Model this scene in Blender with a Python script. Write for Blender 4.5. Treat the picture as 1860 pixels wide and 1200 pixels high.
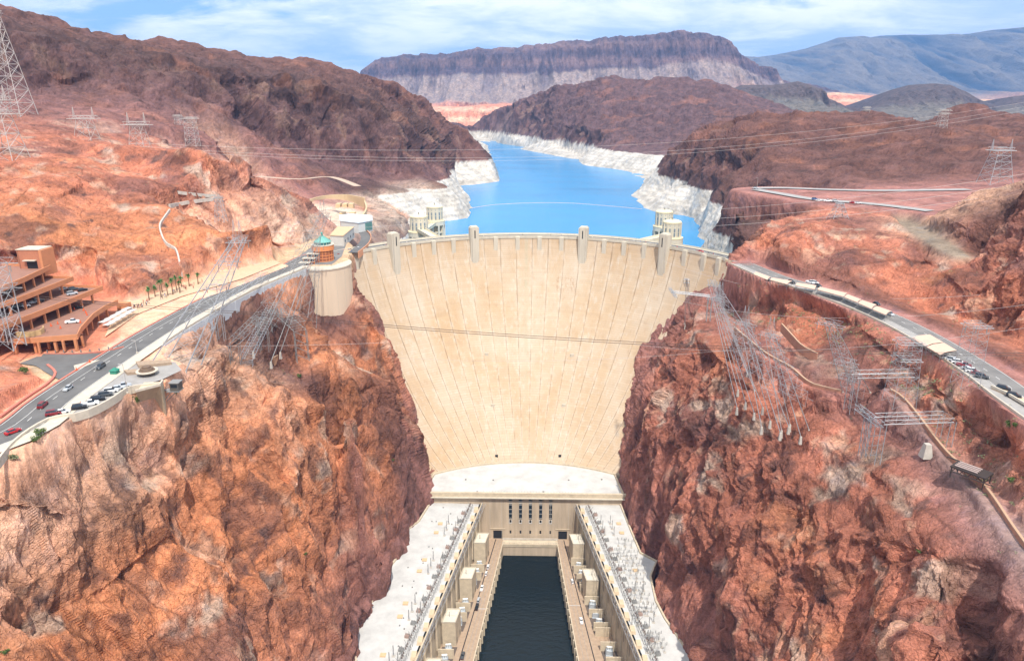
import bpy, bmesh, math, random
import numpy as np
from mathutils import Vector, Matrix
from mathutils.geometry import delaunay_2d_cdt
random.seed(7)
rad = math.radians
scene = bpy.context.scene
for o in list(bpy.data.objects):
    bpy.data.objects.remove(o)
COL = scene.collection

# ------------------------------------------------------------------ camera, world, sun, exposure
CAM_H = 101.0
PITCH = rad(17.7)
YAW = math.asin(.0219)
FPX = 1286.0
cam_data = bpy.data.cameras.new('camera')
cam_data.sensor_width = 36.0
cam_data.lens = FPX / 1860.0 * 36.0
cam_data.clip_start = 1.0
cam_data.clip_end = 90000.0
cam = bpy.data.objects.new('camera', cam_data)
COL.objects.link(cam)
cam.location = (0, 0, CAM_H)
cam.rotation_euler = (rad(90) - PITCH, 0, YAW)
scene.camera = cam

SUN_EL, SUN_AZ = 58.0, 166.0        # azimuth clockwise from +Y (view direction): sun behind and to the right
sd = Vector((math.sin(rad(SUN_AZ)) * math.cos(rad(SUN_EL)), math.cos(rad(SUN_AZ)) * math.cos(rad(SUN_EL)), math.sin(rad(SUN_EL))))
sun_data = bpy.data.lights.new('sun', 'SUN')
sun_data.energy = 4.4
sun_data.angle = rad(0.9)
sun_data.color = (1.0, 0.93, 0.84)
sun = bpy.data.objects.new('sun', sun_data)
COL.objects.link(sun)
sun.rotation_euler = (-sd).to_track_quat('-Z', 'Y').to_euler()

world = bpy.data.worlds.new('World')
scene.world = world
world.use_nodes = True
wn = world.node_tree.nodes
wl = world.node_tree.links
wn.clear()
w_out = wn.new('ShaderNodeOutputWorld')
w_bg = wn.new('ShaderNodeBackground')
w_bg.inputs['Strength'].default_value = 0.10
sky = wn.new('ShaderNodeTexSky')
sky.sky_type = 'NISHITA'
sky.sun_disc = False
sky.sun_elevation = rad(SUN_EL)
sky.sun_rotation = rad(SUN_AZ)
sky.altitude = 400
sky.air_density = 1.0
sky.dust_density = 0.6
sky.ozone_density = 1.5
# procedural clouds on the view direction, projected on a flat layer so they shrink towards the horizon
tc = wn.new('ShaderNodeTexCoord')
sep = wn.new('ShaderNodeSeparateXYZ'); wl.new(tc.outputs['Generated'], sep.inputs[0])
def wmath(op, a, b=None, c=None, clamp=False):
    n = wn.new('ShaderNodeMath'); n.operation = op; n.use_clamp = clamp
    for i, x in enumerate((a, b, c)):
        if x is None: continue
        if isinstance(x, (int, float)): n.inputs[i].default_value = x
        else: wl.new(x, n.inputs[i])
    return n.outputs[0]
zz = wmath('ADD', wmath('MAXIMUM', sep.outputs['Z'], 0.0), 0.14)
cx = wmath('DIVIDE', sep.outputs['X'], zz)
cy = wmath('DIVIDE', sep.outputs['Y'], zz)
comb = wn.new('ShaderNodeCombineXYZ'); wl.new(cx, comb.inputs[0]); wl.new(cy, comb.inputs[1])
def wnoise(scale, detail, rough, dist=0.0, loc=(0, 0, 0), sc=(1, 1, 1)):
    m = wn.new('ShaderNodeMapping'); m.inputs['Location'].default_value = loc; m.inputs['Scale'].default_value = sc
    wl.new(comb.outputs[0], m.inputs['Vector'])
    n = wn.new('ShaderNodeTexNoise'); n.inputs['Scale'].default_value = scale
    n.inputs['Detail'].default_value = detail; n.inputs['Roughness'].default_value = rough
    n.inputs['Distortion'].default_value = dist
    wl.new(m.outputs[0], n.inputs['Vector'])
    return n.outputs['Fac']
def wramp(x, a, b):
    r = wn.new('ShaderNodeMapRange'); r.interpolation_type = 'SMOOTHSTEP'
    r.inputs['From Min'].default_value = a; r.inputs['From Max'].default_value = b
    wl.new(x, r.inputs['Value']); return r.outputs[0]
big = wnoise(0.62, 8, 0.56, 0.5, (5.3, 2.2, 0))
fine = wnoise(2.6, 8, 0.6, 0.4, (1.7, 8.1, 0))
cov = wramp(wmath('ADD', wmath('MULTIPLY', big, 0.75), wmath('MULTIPLY', fine, 0.25)), 0.335, 0.43)
shade = wramp(wnoise(1.3, 6, 0.6, 0.3, (9.1, 4.4, 0)), 0.35, 0.65)
def wmix(f, a, b):
    n = wn.new('ShaderNodeMix'); n.data_type = 'RGBA'
    if isinstance(f, float): n.inputs[0].default_value = f
    else: wl.new(f, n.inputs[0])
    for i, x in ((6, a), (7, b)):
        if isinstance(x, tuple): n.inputs[i].default_value = x
        else: wl.new(x, n.inputs[i])
    return n.outputs[2]
cloudcol = wmix(shade, (7.0, 8.6, 11.2, 1), (13.5, 13.5, 13.5, 1))
boost = wmix(0.55, sky.outputs[0], (4.2, 7.6, 11.5, 1))
skyc = wmix(cov, boost, cloudcol)
wl.new(skyc, w_bg.inputs['Color'])
wl.new(w_bg.outputs[0], w_out.inputs['Surface'])

scene.render.engine = 'CYCLES'
scene.view_settings.view_transform = 'Standard'
scene.view_settings.look = 'None'
scene.view_settings.exposure = 0.20
scene.view_settings.gamma = 1.0
scene.view_settings.use_curve_mapping = False
scene.cycles.max_bounces = 4
scene.cycles.diffuse_bounces = 3
scene.cycles.volume_bounces = 0

# ------------------------------------------------------------------ photograph geometry helpers (used only to survey real 3-D positions)
def ray(u, v):
    a = (u - 930) / FPX; b = (600 - v) / FPX
    s, c, sp, cp = math.sin(YAW), math.cos(YAW), math.sin(PITCH), math.cos(PITCH)
    return (-s * cp + a * c - b * s * sp, c * cp + a * s + b * c * sp, -sp + b * cp)
def P(u, v, z=None, y=None):
    d = ray(u, v)
    k = (z - CAM_H) / d[2] if z is not None else y / d[1]
    return (d[0] * k, d[1] * k, CAM_H + d[2] * k)

# dam face: profile and radius by level
def dam_Y(z):
    s = max(0.0, -z / 146.0)
    return 563 - 102 * (0.25 * s + 0.75 * s ** 1.6)
def dam_R(z):
    return 150 - 26 * (-z / 146.0)
def dam_radial(a, z):
    zc = max(z, -150.0); R = dam_R(zc); D = 413 - (dam_Y(zc) - R)
    return -D * math.cos(a) + math.sqrt(R * R - D * D * math.sin(a) ** 2)
def dam_face(x, z):
    R = dam_R(z); xx = min(abs(x - 1), R - .5)
    return dam_Y(z) - (R - math.sqrt(R * R - xx * xx))
def PF(u, v):
    d = ray(u, v); lo, hi = 300.0, 700.0
    for i in range(50):
        m = (lo + hi) / 2; k = m / d[1]
        z = CAM_H + d[2] * k
        if m > dam_face(d[0] * k, z): hi = m
        else: lo = m
    k = lo / d[1]
    return (d[0] * k, lo, CAM_H + d[2] * k)
# ------------------------------------------------------------------ object helpers
def tag(o, label=None, cat=None, group=None, kind=None):
    if label: o['label'] = label
    if cat: o['category'] = cat
    if group: o['group'] = group
    if kind: o['kind'] = kind
    return o
def empty(name, loc=(0, 0, 0), rz=0.0, label=None, cat=None, group=None):
    o = bpy.data.objects.new(name, None); COL.objects.link(o)
    o.location = loc; o.rotation_euler = (0, 0, rz); o.empty_display_size = .5
    return tag(o, label, cat, group)
def children_of(o):
    return [c for c in bpy.data.objects if c.parent == o]
def copy_tree(o, kids, loc, rz, label, group=None, parent=None, scale=None):
    c = o.copy(); COL.objects.link(c)
    c.location = loc; c.rotation_euler = (0, 0, rz)
    if scale: c.scale = scale
    c['label'] = label
    if group: c['group'] = group
    def rec(src, dst, tree):
        for k, sub in tree:
            d = k.copy(); COL.objects.link(d); d.parent = dst
            rec(k, d, sub)
    rec(o, c, kids)
    return c
def tree_of(o):
    return [(c, tree_of(c)) for c in o.children]

class MB:
    """collects simple shapes into one mesh"""
    def __init__(s): s.v = []; s.f = []
    def add(s, vs, fs):
        n = len(s.v); s.v += [tuple(p) for p in vs]; s.f += [tuple(i + n for i in f) for f in fs]; return s
    def box(s, c, d, rz=0.0, taper=1.0):
        x, y, z = d[0] / 2, d[1] / 2, d[2] / 2; cs, sn = math.cos(rz), math.sin(rz); vs = []
        for k, t in ((-z, 1.0), (z, taper)):
            for a, b in ((-x, -y), (x, -y), (x, y), (-x, y)):
                a *= t; b *= t
                vs.append((c[0] + a * cs - b * sn, c[1] + a * sn + b * cs, c[2] + k))
        return s.add(vs, [(3, 2, 1, 0), (4, 5, 6, 7), (0, 1, 5, 4), (1, 2, 6, 5), (2, 3, 7, 6), (3, 0, 4, 7)])
    def bar(s, a, b, r, n=4, r2=None):
        a = Vector(a); b = Vector(b); d = b - a
        if d.length < 1e-6: return s
        d.normalize(); u = d.orthogonal().normalized(); w = d.cross(u); vs = []
        for p, q in ((a, r), (b, r if r2 is None else r2)):
            for i in range(n):
                t = 2 * math.pi * (i + .5) / n
                vs.append(p + (u * math.cos(t) + w * math.sin(t)) * q)
        fs = [(i, (i + 1) % n, n + (i + 1) % n, n + i) for i in range(n)]
        fs += [tuple(range(n - 1, -1, -1)), tuple(range(n, 2 * n))]
        return s.add(vs, fs)
    def cyl(s, c, r, z0, z1, n=16, r2=None, a0=0.0):
        r2 = r if r2 is None else r2
        vs = [(c[0] + q * math.cos(a0 + 2 * math.pi * i / n), c[1] + q * math.sin(a0 + 2 * math.pi * i / n), z) for q, z in ((r, z0), (r2, z1)) for i in range(n)]
        fs = [(i, (i + 1) % n, n + (i + 1) % n, n + i) for i in range(n)] + [tuple(range(n - 1, -1, -1)), tuple(range(n, 2 * n))]
        return s.add(vs, fs)
    def prism(s, poly, z0, z1):
        n = len(poly)
        ar = sum(poly[i][0] * poly[(i + 1) % n][1] - poly[(i + 1) % n][0] * poly[i][1] for i in range(n))
        if ar < 0: poly = poly[::-1]
        f0 = z0 if callable(z0) else (lambda x, y: z0)
        f1 = z1 if callable(z1) else (lambda x, y: z1)
        vs = [(p[0], p[1], f0(*p[:2])) for p in poly] + [(p[0], p[1], f1(*p[:2])) for p in poly]
        fs = [(i, (i + 1) % n, n + (i + 1) % n, n + i) for i in range(n)] + [tuple(range(n - 1, -1, -1)), tuple(range(n, 2 * n))]
        return s.add(vs, fs)
    def ribbon(s, left, right):
        """top sheet between two 3-D polylines"""
        n = len(left); vs = []
        for a, b in zip(left, right): vs += [a, b]
        return s.add(vs, [(2 * i, 2 * i + 1, 2 * i + 3, 2 * i + 2) for i in range(n - 1)])
    def wall(s, pts, t, h0, h1):
        """thick wall along a polyline of (x,y,z); from z+h0 to z+h1"""
        L = offset_line(pts, t / 2); R = offset_line(pts, -t / 2); n = len(pts); vs = []
        for l, r in zip(L, R):
            vs += [(l[0], l[1], l[2] + h0), (r[0], r[1], r[2] + h0), (r[0], r[1], r[2] + h1), (l[0], l[1], l[2] + h1)]
        fs = []
        for i in range(n - 1):
            a = 4 * i; b = a + 4
            fs += [(a, b, b + 1, a + 1), (a + 1, b + 1, b + 2, a + 2), (a + 2, b + 2, b + 3, a + 3), (a + 3, b + 3, b, a)]
        fs += [(0, 1, 2, 3), (4 * n - 1, 4 * n - 2, 4 * n - 3, 4 * n - 4)]
        return s.add(vs, fs)
    def mesh(s, name, mat, smooth=False):
        m = bpy.data.meshes.new(name); m.from_pydata(s.v, [], s.f); m.update()
        bm = bmesh.new(); bm.from_mesh(m); bmesh.ops.recalc_face_normals(bm, faces=bm.faces); bm.to_mesh(m); bm.free()
        if mat:
            for x in (mat if isinstance(mat, (list, tuple)) else [mat]): m.materials.append(x)
        if smooth:
            for p in m.polygons: p.use_smooth = True
        return m
    def build(s, name, mat, parent=None, smooth=False, loc=None):
        o = bpy.data.objects.new(name, s.mesh(name, mat, smooth)); COL.objects.link(o)
        if parent: o.parent = parent
        if loc: o.location = loc
        return o
def offset_line(pts, d):
    out = []; n = len(pts)
    for i in range(n):
        a = pts[max(0, i - 1)]; b = pts[min(n - 1, i + 1)]
        tx, ty = b[0] - a[0], b[1] - a[1]; l = math.hypot(tx, ty) or 1
        out.append((pts[i][0] - ty / l * d, pts[i][1] + tx / l * d, pts[i][2] if len(pts[i]) > 2 else 0))
    return out
def resample(pts, step):
    """evenly spaced points on a Catmull-Rom curve through pts (3-D)"""
    P_ = [Vector(p) for p in pts]; dense = []
    for i in range(len(P_) - 1):
        p0 = P_[max(0, i - 1)]; p1 = P_[i]; p2 = P_[i + 1]; p3 = P_[min(len(P_) - 1, i + 2)]
        for k in range(12):
            t = k / 12
            dense.append(.5 * ((2 * p1) + (p2 - p0) * t + (2 * p0 - 5 * p1 + 4 * p2 - p3) * t * t + (3 * p1 - p0 - 3 * p2 + p3) * t ** 3))
    dense.append(P_[-1])
    L = [0]
    for a, b in zip(dense, dense[1:]): L.append(L[-1] + (b - a).length)
    n = max(2, int(round(L[-1] / step)) + 1); out = []; j = 0
    for i in range(n):
        s = L[-1] * i / (n - 1)
        while j < len(L) - 2 and L[j + 1] < s: j += 1
        t = (s - L[j]) / max(1e-9, L[j + 1] - L[j])
        out.append(tuple(dense[j].lerp(dense[j + 1], t)))
    return out

# ------------------------------------------------------------------ materials
def srgb(r, g, b):
    f = lambda c: (c / 255 / 12.92) if c / 255 <= .04045 else ((c / 255 + .055) / 1.055) ** 2.4
    return (f(r), f(g), f(b), 1.0)
MATS = {}
def mat(name, color, rough=.7, metal=0.0, noise=0.0, nscale=1.0, bump=0.0, bscale=None, streak=False, alpha=None, emis=None, spec=None, detail=5):
    if name in MATS: return MATS[name]
    m = bpy.data.materials.new(name); m.use_nodes = True; MATS[name] = m
    n = m.node_tree.nodes; l = m.node_tree.links; b = n['Principled BSDF']
    b.inputs['Base Color'].default_value = tuple(color[:3]) + (1,)
    b.inputs['Roughness'].default_value = rough; b.inputs['Metallic'].default_value = metal
    if spec is not None: b.inputs['Specular IOR Level'].default_value = spec
    if noise or bump:
        tcn = n.new('ShaderNodeTexCoord'); mp = n.new('ShaderNodeMapping'); l.new(tcn.outputs['Object'], mp.inputs[0])
        if streak: mp.inputs['Scale'].default_value = (1, 1, .12)
        t = n.new('ShaderNodeTexNoise'); t.inputs['Scale'].default_value = nscale; t.inputs['Detail'].default_value = detail
        t.inputs['Roughness'].default_value = .65
        l.new(mp.outputs[0], t.inputs['Vector'])
        if noise:
            mx = n.new('ShaderNodeMix'); mx.data_type = 'RGBA'; mx.inputs[6].default_value = tuple(c * (1 - noise) for c in color[:3]) + (1,)
            mx.inputs[7].default_value = tuple(min(1, c * (1 + noise)) for c in color[:3]) + (1,)
            rp = n.new('ShaderNodeMapRange'); rp.inputs['From Min'].default_value = .3; rp.inputs['From Max'].default_value = .7
            l.new(t.outputs['Fac'], rp.inputs['Value']); l.new(rp.outputs[0], mx.inputs[0]); l.new(mx.outputs[2], b.inputs['Base Color'])
        if bump:
            bp = n.new('ShaderNodeBump'); bp.inputs['Strength'].default_value = .6; bp.inputs['Distance'].default_value = bump
            l.new(t.outputs['Fac'], bp.inputs['Height']); l.new(bp.outputs[0], b.inputs['Normal'])
    return m
# ------------------------------------------------------------------ numpy noise
def _hash(ix, iy, iz, seed):
    h = (ix.astype(np.uint32) * np.uint32(374761393) + iy.astype(np.uint32) * np.uint32(668265263) +
         iz.astype(np.uint32) * np.uint32(2147483647 - 58) + np.uint32((seed * 974711 + 12345) & 0xffffffff))
    h = (h ^ (h >> np.uint32(13))) * np.uint32(1274126177)
    h = (h ^ (h >> np.uint32(16))) * np.uint32(2246822519)
    return h ^ (h >> np.uint32(15))
def _r(h): return (h & np.uint32(0xffffff)).astype(np.float32) / np.float32(0x1000000)
def vnoise(x, y, z, seed=0):
    xi = np.floor(x); yi = np.floor(y); zi = np.floor(z)
    fx = (x - xi).astype(np.float32); fy = (y - yi).astype(np.float32); fz = (z - zi).astype(np.float32)
    xi = xi.astype(np.int64); yi = yi.astype(np.int64); zi = zi.astype(np.int64)
    sx = fx * fx * fx * (fx * (fx * 6 - 15) + 10); sy = fy * fy * fy * (fy * (fy * 6 - 15) + 10); sz = fz * fz * fz * (fz * (fz * 6 - 15) + 10)
    acc = 0
    for dx in (0, 1):
        wx = sx if dx else 1 - sx
        for dy in (0, 1):
            wy = sy if dy else 1 - sy
            for dz in (0, 1):
                wz = sz if dz else 1 - sz
                h = _hash(xi + dx, yi + dy, zi + dz, seed)
                gx = _r(h) * 2 - 1; gy = _r(h * np.uint32(2654435761)) * 2 - 1; gz = _r(h * np.uint32(40503) + np.uint32(77777)) * 2 - 1
                acc = acc + wx * wy * wz * (gx * (fx - dx) + gy * (fy - dy) + gz * (fz - dz))
    return acc * 1.4
def fbm(x, y, z, octv, seed=0, gain=.5, ridged=False):
    a = 1.0; s = 0; t = 0
    for i in range(octv):
        n = vnoise(x, y, z, seed + i * 17)
        if ridged: n = 1 - 2 * np.abs(n) * 1.6
        s = s + a * n; t += a; a *= gain; x = x * 2.03 + 3.1; y = y * 2.03 + 1.7; z = z * 2.03 + 5.3
    return s / t
def facets(x, y, z, seed=0, tilt=.7):
    """nearest-cell blocks, each with its own offset and tilt: gives fractured, faceted rock"""
    xi = np.floor(x).astype(np.int64); yi = np.floor(y).astype(np.int64); zi = np.floor(z).astype(np.int64)
    best = np.full(x.shape, 1e9, np.float32); val = np.zeros(x.shape, np.float32); cid = np.zeros(x.shape, np.float32); sec = best.copy()
    for dx in (-1, 0, 1):
        for dy in (-1, 0, 1):
            for dz in (-1, 0, 1):
                a, b, c = xi + dx, yi + dy, zi + dz
                h = _hash(a, b, c, seed)
                rx = _r(h); ry = _r(h * np.uint32(2654435761)); rz = _r(h * np.uint32(40503) + np.uint32(77777))
                px = (x - a - rx).astype(np.float32); py = (y - b - ry).astype(np.float32); pz = (z - c - rz).astype(np.float32)
                d = px * px + py * py + pz * pz
                m = d < best
                sec = np.where(m, best, np.minimum(sec, d))
                h2 = h * np.uint32(2246822519) + np.uint32(99)
                tx = _r(h2) * 2 - 1; ty = _r(h2 * np.uint32(3266489917)) * 2 - 1; tz = _r(h2 * np.uint32(668265263) + np.uint32(5)) * 2 - 1
                v = (ry - .5) + tilt * (tx * px + ty * py + tz * pz)
                val = np.where(m, v, val); cid = np.where(m, rx, cid); best = np.where(m, d, best)
    return val, cid, np.sqrt(sec) - np.sqrt(best)

def slabs(x, y, z, seed=0, tilt=1.15, k=.60):
    """upper envelope of tilted slabs: continuous, with sharp creases between planar faces"""
    xi = np.floor(x).astype(np.int64); yi = np.floor(y).astype(np.int64); zi = np.floor(z).astype(np.int64)
    best = np.full(x.shape, -1e9, np.float32); sec = best.copy(); cid = np.zeros(x.shape, np.float32)
    for dx in (-1, 0, 1):
        for dy in (-1, 0, 1):
            for dz in (-1, 0, 1):
                a, b, c = xi + dx, yi + dy, zi + dz
                h = _hash(a, b, c, seed)
                rx = _r(h); ry = _r(h * np.uint32(2654435761)); rz = _r(h * np.uint32(40503) + np.uint32(77777)); rx = .15 + .7 * rx; ry = .15 + .7 * ry; rz = .15 + .7 * rz
                px = (x - a - rx).astype(np.float32); py = (y - b - ry).astype(np.float32); pz = (z - c - rz).astype(np.float32)
                h2 = h * np.uint32(2246822519) + np.uint32(99)
                tx = _r(h2) * 2 - 1; ty = _r(h2 * np.uint32(3266489917)) * 2 - 1; tz = _r(h2 * np.uint32(668265263) + np.uint32(5)) * 2 - 1
                tn = 1.0 / np.sqrt(tx * tx + ty * ty + tz * tz + .3); tx = tx * tn; ty = ty * tn; tz = tz * tn
                v = (ry - .5) * 1.1 + tilt * (tx * px + ty * py + tz * pz) - k * (px * px + py * py + pz * pz)
                m = v > best
                sec = np.where(m, best, np.maximum(sec, v)); cid = np.where(m, rx, cid); best = np.where(m, v, best)
    return best - .48, cid, best - sec
# ------------------------------------------------------------------ surveyed breaklines of the terrain: (points, colour key, roughness)
ALB = {'orange': (.68, .265, .125), 'peach': (.72, .41, .27), 'red': (.50, .19, .12), 'brick': (.56, .205, .12), 'brown': (.165, .080, .064),
       'dark': (.11, .062, .054), 'purple': (.19, .10, .092), 'tan': (.52, .36, .22), 'grey': (.25, .19, .17), 'pale': (.62, .47, .36),
       'white': (.60, .55, .48), 'mauve': (.31, .145, .12), 'olive': (.27, .21, .155), 'far': (.135, .078, .078)}
LINES = []
def ln(pts, col, rough=1.0):
    LINES.append(([tuple(p) for p in pts], col, rough))
def C(z, uv): return [P(u, v, z=z) for u, v in uv]
def Y(*uvy): return [P(u, v, y=y) for u, v, y in uvy]

ROOF_L = C(-154, [(649, 1200), (641, 1172), (655, 1137), (665, 1105), (685, 1085), (697, 1045), (720, 1017), (732, 982), (742, 962), (762, 947), (784, 912)])
ROOF_R = C(-154, [(1257, 1197), (1225, 1150), (1207, 1125), (1190, 1092), (1180, 1047), (1191, 1020), (1162, 1005), (1142, 957), (1125, 915)])
# canyon floor and toes
ln([(0, 150, -200), (0, 250, -200), (0, 420, -200), (0, 520, -200), (0, 600, -150), (0, 750, -120), (10, 1000, -110), (30, 1400, -110), (60, 1900, -100), (-60, 2600, -90), (-180, 3000, -70)], 'dark', .3)
ln([(-98, 90, -196), (-92, 160, -196), (-84, 230, -196)] + [(p[0] + 5, p[1], -196) for p in ROOF_L] + [(-55, 445, -196), (-60, 500, -196), (-80, 560, -150), (-95, 700, -120)], 'brown', .4)
ln([(98, 90, -196), (90, 160, -196), (84, 230, -196)] + [(p[0] - 5, p[1], -196) for p in ROOF_R] + [(55, 445, -196), (60, 500, -196), (90, 560, -150), (120, 700, -120)], 'brown', .4)
ln([(-104, 90, -150), (-97, 160, -152), (-89, 230, -154)] + [(p[0] - 1.5, p[1], -155) for p in ROOF_L], 'mauve', .6)
ln([(104, 90, -150), (97, 160, -152), (89, 230, -154)] + [(p[0] + 1.5, p[1], -155) for p in ROOF_R], 'mauve', .6)
# left wall of the canyon, going up
LC = [PF(u, v) for u, v in [(782, 880), (768, 800), (755, 730), (735, 670), (700, 590), (665, 545), (634, 505)]]
ln([(-68, 440, -156)] + LC, 'mauve', .7)
ln([(x - 4, y + 45, z) for x, y, z in LC] + [(-139, 520, -2)], 'brown', .6)
ln([(-120, 90, -112), (-112, 160, -115)] + C(-118, [(590, 1200), (645, 1060), (690, 965), (728, 890)]) + [(-72, 425, -122)], 'mauve', 1)
ln([(-135, 90, -75), (-125, 150, -80)] + C(-82, [(400, 1200), (480, 1060), (560, 930), (620, 850), (690, 790)]), 'orange', 1)
ln([(-150, 90, -40)] + C(-45, [(60, 1200), (190, 1060), (330, 930), (440, 830), (520, 760), (590, 735), (640, 745)]), 'orange', 1)
ln([(-165, 90, -10)] + C(-22, [(0, 1020), (100, 930), (230, 850), (330, 780), (400, 680), (460, 668), (505, 692)]), 'peach', 1)
ln(C(-4, [(0, 850), (60, 815), (120, 778), (200, 735), (240, 715), (330, 700), (350, 655), (395, 625)]), 'peach', 1)
ln([(-164, 450, 0), (-156, 441, -13), (-147, 436, -27), (-137, 434, -32), (-127, 436, -37), (-119, 444, -33)], 'brown', .6)
# ravine behind the headland, retaining slope, foot of the round wall
ln(C(-38, [(430, 655), (500, 672), (560, 700), (640, 730)]), 'brown', .8)
ln(C(-12, [(410, 605), (460, 575), (505, 570), (540, 575)]), 'brown', .8)
ln(C(-30, [(540, 615), (590, 640), (640, 660)]), 'orange', 1)
ln(Y((660, 560, 452), (690, 620, 450), (715, 700, 440), (740, 790, 440)), 'orange', 1)
ln(C(-55, [(600, 745), (650, 730), (700, 700)]), 'brown', 1)
# road bench left and land behind
ln([(-200, 90, 3), (-190, 150, 3)] + C(3, [(0, 790), (100, 722), (200, 650), (300, 590), (420, 530), (520, 487), (600, 462)]) + [(-150, 500, 1), (-152, 540, 1)], 'peach', .9)
ln([(-230, 90, 12), (-218, 160, 10)] + C(8, [(0, 740), (60, 700)]) + C(4, [(95, 675), (120, 645), (165, 640), (230, 600), (330, 545), (420, 515), (500, 482), (560, 468)]), 'brick', .6)
ln([(-260, 160, 28)] + Y((0, 620, 285), (40, 630, 292)) , 'orange', .9)
ln(C(5, [(225, 560), (260, 548), (340, 520), (400, 500), (470, 478), (540, 462)]), 'brick', .5)
ln([(-420, 240, 40), (-330, 300, 32), (-290, 335, 22), (-250, 352, 14)] + C(8, [(270, 528), (350, 505), (420, 485), (500, 462), (545, 440)]), 'brick', 1)
ln([(-470, 300, 70)] + Y((0, 400, 385), (100, 420, 385), (200, 440, 395), (300, 430, 410), (400, 420, 430), (480, 410, 450), (550, 400, 470), (590, 385, 500)), 'orange', 1.1)
ln([(-500, 380, 85)] + Y((0, 330, 430), (60, 320, 440), (150, 315, 465), (250, 345, 470), (330, 340, 500), (380, 275, 530), (425, 272, 560), (450, 310, 580), (540, 350, 620)), 'brick', 1)
ln([(-560, 480, 95)] + Y((0, 260, 520), (100, 255, 560), (200, 270, 600), (300, 285, 630), (370, 290, 660), (460, 320, 700)), 'brick', .8)
ln([(-700, 620, 110)] + Y((0, 205, 640), (100, 210, 660), (200, 215, 700), (300, 235, 750), (400, 265, 800), (500, 310, 840)), 'mauve', .8)
# spillway bench
ln([(-150, 560, -2), (-165, 640, -4), (-190, 760, -6), (-250, 830, -4)], 'mauve', .3)
ln([(-215, 500, 8), (-240, 600, 6), (-290, 720, 6), (-330, 830, 10)], 'peach', .5)
# mountain foot, cliff top, ridge (left)
ln([(-1000, 760, 130)] + Y((0, 170, 820), (60, 158, 830), (130, 165, 850), (230, 162, 880), (300, 182, 900), (360, 190, 920), (420, 212, 950), (465, 235, 980), (540, 275, 1010), (600, 300, 1020), (680, 325, 1020), (760, 318, 1060), (800, 305, 1150)), 'purple', .9)
ln([(-1100, 820, 240)] + Y((0, 45, 880), (75, 50, 890), (130, 72, 910), (230, 92, 950), (300, 98, 980), (400, 108, 1010), (465, 128, 1050), (540, 135, 1090), (620, 165, 1110), (700, 195, 1150), (760, 225, 1200), (820, 258, 1300)), 'dark', 1)
RIDGE_L = Y((0, 5, 1120), (65, 30, 1130), (80, 33, 1140), (105, 30, 1150), (130, 48, 1160), (200, 60, 1200), (245, 70, 1220), (300, 68, 1260), (400, 88, 1300), (465, 103, 1340), (540, 103, 1360), (550, 98, 1365), (610, 112, 1390), (640, 130, 1400), (720, 148, 1450), (780, 182, 1500), (805, 213, 1540), (850, 240, 1570), (882, 268, 1560), (900, 300, 1480))
ln([(-1300, 1000, 330)] + RIDGE_L, 'brown', .7)
ln([(p[0] - 60, p[1] + 260, p[2] - 60) for p in RIDGE_L[:-3]], 'brown', .6)
# mid rows of the lake-side slope
ln(Y((640, 345, 900), (700, 335, 940), (760, 345, 960), (815, 335, 1000)), 'dark', .8)
# shore left
SH_L = [(-150, 520, -46), (-138, 600, -46), (-128, 700, -46), (-122, 800, -46)] + C(-46, [(800, 402), (830, 400), (855, 396), (860, 372), (850, 357), (834, 347), (832, 338), (870, 335), (907, 330), (899, 305), (892, 280), (882, 262), (872, 257)])
ln(SH_L, 'brown', .6)
ln([(p[0] + 25, p[1] - 10, -75) for p in SH_L[:10]] + [(p[0] + 60, p[1] - 10, -85) for p in SH_L[12:]], 'grey', .4)
ln([(-165, 560, -10), (-160, 700, -12)] + Y((740, 395, 800), (700, 362, 900), (760, 350, 960), (820, 345, 985)), 'pale', 1)
ln(Y((810, 308, 1400), (850, 300, 1470), (888, 297, 1480)), 'brown', .6)
ln([(-420, 2900, 60), (-500, 3600, 40), (-480, 2300, 60), (-600, 1900, 160)], 'far', .7)
# right wall of the canyon, going up
RC = [PF(u, v) for u, v in [(1116, 880), (1122, 830), (1133, 770), (1150, 710), (1163, 650), (1195, 590), (1240, 558), (1290, 520), (1342, 487)]]
ln([(66, 440, -156)] + RC, 'mauve', .7)
ln([(x + 4, y + 45, z) for x, y, z in RC[:-1]] + [(158, 520, -2)], 'brown', .6)
ln([(118, 90, -112), (110, 160, -115)] + C(-118, [(1345, 1200), (1290, 1120), (1245, 1020), (1205, 960), (1165, 900)]), 'red', 1)
ln([(135, 90, -80), (124, 150, -84)] + C(-84, [(1530, 1200), (1420, 1100), (1330, 980), (1260, 880), (1200, 800), (1160, 750)]), 'red', 1)
ln([(145, 80, -50), (132, 130, -54)] + C(-52, [(1740, 1200), (1640, 1120), (1500, 960), (1400, 860), (1300, 745), (1230, 690), (1185, 650)]), 'red', 1)
ln([(120, 90, -32), (110, 130, -32)] + C(-30, [(1800, 1190), (1700, 1100), (1690, 1000), (1640, 900), (1600, 830), (1540, 790), (1430, 735), (1340, 690), (1260, 610), (1250, 580)]), 'red', 1)
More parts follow.
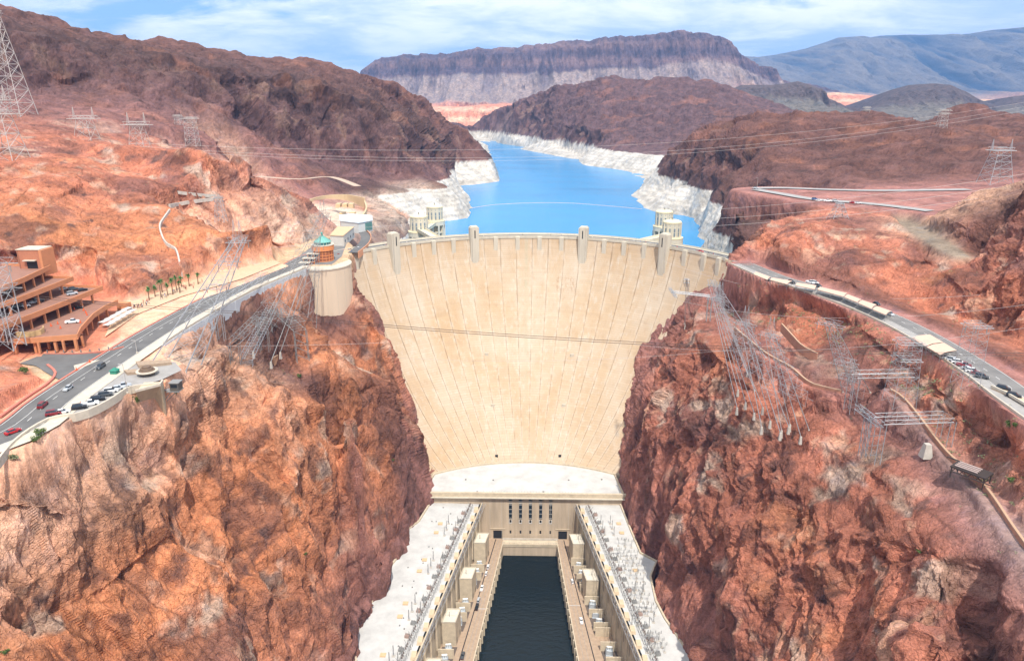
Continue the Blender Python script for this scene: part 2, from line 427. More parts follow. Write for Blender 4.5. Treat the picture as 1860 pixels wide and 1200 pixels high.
# bench right: tan wall line, slope, road
WP1 = [(1880, 1010, -20), (1840, 955, -20), (1803, 900, -20), (1777, 870, -20), (1724, 824, -19.5), (1690, 783, -18), (1667, 752, -16), (1641, 722, -13.5), (1617, 706, -12)]
WP2 = [(1528, 709, -18), (1500, 703, -18), (1469, 693, -17.5), (1436, 666, -17), (1393, 642, -16), (1360, 616, -15), (1334, 594, -14)]
WP3 = [(1485, 642, -13), (1458, 628, -12), (1442, 612, -11), (1420, 588, -9.5)]
WALLR = [P(u, v, z=z) for u, v, z in WP1]
WALLR2 = [P(u, v, z=z) for u, v, z in WP2]
ln([(175, 100, -16), (155, 140, -19)] + WALLR[::1], 'grey', .7)
ln([(110, 100, -26), (125, 130, -26)] + C(-25, [(1860, 1120), (1780, 1000), (1720, 900), (1650, 810), (1590, 740), (1500, 730), (1430, 690), (1350, 600), (1330, 560), (1310, 540)]), 'mauve', .7)
ln([(205, 110, -8), (182, 150, -10)] + C(-11, [(1860, 862), (1770, 790), (1700, 738), (1610, 668), (1510, 622), (1440, 582), (1375, 536)]), 'brick', 1)
ROADR = C(2, [(1960, 790), (1860, 722), (1780, 668), (1700, 622), (1620, 580), (1540, 550), (1460, 522), (1410, 508), (1380, 492), (1365, 478)])
ln([(250, 120, 3), (235, 160, 3)] + ROADR[1:-1], 'brick', .8)
ln([(275, 120, 6), (255, 170, 5)] + C(4, [(1860, 685), (1800, 640), (1720, 600), (1640, 560), (1560, 530), (1480, 508), (1420, 488), (1385, 470)]), 'brown', .5)
# rocks behind the right road
ln([(330, 170, 30)] + Y((1860, 620, 300), (1790, 590, 330), (1700, 560, 360), (1620, 510, 395), (1540, 470, 410), (1480, 455, 430), (1420, 440, 450), (1385, 420, 480)), 'brick', 1.1)
ln([(420, 250, 70)] + Y((1860, 470, 335), (1790, 500, 365), (1745, 480, 400), (1700, 470, 420), (1640, 440, 430), (1560, 420, 450), (1480, 395, 470), (1420, 405, 500), (1390, 412, 520)), 'red', 1)
ln([(480, 300, 90)] + Y((1880, 330, 410), (1800, 385, 420), (1757, 440, 415)), 'brown', 1)
ln([(560, 400, 85)] + Y((1860, 320, 450), (1800, 345, 470), (1740, 362, 500), (1690, 392, 480), (1650, 405, 475)), 'peach', .9)
ln([(520, 520, 60)] + C(30, [(1860, 345), (1700, 385), (1600, 372), (1500, 367), (1430, 352), (1375, 343)]), 'mauve', .2)
ln(C(26, [(1640, 395), (1560, 392), (1500, 385), (1400, 390)]), 'red', .7)
ln([(620, 640, 60)] + C(32, [(1860, 335), (1690, 342), (1600, 342), (1500, 340), (1400, 337)]), 'mauve', .3)
ln(Y((1340, 350, 640), (1330, 370, 600), (1345, 395, 580), (1395, 400, 560)), 'dark', 1)
# right hills
ln([(800, 700, 80)] + Y((1860, 290, 720), (1780, 300, 740), (1640, 320, 760), (1500, 325, 780), (1400, 325, 790), (1300, 335, 870), (1240, 330, 1050)), 'brown', .9)
ln([(900, 820, 90)] + Y((1860, 250, 860), (1750, 245, 880), (1650, 240, 900), (1500, 255, 920), (1400, 260, 930), (1300, 270, 1000), (1230, 285, 1150)), 'brown', 1)
RIDGE_R = Y((1860, 208, 1150), (1780, 192, 1160), (1750, 186, 1170), (1700, 208, 1120), (1650, 222, 1080), (1610, 208, 1060), (1570, 198, 1060), (1500, 210, 1050), (1440, 203, 1080), (1380, 200, 1120), (1330, 208, 1160), (1290, 225, 1200), (1250, 250, 1260), (1220, 275, 1320), (1195, 305, 1380))
ln([(1300, 1000, 110)] + RIDGE_R, 'brown', .8)
ln([(p[0] + 30, p[1] + 130, p[2] - 45) for p in RIDGE_R[:-2]], 'brown', .6)
ln([(1500, 1700, 60), (1100, 1650, 40), (800, 1600, 30), (560, 1560, 0)], 'brown', .6)
# shore right
SH_R = [(150, 520, -46), (170, 600, -46)] + C(-46, [(1375, 468), (1330, 456), (1300, 446), (1264, 430), (1272, 412), (1280, 398), (1210, 388), (1168, 378), (1150, 357), (1165, 340), (1174, 326)]) + [(330, 1480, -46)] + C(-46, [(1188, 318), (1120, 308), (1060, 300), (1052, 292), (1062, 288), (1010, 277), (940, 270), (885, 266), (872, 261)])
ln(SH_R, 'far', .5)
ln([(p[0] - 30, p[1] - 12, -75) for p in SH_R[2:10]], 'grey', .4)
ln([(205, 600, -8)] + Y((1375, 440, 720), (1395, 415, 720), (1340, 385, 790), (1290, 352, 900), (1230, 340, 1120), (1180, 332, 1200)), 'dark', .7)
ln(Y((1415, 408, 640), (1380, 385, 700), (1320, 350, 820)), 'dark', .9)
ln(Y((1195, 287, 1640), (1120, 281, 1780), (1065, 277, 1980), (1020, 268, 2250), (950, 259, 2680), (885, 253, 3120), (868, 253, 3160)), 'far', .3)
# far dark hills across the lake
ln(Y((1195, 250, 1850), (1120, 240, 1980), (1060, 235, 2150), (1000, 230, 2400), (920, 225, 2850), (870, 232, 3200)), 'far', 1)
ln(Y((1300, 190, 2150), (1200, 190, 2200), (1100, 185, 2300), (1000, 195, 2600), (930, 205, 2950)), 'far', 1)
RIDGE_F = Y((1480, 205, 2300), (1400, 185, 2400), (1330, 155, 2450), (1290, 142, 2480), (1200, 136, 2500), (1180, 145, 2510), (1110, 135, 2550), (1060, 148, 2650), (1020, 148, 2700), (980, 165, 2850), (920, 190, 3100), (870, 215, 3350), (836, 235, 3500))
ln(RIDGE_F, 'far', .8)
ln([(p[0] * 1.1, p[1] + 450, p[2] - 130) for p in RIDGE_F], 'far', .5)
for q in [(-2600, 60, 150), (-2600, 1500, 250), (-2400, 3000, 60), (-2600, 4700, 0), (-900, 4700, -20), (0, 4700, -30), (2000, 4700, -20), (4300, 4700, 20), (4300, 2500, 60), (2600, 1500, 60), (2600, 60, 60), (-1400, 2200, 150), (-900, 3200, 0), (-300, 4200, -30), (1200, 3000, -20), (1600, 2300, 0), (500, 4000, -30), (-600, 60, 40), (700, 60, 40), (600, 300, 95)]:
    LINES.append(([q], 'far', .6))

def build_tin():
    V = []; E = []; A = []
    for pts, col, rough in LINES:
        s = len(V)
        for p in pts:
            V.append(p); A.append((p[2],) + ALB[col] + (rough,))
        E += [(i, i + 1) for i in range(s, s + len(pts) - 1)]
    r = delaunay_2d_cdt([Vector(p[:2]) for p in V], E, [], 0, 1e-3, True)
    verts = np.array([tuple(v) for v in r[0]]); orig = r[3]
    A = np.array(A); At = np.zeros((len(verts), 5)); miss = []
    for i, o in enumerate(orig):
        if len(o): At[i] = A[o].mean(0)
        else: miss.append(i)
    known = [i for i in range(len(verts)) if i not in set(miss)]
    for i in miss:
        # a crossing of two breaklines: inverse-distance mean of neighbours along edges
        nb = set()
        for e in r[1]:
            if e[0] == i: nb.add(e[1])
            elif e[1] == i: nb.add(e[0])
        nb = [k for k in nb if k not in miss] or known[:1]
        w = np.array([1 / (np.hypot(*(verts[k] - verts[i])) + .1) for k in nb])
        At[i] = (At[nb] * w[:, None]).sum(0) / w.sum()
    print('TIN verts', len(verts), 'crossings', len(miss))
    return verts, At, r[2]
TV, TA, TF = build_tin()
class Raster:
    def __init__(s, x0, x1, y0, y1, step):
        s.x0, s.y0, s.step = x0, y0, step
        s.nx = int((x1 - x0) / step) + 1; s.ny = int((y1 - y0) / step) + 1
        s.a = np.zeros((s.ny, s.nx, 5), np.float32); s.a[..., 1:4] = ALB['far']; s.a[..., 4] = .5
        for f in TF:
            p = TV[list(f)]; v = TA[list(f)]
            i0 = max(0, int(math.floor((p[:, 0].min() - x0) / step))); i1 = min(s.nx - 1, int(math.ceil((p[:, 0].max() - x0) / step)))
            j0 = max(0, int(math.floor((p[:, 1].min() - y0) / step))); j1 = min(s.ny - 1, int(math.ceil((p[:, 1].max() - y0) / step)))
            if i1 < i0 or j1 < j0: continue
            X, Yg = np.meshgrid(x0 + np.arange(i0, i1 + 1) * step, y0 + np.arange(j0, j1 + 1) * step)
            d = (p[1, 1] - p[2, 1]) * (p[0, 0] - p[2, 0]) + (p[2, 0] - p[1, 0]) * (p[0, 1] - p[2, 1])
            if abs(d) < 1e-9: continue
            a = ((p[1, 1] - p[2, 1]) * (X - p[2, 0]) + (p[2, 0] - p[1, 0]) * (Yg - p[2, 1])) / d
            b = ((p[2, 1] - p[0, 1]) * (X - p[2, 0]) + (p[0, 0] - p[2, 0]) * (Yg - p[2, 1])) / d
            c = 1 - a - b; m = (a >= -1e-6) & (b >= -1e-6) & (c >= -1e-6)
            s.a[j0:j1 + 1, i0:i1 + 1][m] = (a[..., None] * v[0] + b[..., None] * v[1] + c[..., None] * v[2])[m]
    def blur(s, n, ch=slice(0, 5)):
        for _ in range(n):
            q = s.a[..., ch]
            q[:, 1:-1] = q[:, 1:-1] * .5 + (q[:, :-2] + q[:, 2:]) * .25
            q[1:-1] = q[1:-1] * .5 + (q[:-2] + q[2:]) * .25
            s.a[..., ch] = q
    def carve(s, pts, half, blend, dz=0.0, rough=0.0, col=None, colw=None):
        """level the ground along a 3-D polyline"""
        pts = np.array(pts); R = half + blend + s.step
        for k in range(len(pts) - 1):
            a, b = pts[k], pts[k + 1]
            i0 = max(0, int((min(a[0], b[0]) - R - s.x0) / s.step)); i1 = min(s.nx - 1, int((max(a[0], b[0]) + R - s.x0) / s.step) + 1)
            j0 = max(0, int((min(a[1], b[1]) - R - s.y0) / s.step)); j1 = min(s.ny - 1, int((max(a[1], b[1]) + R - s.y0) / s.step) + 1)
            if i1 <= i0 or j1 <= j0: continue
            X, Yg = np.meshgrid(s.x0 + np.arange(i0, i1 + 1) * s.step, s.y0 + np.arange(j0, j1 + 1) * s.step)
            L2 = ((b - a)[:2] ** 2).sum() + 1e-9
            t = np.clip(((X - a[0]) * (b[0] - a[0]) + (Yg - a[1]) * (b[1] - a[1])) / L2, 0, 1)
            dd = np.hypot(X - a[0] - t * (b[0] - a[0]), Yg - a[1] - t * (b[1] - a[1]))
            z = a[2] + t * (b[2] - a[2]) + dz
            w = np.clip((half + blend - dd) / max(blend, 1e-3), 0, 1); w = w * w * (3 - 2 * w)
            q = s.a[j0:j1 + 1, i0:i1 + 1]
            q[..., 0] = q[..., 0] * (1 - w) + z * w
            q[..., 4] = q[..., 4] * (1 - w) + rough * w
            if col:
                w2 = w if colw is None else np.clip((half + colw - dd) / max(colw, 1e-3), 0, 1)
                for c in range(3): q[..., 1 + c] = q[..., 1 + c] * (1 - w2) + ALB[col][c] * w2
    def pad(s, poly, z, blend=3.0, rough=0.0, col=None, only_down=False):
        """level a polygon"""
        n = len(poly); xs = [p[0] for p in poly]; ys = [p[1] for p in poly]
        i0 = max(0, int((min(xs) - blend - s.x0) / s.step)); i1 = min(s.nx - 1, int((max(xs) + blend - s.x0) / s.step) + 1)
        j0 = max(0, int((min(ys) - blend - s.y0) / s.step)); j1 = min(s.ny - 1, int((max(ys) + blend - s.y0) / s.step) + 1)
        if i1 <= i0 or j1 <= j0: return
        X, Yg = np.meshgrid(s.x0 + np.arange(i0, i1 + 1) * s.step, s.y0 + np.arange(j0, j1 + 1) * s.step)
        ins = np.zeros(X.shape, bool); dd = np.full(X.shape, 1e9)
        for k in range(n):
            ax, ay = poly[k][:2]; bx, by = poly[(k + 1) % n][:2]
            c = ((ay > Yg) != (by > Yg)) & (X < (bx - ax) * (Yg - ay) / ((by - ay) or 1e-9) + ax)
            ins ^= c
            L2 = (bx - ax) ** 2 + (by - ay) ** 2 + 1e-9
            t = np.clip(((X - ax) * (bx - ax) + (Yg - ay) * (by - ay)) / L2, 0, 1)
            dd = np.minimum(dd, np.hypot(X - ax - t * (bx - ax), Yg - ay - t * (by - ay)))
        w = np.where(ins, 1.0, np.clip(1 - dd / blend, 0, 1)); w = w * w * (3 - 2 * w)
        q = s.a[j0:j1 + 1, i0:i1 + 1]
        tz = np.minimum(q[..., 0], z) if only_down else z
        q[..., 0] = q[..., 0] * (1 - w) + tz * w
        q[..., 4] = q[..., 4] * (1 - w) + rough * w
        if col:
            for c in range(3): q[..., 1 + c] = q[..., 1 + c] * (1 - w) + ALB[col][c] * w
    def sample(s, x, y):
        fx = np.clip((x - s.x0) / s.step, 0, s.nx - 1.001); fy = np.clip((y - s.y0) / s.step, 0, s.ny - 1.001)
        i = fx.astype(int); j = fy.astype(int); a = (fx - i)[..., None]; b = (fy - j)[..., None]
        q = s.a
        return (q[j, i] * (1 - a) + q[j, i + 1] * a) * (1 - b) + (q[j + 1, i] * (1 - a) + q[j + 1, i + 1] * a) * b
    def inside(s, x, y, m=0):
        return (x > s.x0 + m) & (x < s.x0 + (s.nx - 1) * s.step - m) & (y > s.y0 + m) & (y < s.y0 + (s.ny - 1) * s.step - m)
NEAR = Raster(-520, 520, 60, 940, 1.0)
FAR = Raster(-2600, 4300, 60, 4700, 8.0)
NEAR.blur(3); FAR.blur(1)
NEAR.blur(12, slice(1, 4))
def ground(x, y):
    x = np.asarray(x, float); y = np.asarray(y, float)
    n = NEAR.sample(x, y); f = FAR.sample(x, y)
    ex = np.minimum.reduce([x - NEAR.x0, NEAR.x0 + (NEAR.nx - 1) * NEAR.step - x, y - NEAR.y0 + 100, NEAR.y0 + (NEAR.ny - 1) * NEAR.step - y])
    w = np.clip(ex / 40.0, 0, 1)[..., None]
    return n * w + f * (1 - w)
def gz(x, y): return float(ground(np.array([x]), np.array([y]))[0, 0])
# ------------------------------------------------------------------ road lines and level ground
ROAD_L = resample([(-205, 120, 3), (-186, 165, 3)] + C(3, [(0, 792), (100, 722), (200, 655), (300, 592), (420, 528), (520, 487), ]) + C(2, [(545, 475), (566, 465)]) + C(.8, [(600, 459), (628, 457)]), 8)
CREST_C = (1.0, 413.0)
def crest(r, a, z=0.0):        # a = angle from +Y, positive to the right
    return (CREST_C[0] + r * math.sin(a), CREST_C[1] + r * math.cos(a), z)
A_L, A_R = rad(-62), rad(66)
ROAD_DAM = [crest(156, A_L + (A_R - A_L) * i / 48, 0.0) for i in range(49)]
ROAD_R = resample([ROAD_DAM[-1]] + C(2, [(1372, 486), (1420, 505), (1480, 523), (1560, 551), (1640, 585), (1720, 628), (1800, 678), (1880, 735)]) + [(176, 200, 2), (190, 150, 2)], 8)
SIDE_L = resample([P(150, 688, z=3), P(105, 670, z=3.0), P(90, 655, z=3.1), P(60, 648, z=3.2)], 5)
UP_R1 = resample(C(30, [(1368, 342), (1420, 341), (1500, 344), (1600, 346), (1760, 344)]), 15)
UP_R2 = resample(C(30, [(1372, 344), (1420, 352), (1480, 362), (1560, 368), (1620, 374), (1690, 383)]), 12)
PATH_R = resample(Y((1640, 402, 500), (1680, 425, 450), (1720, 448, 415), (1745, 462, 398)), 10)
PATH_L1 = C(28, [(470, 322), (540, 327), (600, 323), (650, 340)])
for R_ in (NEAR, FAR):
    R_.carve(ROAD_L[:-9], 12.0, 2.5, -.5, 0, 'peach', 0)
    R_.carve(ROAD_L[-10:], 7.5, 3, -.5, 0, 'peach', 0); R_.carve(ROAD_R[2:], 11.2, 2.5, -.45, 0, 'mauve', 2)
    R_.carve(SIDE_L, 7, 4, -.4, 0, 'tan', 1)
    R_.carve(UP_R1, 15, 15, -.5, .05, 'mauve'); R_.carve(UP_R2, 15, 12, -.5, .05, 'mauve')
    R_.carve(PATH_R, 3, 8, -.3, .1, 'olive')
# parking area beside the left road, side plaza, garage platform, visitor terrace, spillway basin
PARK_L = C(3, [(80, 752), (230, 655), (262, 632), (330, 655), (300, 690), (240, 703), (160, 748), (90, 762)])
NEAR.pad(PARK_L, 2.4, 2, 0)
GAR = C(4, [(-80, 690), (60, 641), (150, 640), (215, 600), (235, 560), (170, 520), (0, 540), (-200, 560)])
NEAR.pad(GAR, 3.4, 6, 0, 'brick')
PLAZA = C(4, [(230, 600), (330, 548), (440, 510), (515, 480), (500, 474), (400, 495), (300, 527), (235, 548)])
NEAR.pad(PLAZA, 3.6, 6, 0, 'peach')
VIS = [(-168, 455), (-150, 450), (-128, 452), (-122, 470), (-130, 520), (-150, 560), (-168, 560), (-168, 500)]
NEAR.pad(VIS, 1.0, 5, 0, 'tan')
JUNC = C(3, [(232, 636), (150, 640), (84, 643), (78, 656), (94, 682), (130, 694), (190, 672)])
NEAR.pad(JUNC, 2.6, 1.5, 0, 'tan')
SPILL = [(-170, 640), (-180, 760), (-250, 800), (-262, 700), (-215, 640)]
NEAR.pad(SPILL, -9, 20, .1, 'pale')
PARK_C = C(2, [(1660, 600), (1750, 640), (1860, 740), (1880, 770), (1840, 765), (1700, 655), (1650, 625)])

for wl_ in (WALLR, WALLR2): NEAR.carve(wl_, 2, 4, -1.2, .3)

# ------------------------------------------------------------------ the terrain sheet: a true height field, finer where it is near
def build_terrain():
    NA, NR, ND = 1400, 760, 1500
    az = np.linspace(rad(-51), rad(49), NA)
    r = np.exp(np.linspace(math.log(95), math.log(4600), ND))
    S, Cc = np.sin(az)[:, None], np.cos(az)[:, None]
    X = S * r[None]; Yg = Cc * r[None]
    G = ground(X, Yg)[..., 0]
    ang = np.arctan2(G - CAM_H, r[None])
    hid = ang < np.maximum.accumulate(ang, 1) - 1e-3
    dr = np.diff(r)[None]; dz = np.diff(G, axis=1)
    w = np.sqrt(dr ** 2 * .12 + dz ** 2) / np.sqrt(r[None, 1:] ** 2 + (G[:, 1:] - CAM_H) ** 2)
    w *= np.where(hid[:, 1:], .25, 1.0)
    vis = np.maximum(0, np.diff(np.maximum.accumulate(ang, 1), axis=1))
    w = w + 1.6 * vis + 2e-4
    k = np.ones(31) / 31
    wp = np.pad(w, ((15, 15), (0, 0)), mode='edge')
    cs = np.cumsum(np.vstack([np.zeros((1, w.shape[1])), wp]), 0); w = (cs[31:] - cs[:-31]) / 31
    for _ in range(6): w[:, 1:-1] = w[:, 1:-1] * .5 + .25 * (w[:, :-2] + w[:, 2:])
    cw = np.concatenate([np.zeros((NA, 1)), np.cumsum(w, 1)], 1); cw /= cw[:, -1:]
    t = np.linspace(0, 1, NR); RR = np.empty((NA, NR))
    for i in range(NA): RR[i] = np.interp(t, cw[i], r)
    X = np.sin(az)[:, None] * RR; Yg = np.cos(az)[:, None] * RR
    A = ground(X, Yg); Z = A[..., 0]
    e = np.maximum(2.0, RR * .004)
    hx = (ground(X + e, Yg)[..., 0] - ground(X - e, Yg)[..., 0]) / (2 * e)
    hy = (ground(X, Yg + e)[..., 0] - ground(X, Yg - e)[..., 0]) / (2 * e)
    nl = np.sqrt(hx ** 2 + hy ** 2 + 1); nx, ny, nz = -hx / nl, -hy / nl, 1 / nl
    steep = 1 - nz
    rough = np.clip(A[..., 4], 0, 1.2)
    D = np.sqrt(RR ** 2 + (Z - CAM_H) ** 2)
    f32 = np.float32
    x, y, z = X.astype(f32), Yg.astype(f32), Z.astype(f32)
    wx = x + 2.5 * fbm(x / 30, y / 30, z / 30, 2, 91); wy = y + 2.5 * fbm(x / 30, y / 30, z / 30, 2, 92); wz = z + 2.5 * fbm(x / 40, y / 40, z / 40, 2, 93)
    big = fbm(x / 150, y / 150, z / 300, 3, 1, ridged=True) * 9
    med = fbm(x / 46, y / 46, z / 80, 4, 5, .55, ridged=True) * 4.2
    lean = wx + np.where(x < 0, -.30, .30) * wz
    f1, id1, e1 = slabs(lean / 23, wy / 23, wz / 46, 11)
    f2, id2, e2 = slabs(lean / 9.5, wy / 9.5, wz / 17, 23)
    f3, id3, e3 = slabs(lean / 3.8, wy / 3.8, wz / 6.5, 37)
    fA, idA, eA = slabs(lean / 48, wy / 48, wz / 100, 41); fB, idB, eB = slabs(lean / 18, wy / 18, wz / 36, 43)
    sm = fbm(x / 6, y / 6, z / 6, 3, 51, .6)
    near = np.clip((1500 - D) / 1000, 0, 1)
    st_ = np.clip((steep - .12) * 3, 0, 1).astype(f32)
    sx_ = wx + .35 * wz; j1 = fbm(sx_ / 11, wy / 11, wz / 70, 3, 61, .6, ridged=True); j2 = fbm(sx_ / 3.6, wy / 3.6, wz / 22, 3, 63, .6, ridged=True)
    disp = big * .5 + med * .3 + f1 * 8.0 - fB * 5.5 + f2 * 3.4 * (.35 + .65 * near) - f3 * 1.5 * near + sm * .3 * near + st_ * (j1 * 2.2 + j2 * .7 * near) + (1 - st_) * near * fbm(x / 3.5, y / 3.5, z / 3.5, 2, 67, .7) * .7
    # gullies running down the far slopes
    farm = np.clip((D - 600) / 600, 0, 1)
    gul = fbm(x / 60, y / 60, z / 260, 4, 71, .55, ridged=True)
    disp = disp + farm * (gul * 13 + fbm(x / 160, y / 160, z / 600, 3, 75, .5, ridged=True) * 12 + fA * 14 - fB * 7 + f1 * 4 - f2 * 2)
    wm = (rough > .4) * (D < 1500); disp = disp - (disp * wm).sum() / wm.sum() - farm * 9.0
    ringz = np.clip((Z + 4) / 14, 0, 1) * 1.0; ringz = np.where((Yg > 560), .38 + .62 * ringz, 1.0)
    amp = rough * ringz * (.45 + .85 * np.clip(steep * 2.2, 0, 1))
    disp = disp * amp
    X2 = X + nx * disp; Y2 = Yg + ny * disp; Z2 = Z + nz * disp
    # colour: surveyed rock colour of the place, varied by block and by vein
    col = A[..., 1:4].copy()
    fold = fbm(wx / 70, wy / 70, wz / 45, 4, 131, .55)
    vein = fbm(wx / 14, wy / 14, wz / 40, 4, 141, .6)
    patch = fbm(wx / 30, wy / 30, wz / 22, 4, 151, .6)
    def mixc(c, target, m):
        m = np.clip(m, 0, 1)[..., None]; return c * (1 - m) + np.array(target) * m
    lum = col.mean(-1, keepdims=True)
    warm = np.clip((col[..., 0] - .3) / .2, 0, 1)
    col = mixc(col, ALB['purple'], np.clip((fold - .08) * 4, 0, .75) * rough * (.35 + .5 * warm))
    col = mixc(col, ALB['brown'], np.clip((patch - .17) * 6, 0, .65) * np.clip(rough, 0, 1))
    col = mixc(col, ALB['pale'], np.clip((-patch - .13) * 5, 0, .75) * rough * warm)
    col = mixc(col, ALB['orange'], np.clip((-fold - .12) * 4, 0, .6) * rough * (.25 + .6 * warm))
    col = mixc(col, (.13, .08, .07), np.clip((vein - .27) * 7, 0, .75) * rough)
    col = mixc(col, ALB['peach'], np.clip((-vein - .2) * 5, 0, .7) * rough * warm)
    varn = fbm(lean / 9, wy / 9, wz / 90, 4, 191, .6); col = mixc(col, (.11, .06, .052), np.clip((varn - .10) * 5, 0, .6) * np.clip((steep - .15) * 3, 0, 1) * rough)
    varn2 = fbm(x / 26, y / 26, z / 260, 4, 196, .6); fs_ = np.clip((steep - .10) * 4, 0, 1) * farm * rough; col = mixc(col, (.055, .032, .034), np.clip((varn2 - .02) * 5, 0, .75) * fs_); col = mixc(col, (.30, .18, .13), np.clip((-varn2 - .14) * 5, 0, .7) * fs_)
    tint = 1 + ((id1 - .5) * .34 + (id2 - .5) * .30 + (id3 - .5) * .22)[..., None] * np.clip(rough, .2, 1)[..., None]
    col = col * tint
    crack = np.clip(1 - e2 / .05, 0, 1) * .30 + np.clip(1 - e1 / .025, 0, 1) * .4
    col = col * (1 - crack * np.clip(rough, 0, 1))[..., None]
    # the lake's pale drawdown band on rocks that stood under water
    lk = (Y2 > 560 + .15 * np.abs(X2)) & (np.abs(X2 - 60) < 700) & (Y2 < 4000) & ~((X2 < -92) & (Y2 < 900 + 40 * fold) & (Z2 > -34))
    ringtop = -9.5 + .8 * fbm(x / 90, y / 90, z / 90, 2, 161)
    m = np.clip((ringtop - Z2) / .6, 0, 1) * lk
    band = .86 + .10 * np.sin(Z2 * 1.1 + 2 * fbm(x / 30, y / 30, z / 30, 2, 171)) + .12 * fbm(x / 8, y / 8, z / 4, 3, 181)
    wht = np.array(ALB['white'])[None, None] * np.clip(band, .55, 1.1)[..., None]
    low = np.clip((-34 - Z2) / 6, 0, 1)[..., None]; wht = wht * (1 - low * .12)
    col = col * (1 - m[..., None]) + wht * m[..., None]
    col = np.clip(col, .02, .85)
    co = np.stack([X2, Y2, Z2], -1).reshape(-1, 3).astype(f32)
    idx = np.arange(NA * NR).reshape(NA, NR)
    q = np.stack([idx[:-1, :-1], idx[1:, :-1], idx[1:, 1:], idx[:-1, 1:]], -1).reshape(-1, 4)
    me = bpy.data.meshes.new('canyon_terrain')
    me.vertices.add(len(co)); me.vertices.foreach_set('co', co.ravel())
    me.loops.add(q.size); me.loops.foreach_set('vertex_index', q.ravel().astype(np.int32))
    me.polygons.add(len(q)); me.polygons.foreach_set('loop_start', np.arange(0, q.size, 4, dtype=np.int32))
    me.polygons.foreach_set('loop_total', np.full(len(q), 4, dtype=np.int32))
    at = me.color_attributes.new('rock', 'FLOAT_COLOR', 'POINT')
    rgba = np.concatenate([col.reshape(-1, 3), (np.clip(rough, 0, 1) * (1 - .55 * m)).reshape(-1, 1)], 1).astype(f32)
    at.data.foreach_set('color', rgba.ravel())
    me.update(); me.validate(); me.shade_flat()
    o = bpy.data.objects.new('canyon_terrain', me); COL.objects.link(o)
    return tag(o, kind='structure', label='red and brown rock canyon walls and hills around the dam and lake')

